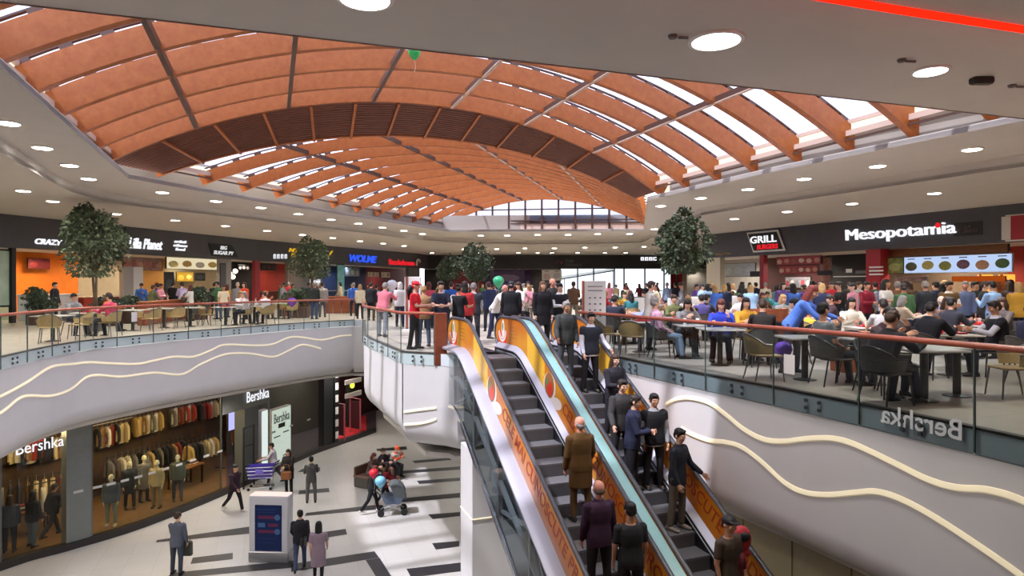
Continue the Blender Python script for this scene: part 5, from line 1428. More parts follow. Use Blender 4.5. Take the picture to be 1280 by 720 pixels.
def top_mesh(pose, kind, fine):
    key = ('top', pose, kind, fine)
    if key in _cache: return _cache[key]
    J = skeleton(pose); b = MB(); sit = POSES[pose].get('sit')
    g = {'tee': .014, 'shirt': .016, 'jacket': .027, 'coat': .03, 'vest': .034, 'dress': .018, 'polo': .015}[kind]
    torso(b, J, g, -.12 if kind != 'shirt' else -.1, .55 if kind in ('jacket', 'coat') else .51)
    if kind in ('coat', 'dress') and not sit:
        z0 = J['pelvis']; b.loft([ellring(z0+Vector((0, 0, t)), rx, ry, AX, Vector((0, 1, 0)), 16) for t, rx, ry in ((-.42 if kind == 'dress' else -.34, .2, .155), (-.2, .198, .15), (-.02, .196, .142), (.12, .17, .125))], True, True)
    if kind in ('jacket', 'shirt') and not sit:
        b.loft([ellring(J['pelvis']+Vector((0, 0, t)), rx, ry, AX, Vector((0, 1, 0)), 16) for t, rx, ry in ((-.13, .178+g*.4, .128+g*.4), (-.02, .176+g*.6, .126+g*.6), (.08, .16+g*.6, .118+g*.5))], True, True)
    for sh, el, wr in J['arms']:
        b.tcap(sh, sh.lerp(el, .3), .058+g*.6, .05+g*.6, 12)
        if kind in ('tee', 'polo', 'dress'):
            b.tcap(sh, sh.lerp(el, .62), .054+g*.6, .047+g*.8, 12)
        elif kind != 'vest':
            b.tcap(sh, el, .053+g*.6, .041+g*.7, 12); b.tcap(el, el.lerp(wr, .93), .041+g*.7, .03+g*.6, 12)
    if kind in ('jacket', 'coat', 'shirt', 'polo'):
        b.loft([ellring(J['neck']+J['sd']*t, r, r, AX, J['sd'].cross(AX), 14) for t, r in ((-.04, .085+g*.4), (.0, .072+g*.4), (.03, .066+g*.4))], True, True)
    me = remesh(b, .012 if fine else .019, 2); me.materials.clear(); me.materials.append(M_cloth); me.name = kind; _cache[key] = me
    return me
def legs_mesh(pose, kind, fine):
    key = ('legs', pose, kind, fine)
    if key in _cache: return _cache[key]
    J = skeleton(pose); b = MB(); sit = POSES[pose].get('sit')
    torso(b, J, .009, -.12, .12)
    for hip, kn, an in J['legs']:
        e = 1.0 if kind == 'trousers' else .98
        b.tcap(hip, kn, .098, .066, 12); b.tcap(kn, kn.lerp(an, .95), .064 if kind == 'trousers' else .058, .055 if kind == 'trousers' else .042, 12)
    b.ell(J['pelvis']+Vector((0, .01, -.03)), (.165, .115, .1), 14, 10)
    me = remesh(b, .013 if fine else .02, 2); me.materials.clear(); me.materials.append(M_cloth); me.name = kind; _cache[key] = me
    return me
def shoe_mesh(pose, i):
    key = ('shoe', pose, i)
    if key in _cache: return _cache[key]
    J = skeleton(pose); an = J['legs'][i][2]; b = MB(); kn = J['legs'][i][1]
    d = (kn-an).normalized(); tilt = math.atan2(d.y, d.z)*.5
    z = an.z-.085
    rings = []
    for y, rx, h in ((.075, .02, .05), (.06, .034, .085), (.02, .038, .105), (-.03, .04, .085), (-.09, .046, .06), (-.14, .044, .05), (-.175, .028, .035)):
        rings.append([(an.x+rx*math.cos(a), an.y+y, max(z, z+h/2+h/2*math.sin(a)) if math.sin(a) > -.5 else z) for a in [k*PI/6 for k in range(12)]])
    b.loft(rings, True, True)
    me = b.mesh('shoe', M_shoe, 60); _cache[key] = me
    return me
def hair_mesh(kind):
    key = ('hair', kind)
    if key in _cache: return _cache[key]
    b = MB()
    if kind != 'bald':
        b.ell((0, .012, .062), (.081, .098, .074), 16, 12); b.ell((0, .045, .012), (.08, .066, .085), 16, 12)
    else:
        b.ell((0, .05, -.03), (.073, .052, .055), 16, 10)
        for s in (1, -1): b.ell((s*.066, .03, -.01), (.013, .045, .04), 10, 8)
    if kind == 'short':
        for s in (1, -1): b.ell((s*.072, -.012, .03), (.014, .03, .04), 10, 8)
        b.ell((0, -.05, .098), (.06, .045, .025), 12, 8)
    if kind in ('long', 'bob'):
        L = .2 if kind == 'long' else .09
        b.ell((0, .055, -.02-L*.5), (.088, .05, .09+L*.6), 16, 12)
        for s in (1, -1): b.ell((s*.076, .005, -.03-L*.4), (.02, .05, .08+L*.5), 10, 10)
    if kind == 'bun':
        b.ell((0, .1, .1), (.045, .045, .042), 12, 10)
    if kind == 'cap':
        b = MB(); b.ell((0, .008, .058), (.088, .104, .078), 18, 12); b.loft([[(x*.075, -.075-.09*(1-x*x), .062+z) for x in [k/5-1 for k in range(11)]]+[(x*.075, -.05, .07+z) for x in [1-k/5 for k in range(11)]] for z in (-.006, .008)], True, True); b.ell((0, .05, -.01), (.08, .055, .06), 14, 10)
    if kind == 'hat':
        b.lathe([(.17, .055), (.165, .07), (.095, .075), (.09, .15), (.06, .17), (.0, .165)], 18)
    me = remesh(b, .009, 2); me.materials.clear(); me.materials.append(M_hair); me.name = 'hair'; _cache[key] = me
    return me
SK = {'fair': '#d3a68c', 'tan': '#b98a6e', 'pale': '#e0b9a4', 'olive': '#a77c60', 'ruddy': '#c78a76'}
HC = {'black': '#15110f', 'brown': '#3b281c', 'dark': '#231a15', 'grey': '#8a8580', 'blond': '#a88657', 'red': '#6b2a22', 'white': '#d8d5d0', 'redcap': '#c5202a', 'auburn': '#5a2c1e', 'ginger': '#b06a38'}
def setcol(o, c): o.color = (*lin(c), 1)
PEOPLE = []
def person(loc, face_deg, pose, top, tcol, lcol, label, hair='short', hcol='dark', skin='fair', scale=1.0, fine=False, legs='trousers', shoe='#1f1c1b', group=None, vest=None, cat='person', name='person', wide=1.06):
    """face_deg: 0 looks towards the camera side (-y), 90 looks along +x, 180 looks away"""
    o = link(name, body_mesh(pose, fine), None, loc, R(face_deg)); o.scale = (scale*wide, scale*(1+(wide-1)*.8), scale)
    setcol(o, SK.get(skin, skin)); tag(o, label, cat, group)
    J = skeleton(pose)
    t = link({'tee': 'tshirt', 'shirt': 'shirt', 'jacket': 'jacket', 'coat': 'coat', 'vest': 'vest', 'dress': 'dress', 'polo': 'shirt'}[top], top_mesh(pose, top, fine), o); setcol(t, tcol)
    if vest: v = link('vest', top_mesh(pose, 'vest', fine), o); setcol(v, vest)
    l = link('trousers', legs_mesh(pose, legs, fine), o); setcol(l, lcol)
    for i in (0, 1): s = link('shoe', shoe_mesh(pose, i), o); setcol(s, shoe)
    if hair:
        h = link({'cap': 'cap', 'hat': 'hat'}.get(hair, 'hair'), hair_mesh(hair), o); h.matrix_local = J['head_m']; setcol(h, HC.get(hcol, hcol))
    if hair in ('hat',):
        h = link('hair', hair_mesh('short'), o); h.matrix_local = J['head_m']; setcol(h, HC['dark'])
    o['pose_name'] = pose
    PEOPLE.append(o)
    return o
# ---------------------------------------------------------------- on the escalators
def on_esc(lane, px, py, z_extra=0, k=None, dt=None):
    """step and sideways offset whose foot point is seen at px, py"""
    best = None
    for kk in range(-2, 28):
        for d in [i*.05-.32 for i in range(14)]:
            p = esc_pos(lane, kk, d); u = 640+F*p.x/p.y; v = HY+F*(H-p.z)/p.y
            e = (u-px)**2+(v-py)**2*1.5
            if best is None or e < best[0]: best = (e, p, kk, d)
    return best[1]
def esc_person(lane, px, py, face_deg, *a, **k):
    p = on_esc(lane, px, py); p.z += .004
    return person(p, face_deg, *a, fine=True, **k)
UPH = 180+20.6      # facing up the slope (away), DOWN = towards the camera and a little right
DNH = 20.6
esc_person(0, 722, 640, UPH, 'rail_r', 'coat', '#553c1c', '#57452b', 'person in a brown jacket and brown trousers alone in the middle of the left escalator', hair='bald', hcol='grey', skin='ruddy', wide=1.05)
esc_person(0, 752, 755, UPH, 'stand', 'shirt', '#3a2338', '#26272b', 'person with a bald crown in a dark purple jumper low on the left escalator', hair='bald', hcol='#5d4c42', skin='ruddy', wide=1.08)
esc_person(0, 786, 775, UPH-8, 'stand', 'tee', '#28282c', '#26262a', 'person in a black T-shirt standing right behind the purple jumper on the left escalator', hcol='black', skin='tan')
esc_person(1, 707, 478, DNH, 'rail_r', 'jacket', '#3d403f', '#4d545b', 'person in a grey green jacket topmost on the right escalator beside white sleeves', hcol='grey', skin='tan', wide=1.05)
esc_person(1, 737, 493, DNH, 'rail_l', 'shirt', '#d5d6e2', '#23232a', 'person in a dark quilted vest over white sleeves near the top of the right escalator', hcol='dark', vest='#2c2f3a', skin='fair')
esc_person(1, 768, 545, DNH+6, 'clasp', 'jacket', '#2a2730', '#232228', 'long-haired person in a dark jacket, hands at the chest, on the right escalator', hair='long', hcol='brown', skin='pale', scale=.95)
esc_person(1, 776, 592, DNH, 'rail_r', 'jacket', '#393739', '#2c2d33', 'young person in a charcoal hooded jacket behind the navy jackets on the right escalator', hcol='dark', skin='fair')
esc_person(1, 792, 617, DNH+50, 'clasp', 'jacket', '#22263c', '#1d1d24', 'person in a navy jacket with pale hood turned sideways on the right escalator', hcol='dark', skin='fair')
esc_person(1, 822, 622, DNH-10, 'stand', 'shirt', '#8f9094', '#1f1f25', 'person in an open black jacket over a grey striped shirt on the right escalator', hcol='black', vest='#1e1e22', skin='tan')
esc_person(1, 846, 660, DNH+28, 'rail_l', 'shirt', '#24262f', '#5f594f', 'person in a black jumper and khaki trousers holding the outer handrail of the right escalator', hcol='black', skin='fair', shoe='#77726c')
esc_person(1, 902, 775, DNH+14, 'stand', 'tee', '#4c4036', '#33312f', 'heavily built person in a dark olive T-shirt and dark cap lowest on the right escalator', hair='cap', hcol='#1d1b1c', skin='tan', wide=1.12)
esc_person(1, 918, 800, DNH, 'stand', 'tee', '#6b2630', '#2a2a33', 'child with a crew cut at the bottom edge before the heavily built person', hcol='brown', skin='fair', scale=.8)
b = MB(); b.ell((0, 0, .0), (.15, .1, .2), 14, 10); b.bbox((0, 0, -.2), (.26, .16, .08), .03); b.ell((.02, -.07, .05), (.09, .05, .08), 10, 8, 1)
p = on_esc(1, 925, 790); tag(b.build('backpack', [mat('bag_red', '#b32a34', .6), M_blk], smooth=50, loc=(p.x+.1, p.y+.18, p.z+1.3)), 'red and black bag held by the heavily built person on the right escalator', 'bag')
# ---------------------------------------------------------------- lower floor
def low(px, py): return gp(px, py, LOWZ)
person(low(221, 717), 180, 'phone', 'shirt', '#565a66', '#3c4450', 'person in a grey jumper and jeans seen from behind, carrying a bag', hcol='brown', fine=True)
b = MB(); b.bbox((0, 0, .2), (.3, .12, .42), .03); b.tube([(-.08, 0, .4), (-.06, 0, .55), (.06, 0, .55), (.08, 0, .4)], .01, 6)
q = low(234, 712); tag(b.build('shopping_bag', mat('bag_olive', '#4b4d42', .6), loc=(q.x, q.y, LOWZ+.42)), 'dark grey carrier bag in the hand of the person in a grey jumper', 'bag')
person(low(293, 639), 65, 'walk', 'jacket', '#33212a', '#1e1b1e', 'person in a dark maroon coat and black trousers striding past the doorway', hcol='black', hair='bun', fine=True, shoe='#b9b4b0')
person(low(343, 605), -80, 'push', 'shirt', '#b6b0b4', '#4e4a4c', 'person in a pale top pushing the purple shopping trolley by the lit panel', hcol='black', skin='tan', fine=True)
person(low(361, 616), -15, 'clasp', 'coat', '#2c2825', '#1d1c20', 'person in a long dark coat with a brown bag in front', hair='long', hcol='brown', fine=True)
b = MB(); b.bbox((0, 0, .0), (.4, .14, .34), .05); b.tube([(-.14, 0, .15), (-.1, 0, .42), (.1, 0, .42), (.14, 0, .15)], .012, 6)
q = low(361, 616); tag(b.build('handbag', mat('bag_tan', '#8a552f', .5), loc=(q.x, q.y-.3, LOWZ+.78)), 'tan brown handbag held in front of the long dark coat', 'bag')
person(low(389, 628), 200, 'fold', 'shirt', '#545351', '#636363', 'person all in grey with raised arms seen from behind near the short dark inlays', hcol='black', fine=True)
person(low(375, 712), 196, 'walk_b', 'jacket', '#27262b', '#414a63', 'person in a black jacket and blue jeans walking beside the lilac coat', hcol='black', fine=True, wide=1.05)
person(low(398, 728), 188, 'stroll', 'dress', '#8f7c88', '#1e1c20', 'person with long black hair in a lilac grey coat and black tights', hair='long', hcol='black', fine=True, legs='tights', scale=.97)
b = MB(); b.bbox((0, 0, 0), (.12, .32, .3), .05)
q = low(387, 716); tag(b.build('handbag', M_blk, loc=(q.x-.16, q.y-.05, LOWZ+.92)), 'black shoulder bag at the side of the lilac grey coat', 'bag')
# trolley
q = low(326, 611)
t = thing('shopping_trolley', 'purple shopping trolley pushed past the lower shop doorway', 'trolley', q, R(10))
b = MB(); b.loft([[(-.5*k, -.27*k, z), (.5*k, -.27*k, z), (.55*k, .27*k, z), (-.5*k, .27*k, z)] for z, k in ((.45, .8), (.95, 1.0))], True, False)
b.build('basket', mat('trolley_purple', '#46379a', .5), t, fixn=True)
b = MB()
for z, k in ((.5, .83), (.64, .89), (.78, .94), (.93, 1.0)):
    P_ = [(-.5*k-.012, -.27*k-.012, z), (.53*k+.012, -.27*k-.012, z), (.55*k+.012, .27*k+.012, z), (-.5*k-.012, .27*k+.012, z)]
    b.tube(P_+P_[:1], .012, 6)
b.build('wire_rim', M_steel, t)
b = MB(); b.bbox((0, -.285, .76), (.3, .02, .2), .006); b.build('front_plate', mat('trolley_label', '#6a5cc0', .5), t)
b = MB()
for y in (-.24, .24): b.tube([(-.45, y, .1), (.45, y, .12), (.42, y, .45)], .018, 6)
b.tube([(.45, -.25, .1), (.45, .25, .1)], .018, 6)
b.build('chassis', M_steel, t)
b = MB(); b.tube([(.5, -.27, .95), (.68, -.27, 1.05), (.68, .27, 1.05), (.5, .27, .95)], .02, 8); b.build('handle', M_blk, t)
for x in (-.42, .42):
    for y in (-.24, .24):
        b = MB(); b.lathe([(.001, -.02), (.06, -.02), (.06, .02), (.001, .02)], 12, M=Matrix.Translation((x, y, .06)) @ Matrix.Rotation(R(90), 4, 'X')); b.build('wheel', M_blk, t)
# family by the bench
def benchp(x, y=-.12): b_ = gp(474, 601, LOWZ); v = Matrix.Rotation(R(62), 2) @ Vector((x, y)); return (b_.x+v.x, b_.y+v.y, LOWZ+.04)
person(low(465, 641), 105, 'push', 'jacket', '#1d1c21', '#1b1b20', 'person in black pushing the grey pram, seen from the side', hair='bob', hcol='auburn', fine=True, shoe='#cfcac5')
person(low(481, 631), 112, 'push', 'shirt', '#8c2630', '#1c1b20', 'person in a dark red top and black leggings beside the pram', hair='long', hcol='brown', fine=True, shoe='#c9a0a0', scale=.9)
person(benchp(0.72), 58, 'sit_chin', 'shirt', '#d8542a', '#3a3a40', 'person in bright orange with a white scarf sitting on the bench', hair='cap', hcol='#d8542a', fine=True, vest='#e0d8d0')
person(benchp(0.0), 66, 'sit', 'jacket', '#2d2b33', '#8a6a58', 'person in a dark jacket sitting in the middle of the bench', hcol='brown', fine=True)
person(benchp(-0.72), 62, 'sit_eat', 'shirt', '#5d4a46', '#6d747c', 'person in a brown top and grey jeans sitting at one bench end', hcol='auburn', hair='bob', fine=True)
def balloon(p, c, lab, r=.14, string=.9):
    t = thing('balloon', lab, 'balloon', p)
    b = MB(); b.lathe([(.001, -1.25*r), (.08*r, -1.2*r), (.35*r, -1.0*r), (.8*r, -.45*r), (1.0*r, .1*r), (.92*r, .5*r), (.6*r, .85*r), (.001, 1.02*r)], 16); b.build('balloon_skin', mat('balloon_'+c.strip('#'), c, .25), t, smooth=True)
    b = MB(); b.tube([(0, 0, -1.2*r), (.03, .02, -1.2*r-string*.5), (0, 0, -1.2*r-string)], .004, 5); b.build('string', M_white, t)
q = low(474, 640); balloon((q.x+.15, q.y-.5, LOWZ+1.25), '#7fc4e6', 'light blue balloon in front of the person pushing the pram', .2, .5)
balloon((q.x-.12, q.y-.35, LOWZ+1.5), '#d92a3a', 'red balloon just behind the light blue balloon', .17, .5)
q = low(491, 642)
t = thing('pram', 'grey hooded pram with black wheels on the lower floor', 'pram', q, R(-78))
b = MB(); b.loft([[(x*.26, -.36*k, z) for x in (-1, -.5, 0, .5, 1)]+[(x*.26, .36*k, z) for x in (1, .5, 0, -.5, -1)] for z, k in ((.42, .7), (.6, 1.0), (.7, 1.02))], True, True); b.build('carrycot', mat('pram_blue', '#5a6a80', .7), t, fixn=True)
b = MB()
b.loft([[(x, .08+.4*math.cos(R(a))*k, .66+.5*math.sin(R(a))*k) for a in range(-10, 121, 13)] for x, k in ((-.28, .88), (-.26, 1), (.26, 1), (.28, .88))], False, False, closed=False)
b.loft([[(x, .08+.38*math.cos(R(a)), .66+.48*math.sin(R(a))) for a in range(-10, 121, 13)]+[(x, .08, .66)] for x in (-.262, -.24)], True, True)
b.loft([[(x, .08+.38*math.cos(R(a)), .66+.48*math.sin(R(a))) for a in range(-10, 121, 13)]+[(x, .08, .66)] for x in (.24, .262)], True, True)
b.build('hood', mat('pram_hood', '#555b5c', .75), t, fixn=True)
b = MB(); b.tube([(-.24, .3, .42), (-.24, -.42, .12)], .018, 6); b.tube([(.24, .3, .42), (.24, -.42, .12)], .018, 6); b.tube([(-.24, -.25, .45), (-.24, .4, .12)], .018, 6); b.tube([(.24, -.25, .45), (.24, .4, .12)], .018, 6); b.tube([(-.24, -.42, .12), (.24, -.42, .12)], .016, 6); b.build('chassis', M_steel, t)
b = MB(); b.tube([(-.22, -.3, .62), (-.22, -.7, 1.0), (.22, -.7, 1.0), (.22, -.3, .62)], .018, 8); b.build('handle', M_blk, t)
for x in (-.27, .27):
    for y, r in ((-.42, .12), (.4, .12)):
        b = MB(); b.lathe([(.02, -.025), (r*.7, -.02), (r, -.025), (r, .025), (r*.7, .02), (.02, .025)], 16, M=Matrix.Translation((x, y, r)) @ Matrix.Rotation(R(90), 4, 'Y')); b.build('wheel', M_blk, t)
# shoppers behind the leftmost window, mannequins in the big one
def inshop(px, back): p, n_, rz = lpos(px, -back); return (p.x, p.y, LOWZ+.1)
person(inshop(12, .9), 200, 'stand', 'jacket', '#4a4e5c', '#2a2c38', 'person in a grey blue jacket behind the leftmost lower window', hair='long', hcol='brown', fine=True)
person(inshop(40, .8), 170, 'stand_turn', 'jacket', '#26252b', '#6b7684', 'person in a black jacket and pale jeans behind the leftmost lower window', hair='long', hcol='dark', fine=True)
person(inshop(66, 1.3), 160, 'walk', 'jacket', '#222226', '#22232a', 'person all in black behind the lower window next to the wide grey column', hcol='black', fine=True)
MQ = dict(name='mannequin', cat='mannequin', fine=True, skin='#d8cfae')
person(inshop(139, .8), 20, 'stand', 'jacket', '#5d636d', '#8d9383', 'pale mannequin in a grey jacket and light trousers closest to the big window glass', hair=None, shoe='#b9b8a8', **MQ)
person(inshop(162, 1.8), 35, 'stand_turn', 'coat', '#2c2e33', '#33343a', 'mannequin in a black coat further inside the big lower window', hair=None, **MQ)
person(inshop(196, 1.0), 10, 'stand', 'shirt', '#b9a982', '#8f8468', 'mannequin in sand coloured clothes in the middle of the big lower window', hair=None, **MQ)
person(inshop(222, .9), 30, 'stand', 'jacket', '#5a5f55', '#4a5258', 'mannequin in a dull green jacket in the far part of the big lower window', hair=None, **MQ)
person(inshop(180, 2.0), 60, 'stand', 'dress', '#7d7a74', '#46444a', 'mannequin in a grey dress deep in the big lower window', hair=None, **MQ)
person(inshop(297, 2.6), 20, 'stand', 'jacket', '#5a3d22', '#28242a', 'shopper in a brown jacket inside the lilac lit doorway', hcol='black', fine=True)
# ================================================================ cafe furniture
M_tan = mat('tan_rattan', '#b49a68', .6, noise=.25, nscale=60, bump=.4)
M_darkc = mat('dark_rattan', '#4a4743', .6, noise=.2, nscale=60, bump=.4)
M_leg = mat('chair_leg_grey', '#7d7b76', .35, metal=.6)
M_legd = mat('chair_leg_dark', '#3f3d3b', .4, metal=.4)
M_top = mat('table_top_pale', '#cdc8c0', .3)
def make_chair(label, m, ml):
    t = thing('cafe_chair', label, 'chair')
    b = MB(); b.bbox((0, -.1, .435), (.44, .42, .03), .015); b.build('seat', m, t)
    b = MB(); rin = []
    for k in range(13):
        a = R(-20+220*k/12)
        q = Vector((.25*math.cos(a), -.02+.25*math.sin(a), 0)); h = .46+.34*max(0, math.sin(a))**.6 if math.sin(a) > 0 else .62
        h = max(h, .62)
        o = Vector((math.cos(a), math.sin(a), 0))
        rin.append([tuple(q+Vector((0, 0, .47))), tuple(q+o*.03+Vector((0, 0, h))), tuple(q+o*.055+Vector((0, 0, h))), tuple(q+o*.022+Vector((0, 0, .47)))])
    b.loft(rin, True, True); b.build('backrest', m, t, smooth=40, fixn=True)
    b = MB(); b.tube([(.3*math.cos(R(-20+220*k/12)), -.02+.3*math.sin(R(-20+220*k/12)), max(.64, .47+.34*max(0, math.sin(R(-20+220*k/12)))**.6)) for k in range(13)], .016, 6); b.build('frame', ml, t, smooth=50)
    for x in (-1, 1):
        for y, yy in ((-.27, -.31), (.1, .2)):
            b = MB(); b.tube([(x*.19, y, .44), (x*.23, yy, 0)], .015, 6, rr=[.017, .012]); b.build('leg', ml, t)
    return t
_ch = {'tan': make_chair('x', M_tan, M_leg), 'dark': make_chair('x', M_darkc, M_legd)}
_used = set()
def chair(p, rz, kind, label, group=None):
    if kind not in _used:
        _used.add(kind); o = _ch[kind]; o.location = p; o.rotation_euler = (0, 0, rz); o['label'] = label
        if group: o['group'] = group
        return o
    o = dup(_ch[kind], p, rz, label)
    if group: o['group'] = group
    elif 'group' in o: del o['group']
    return o
def make_table():
    t = thing('cafe_table', 'x', 'table')
    b = MB(); b.bbox((0, 0, .735), (.8, .8, .03), .012); b.build('table_top', M_top, t)
    b = MB(); b.tube([(0, 0, .03), (0, 0, .72)], .055, 12); b.build('pillar', mat('dark_column', '#35322f', .4), t, smooth=60)
    b = MB(); b.lathe([(.001, .035), (.06, .035), (.19, .012), (.19, 0), (.001, 0)], 16); b.build('foot', mat('dark_column', '#35322f', .4), t, smooth=40)
    return t
_tb = make_table(); _tbu = []
def table(p, rz, label, group=None):
    if not _tbu:
        _tbu.append(1); o = _tb; o.location = p; o.rotation_euler = (0, 0, rz); o['label'] = label
    else: o = dup(_tb, p, rz, label)
    if group: o['group'] = group
    elif 'group' in o: del o['group']
    return o
def make_tray():
    t = thing('food_tray', 'x', 'tray')
    b = MB(); b.loft([[(-x, -y, z), (x, -y, z), (x, y, z), (-x, y, z)] for x, y, z in ((.2, .14, 0), (.22, .16, .025), (.205, .145, .02), (.19, .13, .008))], True, True); b.build('tray_base', mat('tray_red', '#b3202c', .35), t, fixn=True)
    b = MB(); b.bbox((-.06, .02, .04), (.14, .1, .06), .02); b.build('food_box', mat('food_box_red', '#cf3b35', .5), t)
    b = MB(); b.box((.06, -.04, .012), (.16, .12, .004)); b.build('paper_sheet', M_white, t)
    return t
_ty = make_tray(); _tyu = []
def tray(p, rz, label, group=None):
    if not _tyu: _tyu.append(1); o = _ty; o.location = p; o.rotation_euler = (0, 0, rz); o['label'] = label
    else: o = dup(_ty, p, rz, label)
    if group: o['group'] = group
    elif 'group' in o: del o['group']
    return o
def cup(p, label, group=None):
    t = thing('paper_cup', label, 'cup', p, 0, group)
    b = MB(); b.lathe([(.001, 0), (.03, 0), (.042, .12), (.038, .12), (.001, .11)], 12); b.build('cup_body', M_white, t, smooth=40)
    b = MB(); b.lathe([(.001, .135), (.036, .135), (.045, .12), (.001, .118)], 12); b.build('lid', M_white, t, smooth=40)
    b = MB(); b.tube([(0, 0, .13), (.015, 0, .2)], .004, 5); b.build('straw', mat('tray_red', '#b3202c', .35), t)
CN = {'#c79cb0': 'lilac checked', '#7d7d7c': 'grey', '#232326': 'black', '#6d6f45': 'olive', '#2f46b8': 'bright blue', '#2b2b30': 'dark', '#d0c8b8': 'cream', '#d8d5d0': 'white', '#6b7683': 'grey blue', '#8c2a3a': 'maroon'}
def spot(T, a, r): return Vector((T.x+r*math.sin(R(a)), T.y-r*math.cos(R(a)), 0))
def cafe(px, Y, where, seats, stuff=(), kind='dark', rot=0, r=.8, tgroup=None):
    """a table with its chairs and sitters; where names the table in words"""
    T = at(px, Y); rz = math.atan2(T.x, T.y)*-1*0+R(rot)
    table(T, rz, f'square pale cafe table {where}', tgroup)
    for i, s in enumerate(seats):
        a = s[0]; p = spot(T, a, r); fd = a+180; ck = s[1]
        side = {0: 'camera side', 45: 'near right corner', 90: 'right side', 135: 'far right corner', 180: 'far side', 225: 'far left corner', 270: 'left side', 315: 'near left corner'}[round(a/45) % 8*45]
        if len(s) > 2 and s[2]:
            sp = s[2]
            o = person(p, fd, sp.pop('pose', 'sit'), sp.pop('top', 'shirt'), sp.pop('t'), sp.pop('l', '#2b2d38'), sp.pop('label'), **sp)
            lab = f'{ck} rattan chair at the {side} of the table {where}'
        else:
            lab = f'empty {ck} chair at the {side} of the table {where}'
        chair(p, R(fd), ck, lab)
    for k in stuff:
        if k[0] == 'tray': tray((T.x+k[1], T.y+k[2], .752), R(k[3] if len(k) > 3 else 0), f'red food tray on the table {where}', f'trays on the table {where}')
        if k[0] == 'cup': cup((T.x+k[1], T.y+k[2], .752), f'white paper cup on the table {where}', f'cups on the table {where}')
S = lambda **k: k
# ---- right side, behind the grey glass
cafe(868, 14.3, 'of the lilac shirt', [(270, 'dark', S(t='#c79cb0', l='#7d8ca3', label='person in a lilac checked shirt seated by the rail, back turned', hcol='grey', pose='sit_back', fine=True)), (180, 'dark', S(t='#7f7f7d', label='person in a grey jumper with bowed head and clasped hands at the rail table', hair='bob', hcol='dark', pose='sit_chin', fine=True))], [('cup', .1, .1), ('cup', -.2, .05)])
cafe(851, 17.4, 'behind the lilac shirt', [(0, 'dark', S(t='#25282b', top='tee', label='person in a black T-shirt with blond hair seated behind the lilac shirt', hcol='blond')), (180, 'tan', S(t='#6d6f45', label='person in an olive green top seated under the right tree', hcol='brown'))], [('tray', 0, 0)])
cafe(900, 13.1, 'of the bright blue top', [(160, 'dark', S(t='#2c3fae', label='person in a bright blue top seated facing the rail', hair='long', hcol='auburn', pose='sit_eat', fine=True)), (80, 'dark', None)], [('cup', .1, 0)])
cafe(1006, 11.1, 'by the taped notice', [(275, 'tan', None), (60, 'dark', None)], kind='tan')
cafe(948, 13.6, 'left of the blue blouse', [(345, 'dark', S(t='#2a2624', label='person with brown hair, back to the rail, left of the blue blouse', hcol='brown', fine=True)), (80, 'dark', S(t='#1f1f23', label='person in black with long dark hair beside the curved wooden bench', hair='long', hcol='black')), (180, 'tan', S(t='#c4902f', label='person in mustard yellow seated behind the long dark hair', hair='long', hcol='dark'))], [('tray', 0, 0), ('cup', .2, .2)])
cafe(1092, 10.6, 'of the grey T-shirt', [(275, 'dark', S(t='#6b7377', top='tee', label='person with thick black hair in a grey T-shirt seated at the rail', hcol='black', skin='tan', pose='sit_back', fine=True)), (170, 'dark', None)], [('tray', .1, .1)])
cafe(1155, 9.1, 'of the bent dark jacket', [(290, 'dark', S(t='#27252a', top='jacket', label='young person in a dark jacket bent low over a table at the rail', hcol='brown', pose='sit_eat', fine=True, scale=.96)), (200, 'dark', S(t='#4a3c42', top='jacket', label='person with black hair and a hand at the face behind the bent dark jacket', hcol='black', pose='sit_chin', fine=True))])
cafe(1186, 11.7, 'of the dark suit', [(300, 'dark', S(t='#1d1e25', top='jacket', label='broad person in a dark suit eating, seen from behind at a table of red trays', hcol='black', pose='sit_eat', fine=True, wide=1.12)), (75, 'dark', S(t='#b9bac6', label='person in a black vest over white striped sleeves facing the red trays', hcol='dark', skin='olive', vest='#202026', fine=True))], [('tray', -.12, 0, 20), ('tray', .15, .1, 80), ('cup', .0, .25)])
cafe(1196, 9.5, 'alone at the right rail', [(80, 'tan', None), (255, 'dark', None)], rot=12)
cafe(1345, 10.4, 'at the right edge', [(270, 'dark', S(t='#2b2d44', label='person in navy seated at the right edge of the picture', hcol='black', fine=True))], [('tray', 0, 0)])
cafe(1218, 14.3, 'behind the red trays', [(190, 'tan', S(t='#7a5a48', label='young person smiling at the table behind the red trays', hair='long', hcol='brown', skin='pale')), (100, 'dark', S(t='#5d5450', label='person in a taupe top with brown hair near the right edge', hair='bob', hcol='brown')), (290, 'dark', S(t='#33333a', top='jacket', label='person with dark hair in charcoal left of the smiling young person', hcol='black'))], [('tray', 0, .1), ('tray', .1, -.15), ('cup', .25, .2), ('cup', -.2, .2)])
cafe(1163, 16.6, 'with many trays and cups', [(345, 'dark', S(t='#5a6884', label='bald person in a grey blue top at the table with many trays', hair='bald', hcol='grey')), (270, 'dark', S(t='#b7a590', top='shirt', label='person in a beige scarf seated left of the bald person', hair='bob', hcol='grey'))], [('tray', 0, 0), ('tray', .15, .2, 60), ('cup', .25, -.1), ('cup', -.25, .1), ('cup', -.1, .28)])
cafe(1087, 13.6, 'of the pale T-shirt', [(350, 'tan', S(t='#b7b6b6', top='tee', label='person in a pale grey T-shirt, back turned, in a tan chair', hcol='dark', fine=True)), (180, 'dark', S(t='#cfc8b4', label='person in a cream striped top facing the pale grey T-shirt', hair='long', hcol='black'))], [('tray', 0, 0)])
cafe(1036, 15.2, 'of the yellow child', [(300, 'tan', S(t='#e0b53a', label='small child in yellow at the table behind the leaning blue blouse', hcol='ginger', scale=.8)), (120, 'dark', None)], [('cup', 0, 0)])
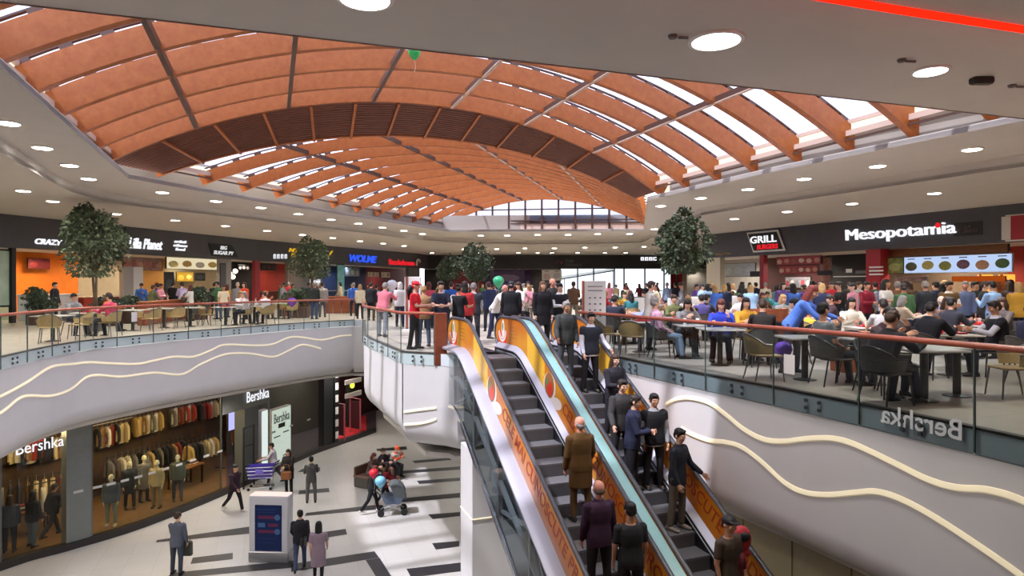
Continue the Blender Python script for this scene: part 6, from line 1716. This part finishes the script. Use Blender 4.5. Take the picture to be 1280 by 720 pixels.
cafe(1003, 17.6, 'behind the blue blouse', [(200, 'tan', S(t='#8c8a86', label='person in a stone grey top with blond hair behind the leaning blue blouse', hair='bob', hcol='blond')), (80, 'dark', S(t='#45333a', label='person in plum seated right behind the leaning blue blouse', hcol='dark'))], [('tray', 0, 0)])
cafe(780, 18.0, 'behind the white price column', [(330, 'dark', S(t='#2b303f', top='tee', label='person in a navy T-shirt, back turned, right of the white price column', hcol='dark', skin='tan')), (60, 'dark', S(t='#9aa6cf', label='person in a pale blue shirt beside the navy T-shirt', hcol='blond')), (190, 'tan', S(t='#40373a', label='person in brown black facing the pale blue shirt', hcol='grey'))], [('tray', 0, 0), ('tray', .1, .2, 70), ('cup', -.2, .2)])
cafe(800, 15.6, 'beside the white column', [(265, 'tan', None), (335, 'tan', None)], [('tray', .1, .1)])
cafe(905, 19.4, 'left of the white block', [(200, 'dark', S(t='#c46a4a', label='small child in orange on a lap left of the tall white block', hcol='brown', scale=.78)), (120, 'dark', S(t='#d2cec8', label='person in white with dark hair left of the tall white block', hcol='black')), (300, 'dark', S(t='#3a3a40', label='person in charcoal left of the child in orange', hcol='dark'))], [('tray', 0, 0)])
cafe(868, 19.2, 'under the right tree', [(0, 'dark', S(t='#564f86', label='person in a violet plaid shirt, back turned, under the right tree', hcol='dark')), (180, 'tan', S(t='#b8a7a0', label='person in dusty pink facing the violet plaid shirt', hair='bob', hcol='brown'))], [('cup', 0, .1)])
# ---- left side, behind the clear glass
cafe(66, 18.6, 'near the left picture edge', [(30, 'tan', None), (150, 'tan', None)])
cafe(112, 20.5, 'of the red pink shirt', [(80, 'tan', S(t='#d2506a', label='person in a red pink shirt seated by the left glass', hcol='dark')), (250, 'dark', S(t='#7b7c80', label='person in grey with black hair left of the red pink shirt', hcol='black'))], [('tray', 0, 0), ('cup', .2, .1)])
cafe(166, 22.7, 'of the orange top', [(300, 'tan', S(t='#d9702c', label='person in an orange top with maroon hair by the left glass', hair='long', hcol='auburn')), (80, 'tan', None)], [('cup', 0, 0)])
cafe(205, 24.2, 'first past the left notice', [(300, 'tan', None), (60, 'tan', None)])
cafe(238, 25.0, 'second past the left notice', [(290, 'tan', None), (180, 'dark', None)])
cafe(282, 25.6, 'third past the left notice', [(270, 'tan', None), (130, 'tan', S(t='#d9d4d6', label='person in a white jacket with back turned at the left glass', hair='bob', hcol='grey'))], [('tray', 0, 0)])
cafe(318, 26.6, 'fourth past the left notice', [(60, 'tan', S(t='#e0dcde', label='person in a white jacket leaning on the table by the left glass', hcol='brown', pose='sit_eat')), (250, 'dark', S(t='#cfc6c8', label='person in off-white left of the leaning white jacket', hair='long', hcol='blond'))], [('cup', 0, .1)])
cafe(348, 30.5, 'of the bright orange jacket', [(310, 'tan', S(t='#e0662a', top='jacket', label='person in a bright orange jacket bending at a table on the left', hcol='ginger', pose='sit_eat')), (70, 'tan', S(t='#6a9a4a', label='child in green and blue beside the bright orange jacket', hcol='brown', scale=.8)), (200, 'tan', None)], [])
# ---- standing people one can tell apart
def stand(px, Y, fd, *a, **k): return person(at(px, Y), fd, *a, **k)
stand(812, 16.2, 100, 'clasp', 'shirt', '#9a968c', '#4b4a4c', 'person in a beige grey jumper standing sideways above the tables', hcol='brown', fine=True)
stand(988, 11.95, 55, 'bend', 'shirt', '#4f74c8', '#40383c', 'person with dark red hair in a blue blouse leaning over a table', hair='long', hcol='red', fine=True)
stand(889, 31, 20, 'stand', 'jacket', '#20263a', '#24262e', 'person in navy with a pale hat before the pale shop', hair='hat', hcol='#c9b48a')
stand(910, 33, 10, 'clasp', 'shirt', '#d6d4d0', '#3a3a42', 'person in a white shirt standing before the pale shop', hcol='dark')
stand(937, 32, 160, 'stand', 'coat', '#7d5c40', '#2b2a2e', 'person in a brown coat queuing before the pale shop', hair='bob', hcol='brown')
stand(945, 31, 190, 'stand', 'jacket', '#22263a', '#2b2a2e', 'person in a navy jacket behind the brown coat', hcol='black')
stand(957, 30, 180, 'stand', 'shirt', '#d9d3c0', '#6a6a70', 'person in a cream shirt by the red pillar of the grill', hcol='grey')
stand(834, 34, 200, 'stand', 'shirt', '#7f8fa8', '#32343c', 'person in a grey blue shirt by the far red banner', hcol='grey')
stand(844, 34.5, 170, 'fold', 'jacket', '#1f1f24', '#26262a', 'person in black beside the far red banner', hcol='black')
stand(1050, 19.5, -95, 'carry', 'tee', '#1f2024', '#3b4458', 'person in a black T-shirt carrying a tray to the left', hcol='dark', fine=True)
q = at(1041, 19.4); tray((q.x-.1, q.y, 1.12), 0, 'red food tray held by the person in a black T-shirt')
stand(1028, 22, -20, 'clasp', 'tee', '#3fb0b4', '#34404c', 'girl in a teal T-shirt left of the black T-shirt', hair='bob', hcol='brown', scale=.86)
stand(1016, 26, 60, 'carry', 'jacket', '#4a9fc4', '#b9bcc4', 'person in a blue and white jacket at the grill counter', hcol='brown')
stand(1082, 19.2, 15, 'clasp', 'shirt', '#8a2438', '#3a3a42', 'person in a maroon plaid shirt facing the tables', hcol='dark', fine=True)
stand(1073, 21.5, 30, 'stand', 'jacket', '#8a8a8e', '#30323a', 'person in a light grey jacket behind the maroon plaid shirt', hcol='brown')
stand(1061, 25.5, 5, 'phone', 'jacket', '#33302f', '#26262a', 'person in dark brown holding a phone by the black shop', hcol='brown')
stand(1039, 27, 190, 'stand', 'shirt', '#3a5a46', '#2b2a2e', 'person with ginger hair in a green top at the grill', hair='bob', hcol='ginger', scale=.95)
stand(1094, 23.5, 170, 'stand', 'jacket', '#36402f', '#26262a', 'person in a dark olive jacket by the red pillar', hcol='dark')
stand(1104, 20.5, 165, 'stand_turn', 'jacket', '#7a7f90', '#2b2d38', 'person in a speckled grey jacket right of the maroon plaid shirt', hair='long', hcol='dark')
stand(1122, 19, 150, 'stand', 'jacket', '#6b4630', '#2b2a2e', 'person in a brown jacket with back turned, queuing right of the red pillar', hcol='grey')
stand(1137, 20.5, 170, 'stand', 'shirt', '#d8d6d2', '#2b2d38', 'person in white with a dark backpack in the long queue', hair='long', hcol='brown', vest='#23242a')
stand(1157, 17.6, 175, 'stand', 'jacket', '#2f343b', '#23252c', 'tall person in a slate jacket, back turned, in the long queue', hcol='grey', fine=True)
stand(1170, 19, 190, 'stand', 'jacket', '#26304a', '#26262a', 'person in a dark blue jacket right behind the slate jacket', hcol='black')
stand(1185, 16.9, 0, 'clasp', 'shirt', '#d9d2c6', '#2b2a2e', 'bearded person in a brown quilted vest over white sleeves facing the camera', hcol='black', skin='tan', vest='#5a4427', fine=True)
stand(1206, 17.8, -25, 'stand', 'shirt', '#5f6c90', '#2b2d38', 'person in a blue grey shirt right of the brown quilted vest', hcol='grey', skin='ruddy')
stand(1218, 18.2, 10, 'fold', 'jacket', '#353a30', '#26262a', 'person in a dark olive jacket between the blue shirts', hcol='black', skin='tan')
stand(1229, 17.2, 60, 'phone', 'jacket', '#2d2d31', '#26262a', 'person in charcoal turned to the pale blue shirt', hcol='brown')
stand(1242, 16, 195, 'phone', 'shirt', '#8fb0dc', '#34384a', 'person in a pale blue shirt with straps, back turned, in the queue', hcol='black', fine=True)
stand(1262, 19.5, 170, 'stand', 'jacket', '#4c4038', '#26262a', 'person in a taupe jacket at the right end of the queue', hair='long', hcol='brown')
# around the head of the escalators
stand(478, 20.2, 165, 'elbows', 'shirt', '#c9707c', '#8a8f96', 'person in a pink shirt leaning on the rail of the white block', hcol='grey', fine=True, wide=1.12)
stand(518, 16.4, 85, 'carry', 'tee', '#c8202c', '#2b2729', 'person with a red cap, red T-shirt and long dark hair handing out flyers', hair='cap', hcol='redcap', fine=True)
b = MB(); b.tube([(0, .07, 1.62), (0, .13, 1.5), (0, .12, 1.25)], .06, 8, rr=[.06, .07, .04])
o = PEOPLE[-1]; h = b.build('hair', M_hair, o, smooth=True); setcol(h, HC['black'])
q = at(534, 16.3); b = MB(); b.bbox((0, 0, 0), (.34, .22, .02), .006); tag(b.build('flyer_stack', mat('tray_red', '#b3202c', .35), loc=(q.x-.08, q.y, 1.06)), 'red flyers held out by the person with the red cap', 'flyer')
stand(530, 17.0, 200, 'clasp', 'jacket', '#a5825c', '#4d5a72', 'person in a tan jacket and blue jeans next to the red cap', hcol='blond', scale=.93)
stand(551, 16.9, 10, 'clasp', 'tee', '#2b3040', '#3a4152', 'person in a dark blue T-shirt facing the left escalator', hcol='dark', fine=True)
stand(573, 17.1, 150, 'carry', 'tee', '#1d1d20', '#24252a', 'person in a black T-shirt with a white backpack at the head of the left escalator', hair='bun', hcol='dark', skin='tan', fine=True, scale=.95)
b = MB(); b.ell((0, 0, 0), (.15, .1, .22), 12, 8); q = at(567, 17.25); tag(b.build('backpack', mat('bag_white', '#cfccc6', .7), smooth=True, loc=(q.x, q.y-.02, 1.15)), 'white backpack on the person in a black T-shirt', 'bag')
stand(581, 17.6, 190, 'stand', 'shirt', '#c43a3a', '#2b2a2e', 'person in a red top behind the black T-shirt and white backpack', hair='long', hcol='dark')
stand(592, 18.2, 185, 'walk', 'shirt', '#b9bbc0', '#26272c', 'person in a dark grey vest walking away between the escalators', hcol='grey', vest='#33383f', fine=True)
stand(618, 19.5, 60, 'bend', 'shirt', '#cfcac2', '#2f3350', 'bald person in a white shirt bending down by the escalators', hair='bald', hcol='grey', skin='ruddy', fine=True)
stand(639, 17.8, 175, 'stand', 'jacket', '#1c1c1f', '#24252a', 'person in a black jacket and dark cap, back turned, above the middle handrails', hair='cap', hcol='#23262f', fine=True, wide=1.12)
stand(611, 22.5, 190, 'stand', 'shirt', '#2b3352', '#2b2d38', 'person in navy with back turned behind the bending white shirt', hcol='brown')
stand(649, 20.5, -30, 'phone', 'shirt', '#cfc9c0', '#2d2d33', 'person in a white spotted blouse right of the black jacket and cap', hair='long', hcol='brown')
stand(678, 17.0, 20, 'stand', 'coat', '#1b1a1d', '#1e1e22', 'person in a long black coat with wavy light brown hair before the teal deck', hair='long', hcol='#6b4a30', fine=True)
stand(690, 18.6, 40, 'stand', 'jacket', '#2f2c2c', '#26262a', 'tall balding person behind the long black coat', hair='bald', hcol='brown', skin='ruddy', fine=True, scale=1.05)
stand(699, 17.6, 15, 'clasp', 'shirt', '#e2e0dd', '#26262a', 'person in a black waistcoat with white sleeves before the white price column', hcol='black', vest='#232327', fine=True, scale=.97)
stand(500, 25, 180, 'stand', 'shirt', '#dcdad8', '#2d3448', 'person in a white top and dark skirt past the white block', hair='bob', hcol='white')
stand(536, 24, 185, 'stand', 'shirt', '#c24a58', '#2b2a2e', 'person in a pink red top behind the red cap', hair='bob', hcol='auburn')
stand(564, 24.5, 180, 'stand', 'shirt', '#2b5aa8', '#2b2d38', 'person in a blue top behind the dark blue T-shirt', hcol='brown')
# left gallery
stand(393, 30.2, 170, 'stand', 'jacket', '#2c3230', '#3d4f70', 'person in a dark green jacket and jeans by the low wooden panels', hcol='grey')
stand(403, 32, 190, 'stand', 'jacket', '#9a9590', '#5a5a60', 'person in a light grey jacket right beside the dark green jacket', hcol='brown')
stand(397, 35, 180, 'stand', 'shirt', '#6a2a3c', '#2b2a2e', 'white haired person in plum behind the dark green jacket', hcol='white')
stand(306, 30, -30, 'stand', 'jacket', '#d04a30', '#2b2a2e', 'person in an orange red jacket by the globe lamps', hair='bob', hcol='brown')
stand(297, 31, 30, 'stand', 'jacket', '#8d8c92', '#3a3f50', 'person in a grey open jacket beside the orange red jacket', hcol='grey')
stand(228, 33, -120, 'clasp', 'jacket', '#b9aace', '#1f1f26', 'person in a pale lilac hooded top at the cream counter', hcol='black')
stand(196, 33, 170, 'stand', 'shirt', '#5c2030', '#26262a', 'person in a maroon top at the dark counter with the red machine', hcol='red')
stand(216, 34.5, 180, 'stand', 'jacket', '#202024', '#26262a', 'person in black under the chalk menu panel', hcol='dark')
stand(268, 33.5, 190, 'stand', 'jacket', '#26252a', '#26262a', 'person in dark clothes left of the tall dark door panel', hcol='black')
stand(68, 27.6, 100, 'stand', 'jacket', '#26242c', '#26262a', 'person in dark clothes behind the big shrub on the left', hcol='black')
stand(442, 33, 190, 'stand', 'shirt', '#2f5ab0', '#2b2d38', 'person in a bright blue shirt before the blue shop', hcol='grey')
stand(450, 30.5, 180, 'stand', 'shirt', '#e0d8b8', '#2b2a2e', 'person with yellow blond hair in a cream top before the blue shop', hair='bob', hcol='blond', scale=.95)
stand(464, 29, 175, 'stand', 'jacket', '#1f1f22', '#26262a', 'person in black before the red burger shop', hcol='dark')
balloon(at(490, 24.5, 1.62), '#e6e6ea', 'white balloon above the heads left of the white banner', .2, .6)
balloon(at(582, 24, 1.58), '#ececf0', 'small white balloon behind the dark grey vest', .14, .6)
balloon(at(623, 23, 1.75), '#3fae7c', 'green balloon above the heads in the middle of the crowd', .2, .6)
balloon(gp(518, 66, 7.6)*1.0, '#39c46a', 'green balloon stuck high under the roof beams', .16, .3)
balloon(at(365, 29, .85), '#7a3fb0', 'purple balloon low by the left glass', .2, .4)
balloon(at(979, 11.7, .45), '#6a3fb0', 'purple balloon low beside the leaning blue blouse', .16, .3)
# ---------------------------------------------------------------- the rest of the crowd
rng = random.Random(5)
TOPS = [('black', '#1f1f22'), ('charcoal', '#3a3b40'), ('navy', '#262e48'), ('white', '#dcdad6'), ('grey', '#85858a'), ('beige', '#b5a58a'), ('red', '#b02c34'), ('pink', '#cf8a98'), ('blue', '#3c62ac'), ('brown', '#5f4632'), ('olive', '#5d6044'), ('maroon', '#5e2230'), ('cream', '#d8ccb2'), ('teal', '#3b7f86'), ('purple', '#5a4080'), ('green', '#466b48'), ('mustard', '#b98c34'), ('sky blue', '#93b4d8')]
LEGC = [('jeans', '#46546e'), ('black trousers', '#222226'), ('grey trousers', '#62626a'), ('khaki trousers', '#7a6f5c'), ('navy trousers', '#2a3046')]
HR = [('dark-haired', 'short', 'dark'), ('brown-haired', 'short', 'brown'), ('long-haired', 'long', 'black'), ('blond', 'bob', 'blond'), ('grey-haired', 'short', 'grey'), ('dark-capped', 'cap', '#2a2a30'), ('auburn-haired', 'long', 'auburn')]
def an(w): return ('an ' if w[0] in 'aeiou' else 'a ')+w
used = set()
SPOTS = [(o.location.x, o.location.y) for o in C.objects if o.name.startswith(('cafe_chair',))]+[(o.location.x, o.location.y) for o in PEOPLE]+[(o.location.x, o.location.y) for o in C.objects if o.name.startswith('cafe_table')]
def free(x, y, d): return all((x-a)**2+(y-b)**2 > d*d for a, b in SPOTS)
def desc(zone, sit):
    for _ in range(200):
        t, l, h = rng.choice(TOPS), rng.choice(LEGC), rng.choice(HR)
        if (t[0], h[0], zone, sit) not in used:
            used.add((t[0], h[0], zone, sit))
            return t, l, h, f'{h[0]} person in {an(t[0])} top {"seated" if sit else "standing"} {zone}'
def zone_of(px, Y):
    if px < 425: return 'by the left shops'
    if px < 560: return 'left of the tree pair' if Y > 30 else 'beyond the white block'
    if px < 650: return 'below the tree pair'
    if px < 730: return 'under the far price board'
    if px < 865: return 'by the far windows'
    if px < 960: return 'by the pale shop'
    if px < 1090: return 'by the grill'
    return 'by the blue lit menu'
def onfloor(p, m=.55):
    inside = False; v = [Vector(w_[:2]) for w_ in VOID]; q = Vector(p[:2])
    for a, c in zip(v, v[1:]+v[:1]):
        if (a.y > q.y) != (c.y > q.y) and q.x < (c.x-a.x)*(q.y-a.y)/(c.y-a.y)+a.x: inside = not inside
        t_ = max(0, min(1, (q-a).dot(c-a)/max(1e-9, (c-a).length_squared)))
        if (a.lerp(c, t_)-q).length < m: return False
    return not inside
def crowd(n, pxr, Yr, sitp):
    k = 0; tries = 0
    while k < n and tries < n*40:
        tries += 1
        px = rng.uniform(*pxr); Y = rng.uniform(*Yr); p = at(px, Y); sit = rng.random() < sitp
        if not free(p.x, p.y, 1.75 if sit else .72) or not onfloor(p): continue
        d = desc(zone_of(px, Y), sit)
        if not d: continue
        t, l, h, lab = d; SPOTS.append((p.x, p.y)); k += 1
        if sit:
            a = rng.choice([0, 90, 180, 270]); T = Vector((p.x, p.y, 0))
            zt = f'of the {h[0]} person in {t[0]} {zone_of(px, Y)}'
            table(T, 0, 'cafe table '+zt)
            q = spot(T, a, .8); SPOTS.append((q.x, q.y)); person(q, a+180, rng.choice(['sit', 'sit_eat', 'sit_chin', 'sit_back']), 'shirt', t[1], l[1], lab, hair=h[1], hcol=h[2], skin=rng.choice(list(SK)))
            chair(q, R(a+180), rng.choice(['tan', 'dark']), 'cafe chair '+zt)
            q2 = spot(T, a+180, .8); SPOTS.append((q2.x, q2.y)); z2 = zone_of(px, Y)
            d2 = desc(z2, True)
            if d2 and rng.random() < .8:
                t2, l2, h2, lab2 = d2
                person(q2, a, rng.choice(['sit', 'sit_eat', 'sit_chin', 'sit_back']), 'shirt', t2[1], l2[1], lab2, hair=h2[1], hcol=h2[2], skin=rng.choice(list(SK)))
                chair(q2, R(a), rng.choice(['tan', 'dark']), f'cafe chair of the {h2[0]} person in {t2[0]} {z2}')
        else:
            person(p, rng.choice([0, 180, 170, 200, 90, -90, 30, -40, 150]), rng.choice(['stand', 'stand_turn', 'phone', 'clasp', 'fold', 'walk', 'walk_b']), rng.choice(['shirt', 'jacket', 'tee', 'jacket']), t[1], l[1], lab, hair=h[1], hcol=h[2], skin=rng.choice(list(SK)), scale=rng.uniform(.93, 1.04))
crowd(16, (425, 560), (27, 50), .1); crowd(16, (560, 660), (25, 52), .25); crowd(12, (655, 730), (24, 50), .35)
crowd(20, (735, 860), (22, 55), .5); crowd(15, (870, 965), (19, 31), .6); crowd(14, (960, 1090), (18, 28), .5); crowd(12, (1095, 1275), (16.5, 21), .35)
crowd(8, (165, 330), (28.5, 32), 0); crowd(5, (330, 425), (33, 40), 0)
# ================================================================ trees, shrubs and street furniture of the gallery
def leaf_mat(name, c):
    m = objcol(name, .55, .45, 3.0, .35, 0)
    return m
M_leaf = leaf_mat('leaf', 0); M_bark = mat('bark', '#5b4a3a', .8, noise=.3, nscale=14, bump=.5)
def crown_mesh(seed, n, rx, rz_, leaf, flat=0.0):
    r = random.Random(seed); b = MB()
    lobes = [(Vector((0, 0, 0)), 1.0)]+[(Vector((r.uniform(-.55, .55)*rx, r.uniform(-.55, .55)*rx, r.uniform(-.5, .55)*rz_)), r.uniform(.45, .62)) for _ in range(9)]
    for _ in range(n):
        c, k = r.choice(lobes)
        while True:
            v = Vector((r.uniform(-1, 1), r.uniform(-1, 1), r.uniform(-1, 1)))
            if .35 < v.length < 1: break
        v = v.normalized()*(v.length**.45)
        p = c+Vector((v.x*rx*k, v.y*rx*k, v.z*rz_*k))
        if p.z < -rz_*.85: p.z = -rz_*.85+r.uniform(0, .2)
        taper = 1-.42*max(0, p.z/rz_); p.x *= taper; p.y *= taper
        d = (v+Vector((r.uniform(-.8, .8), r.uniform(-.8, .8), r.uniform(-1.0, .2)))).normalized()
        s = d.cross(Vector((r.uniform(-1, 1), r.uniform(-1, 1), r.uniform(-1, 1)))).normalized(); L = leaf*r.uniform(.7, 1.35); u = d.cross(s)
        b.add([p-d*L*.5, p+s*L*.27+u*.012, p+d*L*.5, p-s*L*.27+u*.012], [(0, 1, 2, 3)])
    return b
def tree(loc, top, crown_w, crown_h, label, seed, n=2600, planter=True, leafc='#46523a'):
    t = thing('potted_tree', label, 'tree', loc)
    zc = top-crown_h/2
    b = crown_mesh(seed, n, crown_w/2, crown_h/2, .15); f = b.build('crown', M_leaf, t, loc=(0, 0, zc)); setcol(f, leafc)
    r = random.Random(seed+1); b = MB()
    for k in range(3):
        x = r.uniform(-.06, .06)
        b.tube([(x, k*.05-.05, .35), (x*.5+.03, 0, 1.1), (r.uniform(-.08, .08), r.uniform(-.08, .08), zc-crown_h*.3)], .05, 8, rr=[.06, .045, .035])
    b.build('trunk', M_bark, t, smooth=True)
    for k in range(7):
        a = r.uniform(0, 2*PI); b = MB()
        b.tube([(0, 0, zc-crown_h*.4), (math.cos(a)*crown_w*.15, math.sin(a)*crown_w*.15, zc-crown_h*.1), (math.cos(a)*crown_w*.32, math.sin(a)*crown_w*.32, zc+crown_h*r.uniform(0, .25))], .03, 6, rr=[.035, .025, .01]); b.build('branch', M_bark, t, smooth=True)
    b = MB(); b.lathe([(.001, 0), (.3, 0), (.38, .5), (.4, .52), (.36, .52), (.34, .46), (.001, .46)], 18); b.build('pot', mat('pot_grey', '#77736e', .6), t, smooth=40)
    return t
tree(at(118, 22.6), 4.45, 2.35, 2.75, 'big ficus tree in front of the orange shop, largest on the left gallery', 3, 3600)
tree(at(390, 34), 4.1, 2.1, 2.3, 'ficus tree before the yellow sign on the left gallery', 5, 2600)
tree(at(563, 38.5), 3.5, 1.75, 1.7, 'smaller left tree of the pair in the middle of the far crowd', 7, 2000)
tree(at(597, 35), 4.05, 2.05, 2.4, 'taller right tree of the pair in the middle of the far crowd', 9, 2600)
tree(at(856, 21.6), 4.28, 2.1, 2.45, 'full ficus tree right of the far windows above the cafe tables', 11, 3400)
def shrub(px, Y, w, h, label, seed):
    t = thing('potted_shrub', label, 'shrub', at(px, Y))
    b = crown_mesh(seed, 1300, w/2, h/2, .14); f = b.build('foliage', M_leaf, t, loc=(0, 0, .5+h/2)); setcol(f, '#465544')
    b = MB()
    for k in range(5): b.tube([(0, 0, .4), (math.cos(k)*w*.2, math.sin(k)*w*.2, .5+h*.6)], .015, 5)
    b.build('stem', M_bark, t)
    b = MB(); b.bbox((0, 0, .26), (w*.6, .55, .52), .03); b.build('planter', mat('planter_brown', '#5b4438', .6), t)
shrub(50, 26, 1.35, 1.0, 'wide leafy shrub in front of the orange shop', 21)
shrub(246, 29.8, 1.3, 1.0, 'round shrub before the backlit menu', 22)
shrub(374, 31.5, 1.5, 1.0, 'round shrub under the second tree', 23)
shrub(133, 25.5, 1.2, .7, 'low shrub beside the trunk of the big left tree', 24)
shrub(163, 27, 1.2, .7, 'low shrub right of the big left tree', 25)
# low wooden partitions
M_part = mat('partition_wood', '#8d4b2c', .45, noise=.18, nscale=4, stretch=(1, 1, 6))
def partition(a, c, h, label, n=5, th=.3):
    a, c = Vector(a), Vector(c); d = (c-a).normalized(); L = (c-a).length; m_ = (a+c)/2
    t = thing('wooden_partition', label, 'partition', (m_.x, m_.y, 0), math.atan2(d.y, d.x))
    for k in range(n):
        b = MB(); b.bbox((-L/2+(k+.5)*L/n, 0, h/2), (L/n-.02, th, h-.06), .015); b.build('panel', M_part, t)
    b = MB(); b.bbox((0, 0, h-.015), (L+.04, th+.06, .05), .015); b.build('top_board', mat('partition_top', '#a4603a', .4, noise=.15), t)
partition((-14.6, 25.2), (-15.4, 29.6), .95, 'long low wooden partition behind the left cafe tables, near part')
partition((-15.45, 29.9), (-15.9, 33.6), .95, 'long low wooden partition behind the left cafe tables, far part')
p, q = at(406, 35.5), at(447, 36); partition(p[:2], q[:2], .97, 'low wooden partition before the blue shop', 4)
p, q = at(352, 32.5), at(385, 33); partition(p[:2], q[:2], .9, 'low wooden partition under the second tree', 3)
# white planter blocks of the right side
def block(px, Y, w, h, label, d=.5):
    p = at(px, Y); t = thing('planter_block', label, 'planter', p, 0)
    b = MB(); b.bbox((0, 0, h/2), (w, d, h), .025); b.build('block_body', M_white, t)
    b = MB(); b.bbox((0, 0, h+.015), (w-.08, d-.08, .03), .01); b.build('soil_top', mat('soil', '#3a3028', .9), t)
block(797, 24.5, .6, 1.15, 'white planter block in the tables before the far windows')
block(843.5, 23, .42, 1.15, 'narrow white planter block left of the right tree trunk')
block(866, 23.5, .5, 1.2, 'white planter block right of the right tree trunk')
block(926, 22, .42, 1.25, 'tall white block beside the curved wooden bench', .6)
p = at(949, 16.3)
t = thing('curved_bench', 'curved brown wooden bench end behind the long dark hair', 'bench', p, R(20))
b = MB()
ring = lambda r0, r1, z0, z1: [[(r*math.cos(R(a)), r*math.sin(R(a)), z) for r, z in ((r0, z0), (r1, z0), (r1, z1), (r0, z1))] for a in range(200, 341, 10)]
b.loft(ring(.55, .68, 0, 1.05), True, True); b.build('backrest', M_part, t, fixn=True)
b = MB(); b.loft(ring(.3, .56, .38, .46), True, True); b.build('seat', mat('partition_top', '#a4603a', .4, noise=.15), t, fixn=True)
b = MB(); b.loft(ring(.32, .5, 0, .38), True, True); b.build('bench_base', M_dark, t, fixn=True)
# orange box seat among the right tables
p = at(1066, 12.2); t = thing('box_seat', 'orange brown wooden box seat by the pale grey T-shirt', 'seat', p, R(8))
b = MB(); b.bbox((0, 0, .36), (.7, .4, .72), .02); b.build('box_body', mat('orange_wood', '#b5602e', .5, noise=.15), t)
b = MB(); b.bbox((0, 0, .735), (.74, .44, .04), .015); b.build('box_lid', mat('partition_top', '#a4603a', .4, noise=.15), t)
# white column with small printed dots beside the escalator rail
p = at(742.5, 15.9)
t = thing('price_column', 'white printed column with rows of small dark dots at the end of the rail', 'column stand', p, R(3))
b = MB(); b.bbox((0, 0, .87), (.54, .3, 1.74), .015); b.build('column_body', mat('column_white', '#d8d5d0', .4), t)
b = MB(); b.bbox((-.275, 0, .87), (.02, .3, 1.74), .006); b.build('red_edge', M_hand, t)
for r_ in range(7):
    for k in range(3):
        b = MB(); b.ell((-.13+.13*k, -.153, 1.32-.15*r_), (.025, .006, .02), 8, 6); b.build('printed_dot', M_dark, t)
for z in (1.6, 1.5):
    b = MB(); b.bbox((.0, -.152, z), (.36, .006, .02), .002); b.build('printed_line', M_grey, t)
p = at(516, 23)
t = thing('banner_stand', 'white banner stand with a red stripe behind the red cap', 'banner', p, R(-4))
b = MB(); b.bbox((0, 0, .97), (.58, .12, 1.9), .012); b.build('banner_body', M_white, t)
b = MB(); b.bbox((-.2, -.064, .97), (.1, .008, 1.9), .002); b.build('stripe', mat('stripe_brownred', '#9a5a50', .5), t)
b = MB(); b.bbox((.1, -.064, 1.55), (.26, .008, .42), .002); b.build('picture', M_dark, t)
b = MB(); b.bbox((0, 0, .02), (.7, .4, .04), .015); b.build('foot', M_steel, t)
# stack of white bowls on the grill counter
for k, px in enumerate((985, 990, 995, 1000, 1005, 1010)):
    p, n_, rz = face(UR, px, -1.2)
    b = MB(); b.lathe([(.001, 0), (.07, 0), (.14, .12), (.15, .14), (.13, .13), (.06, .02), (.001, .02)], 16)
    tag(b.build('bowl', M_white, smooth=40, loc=(p.x, p.y, 1.2)), 'white bowl in the row on the grill counter', 'bowl', 'bowls on the grill counter')
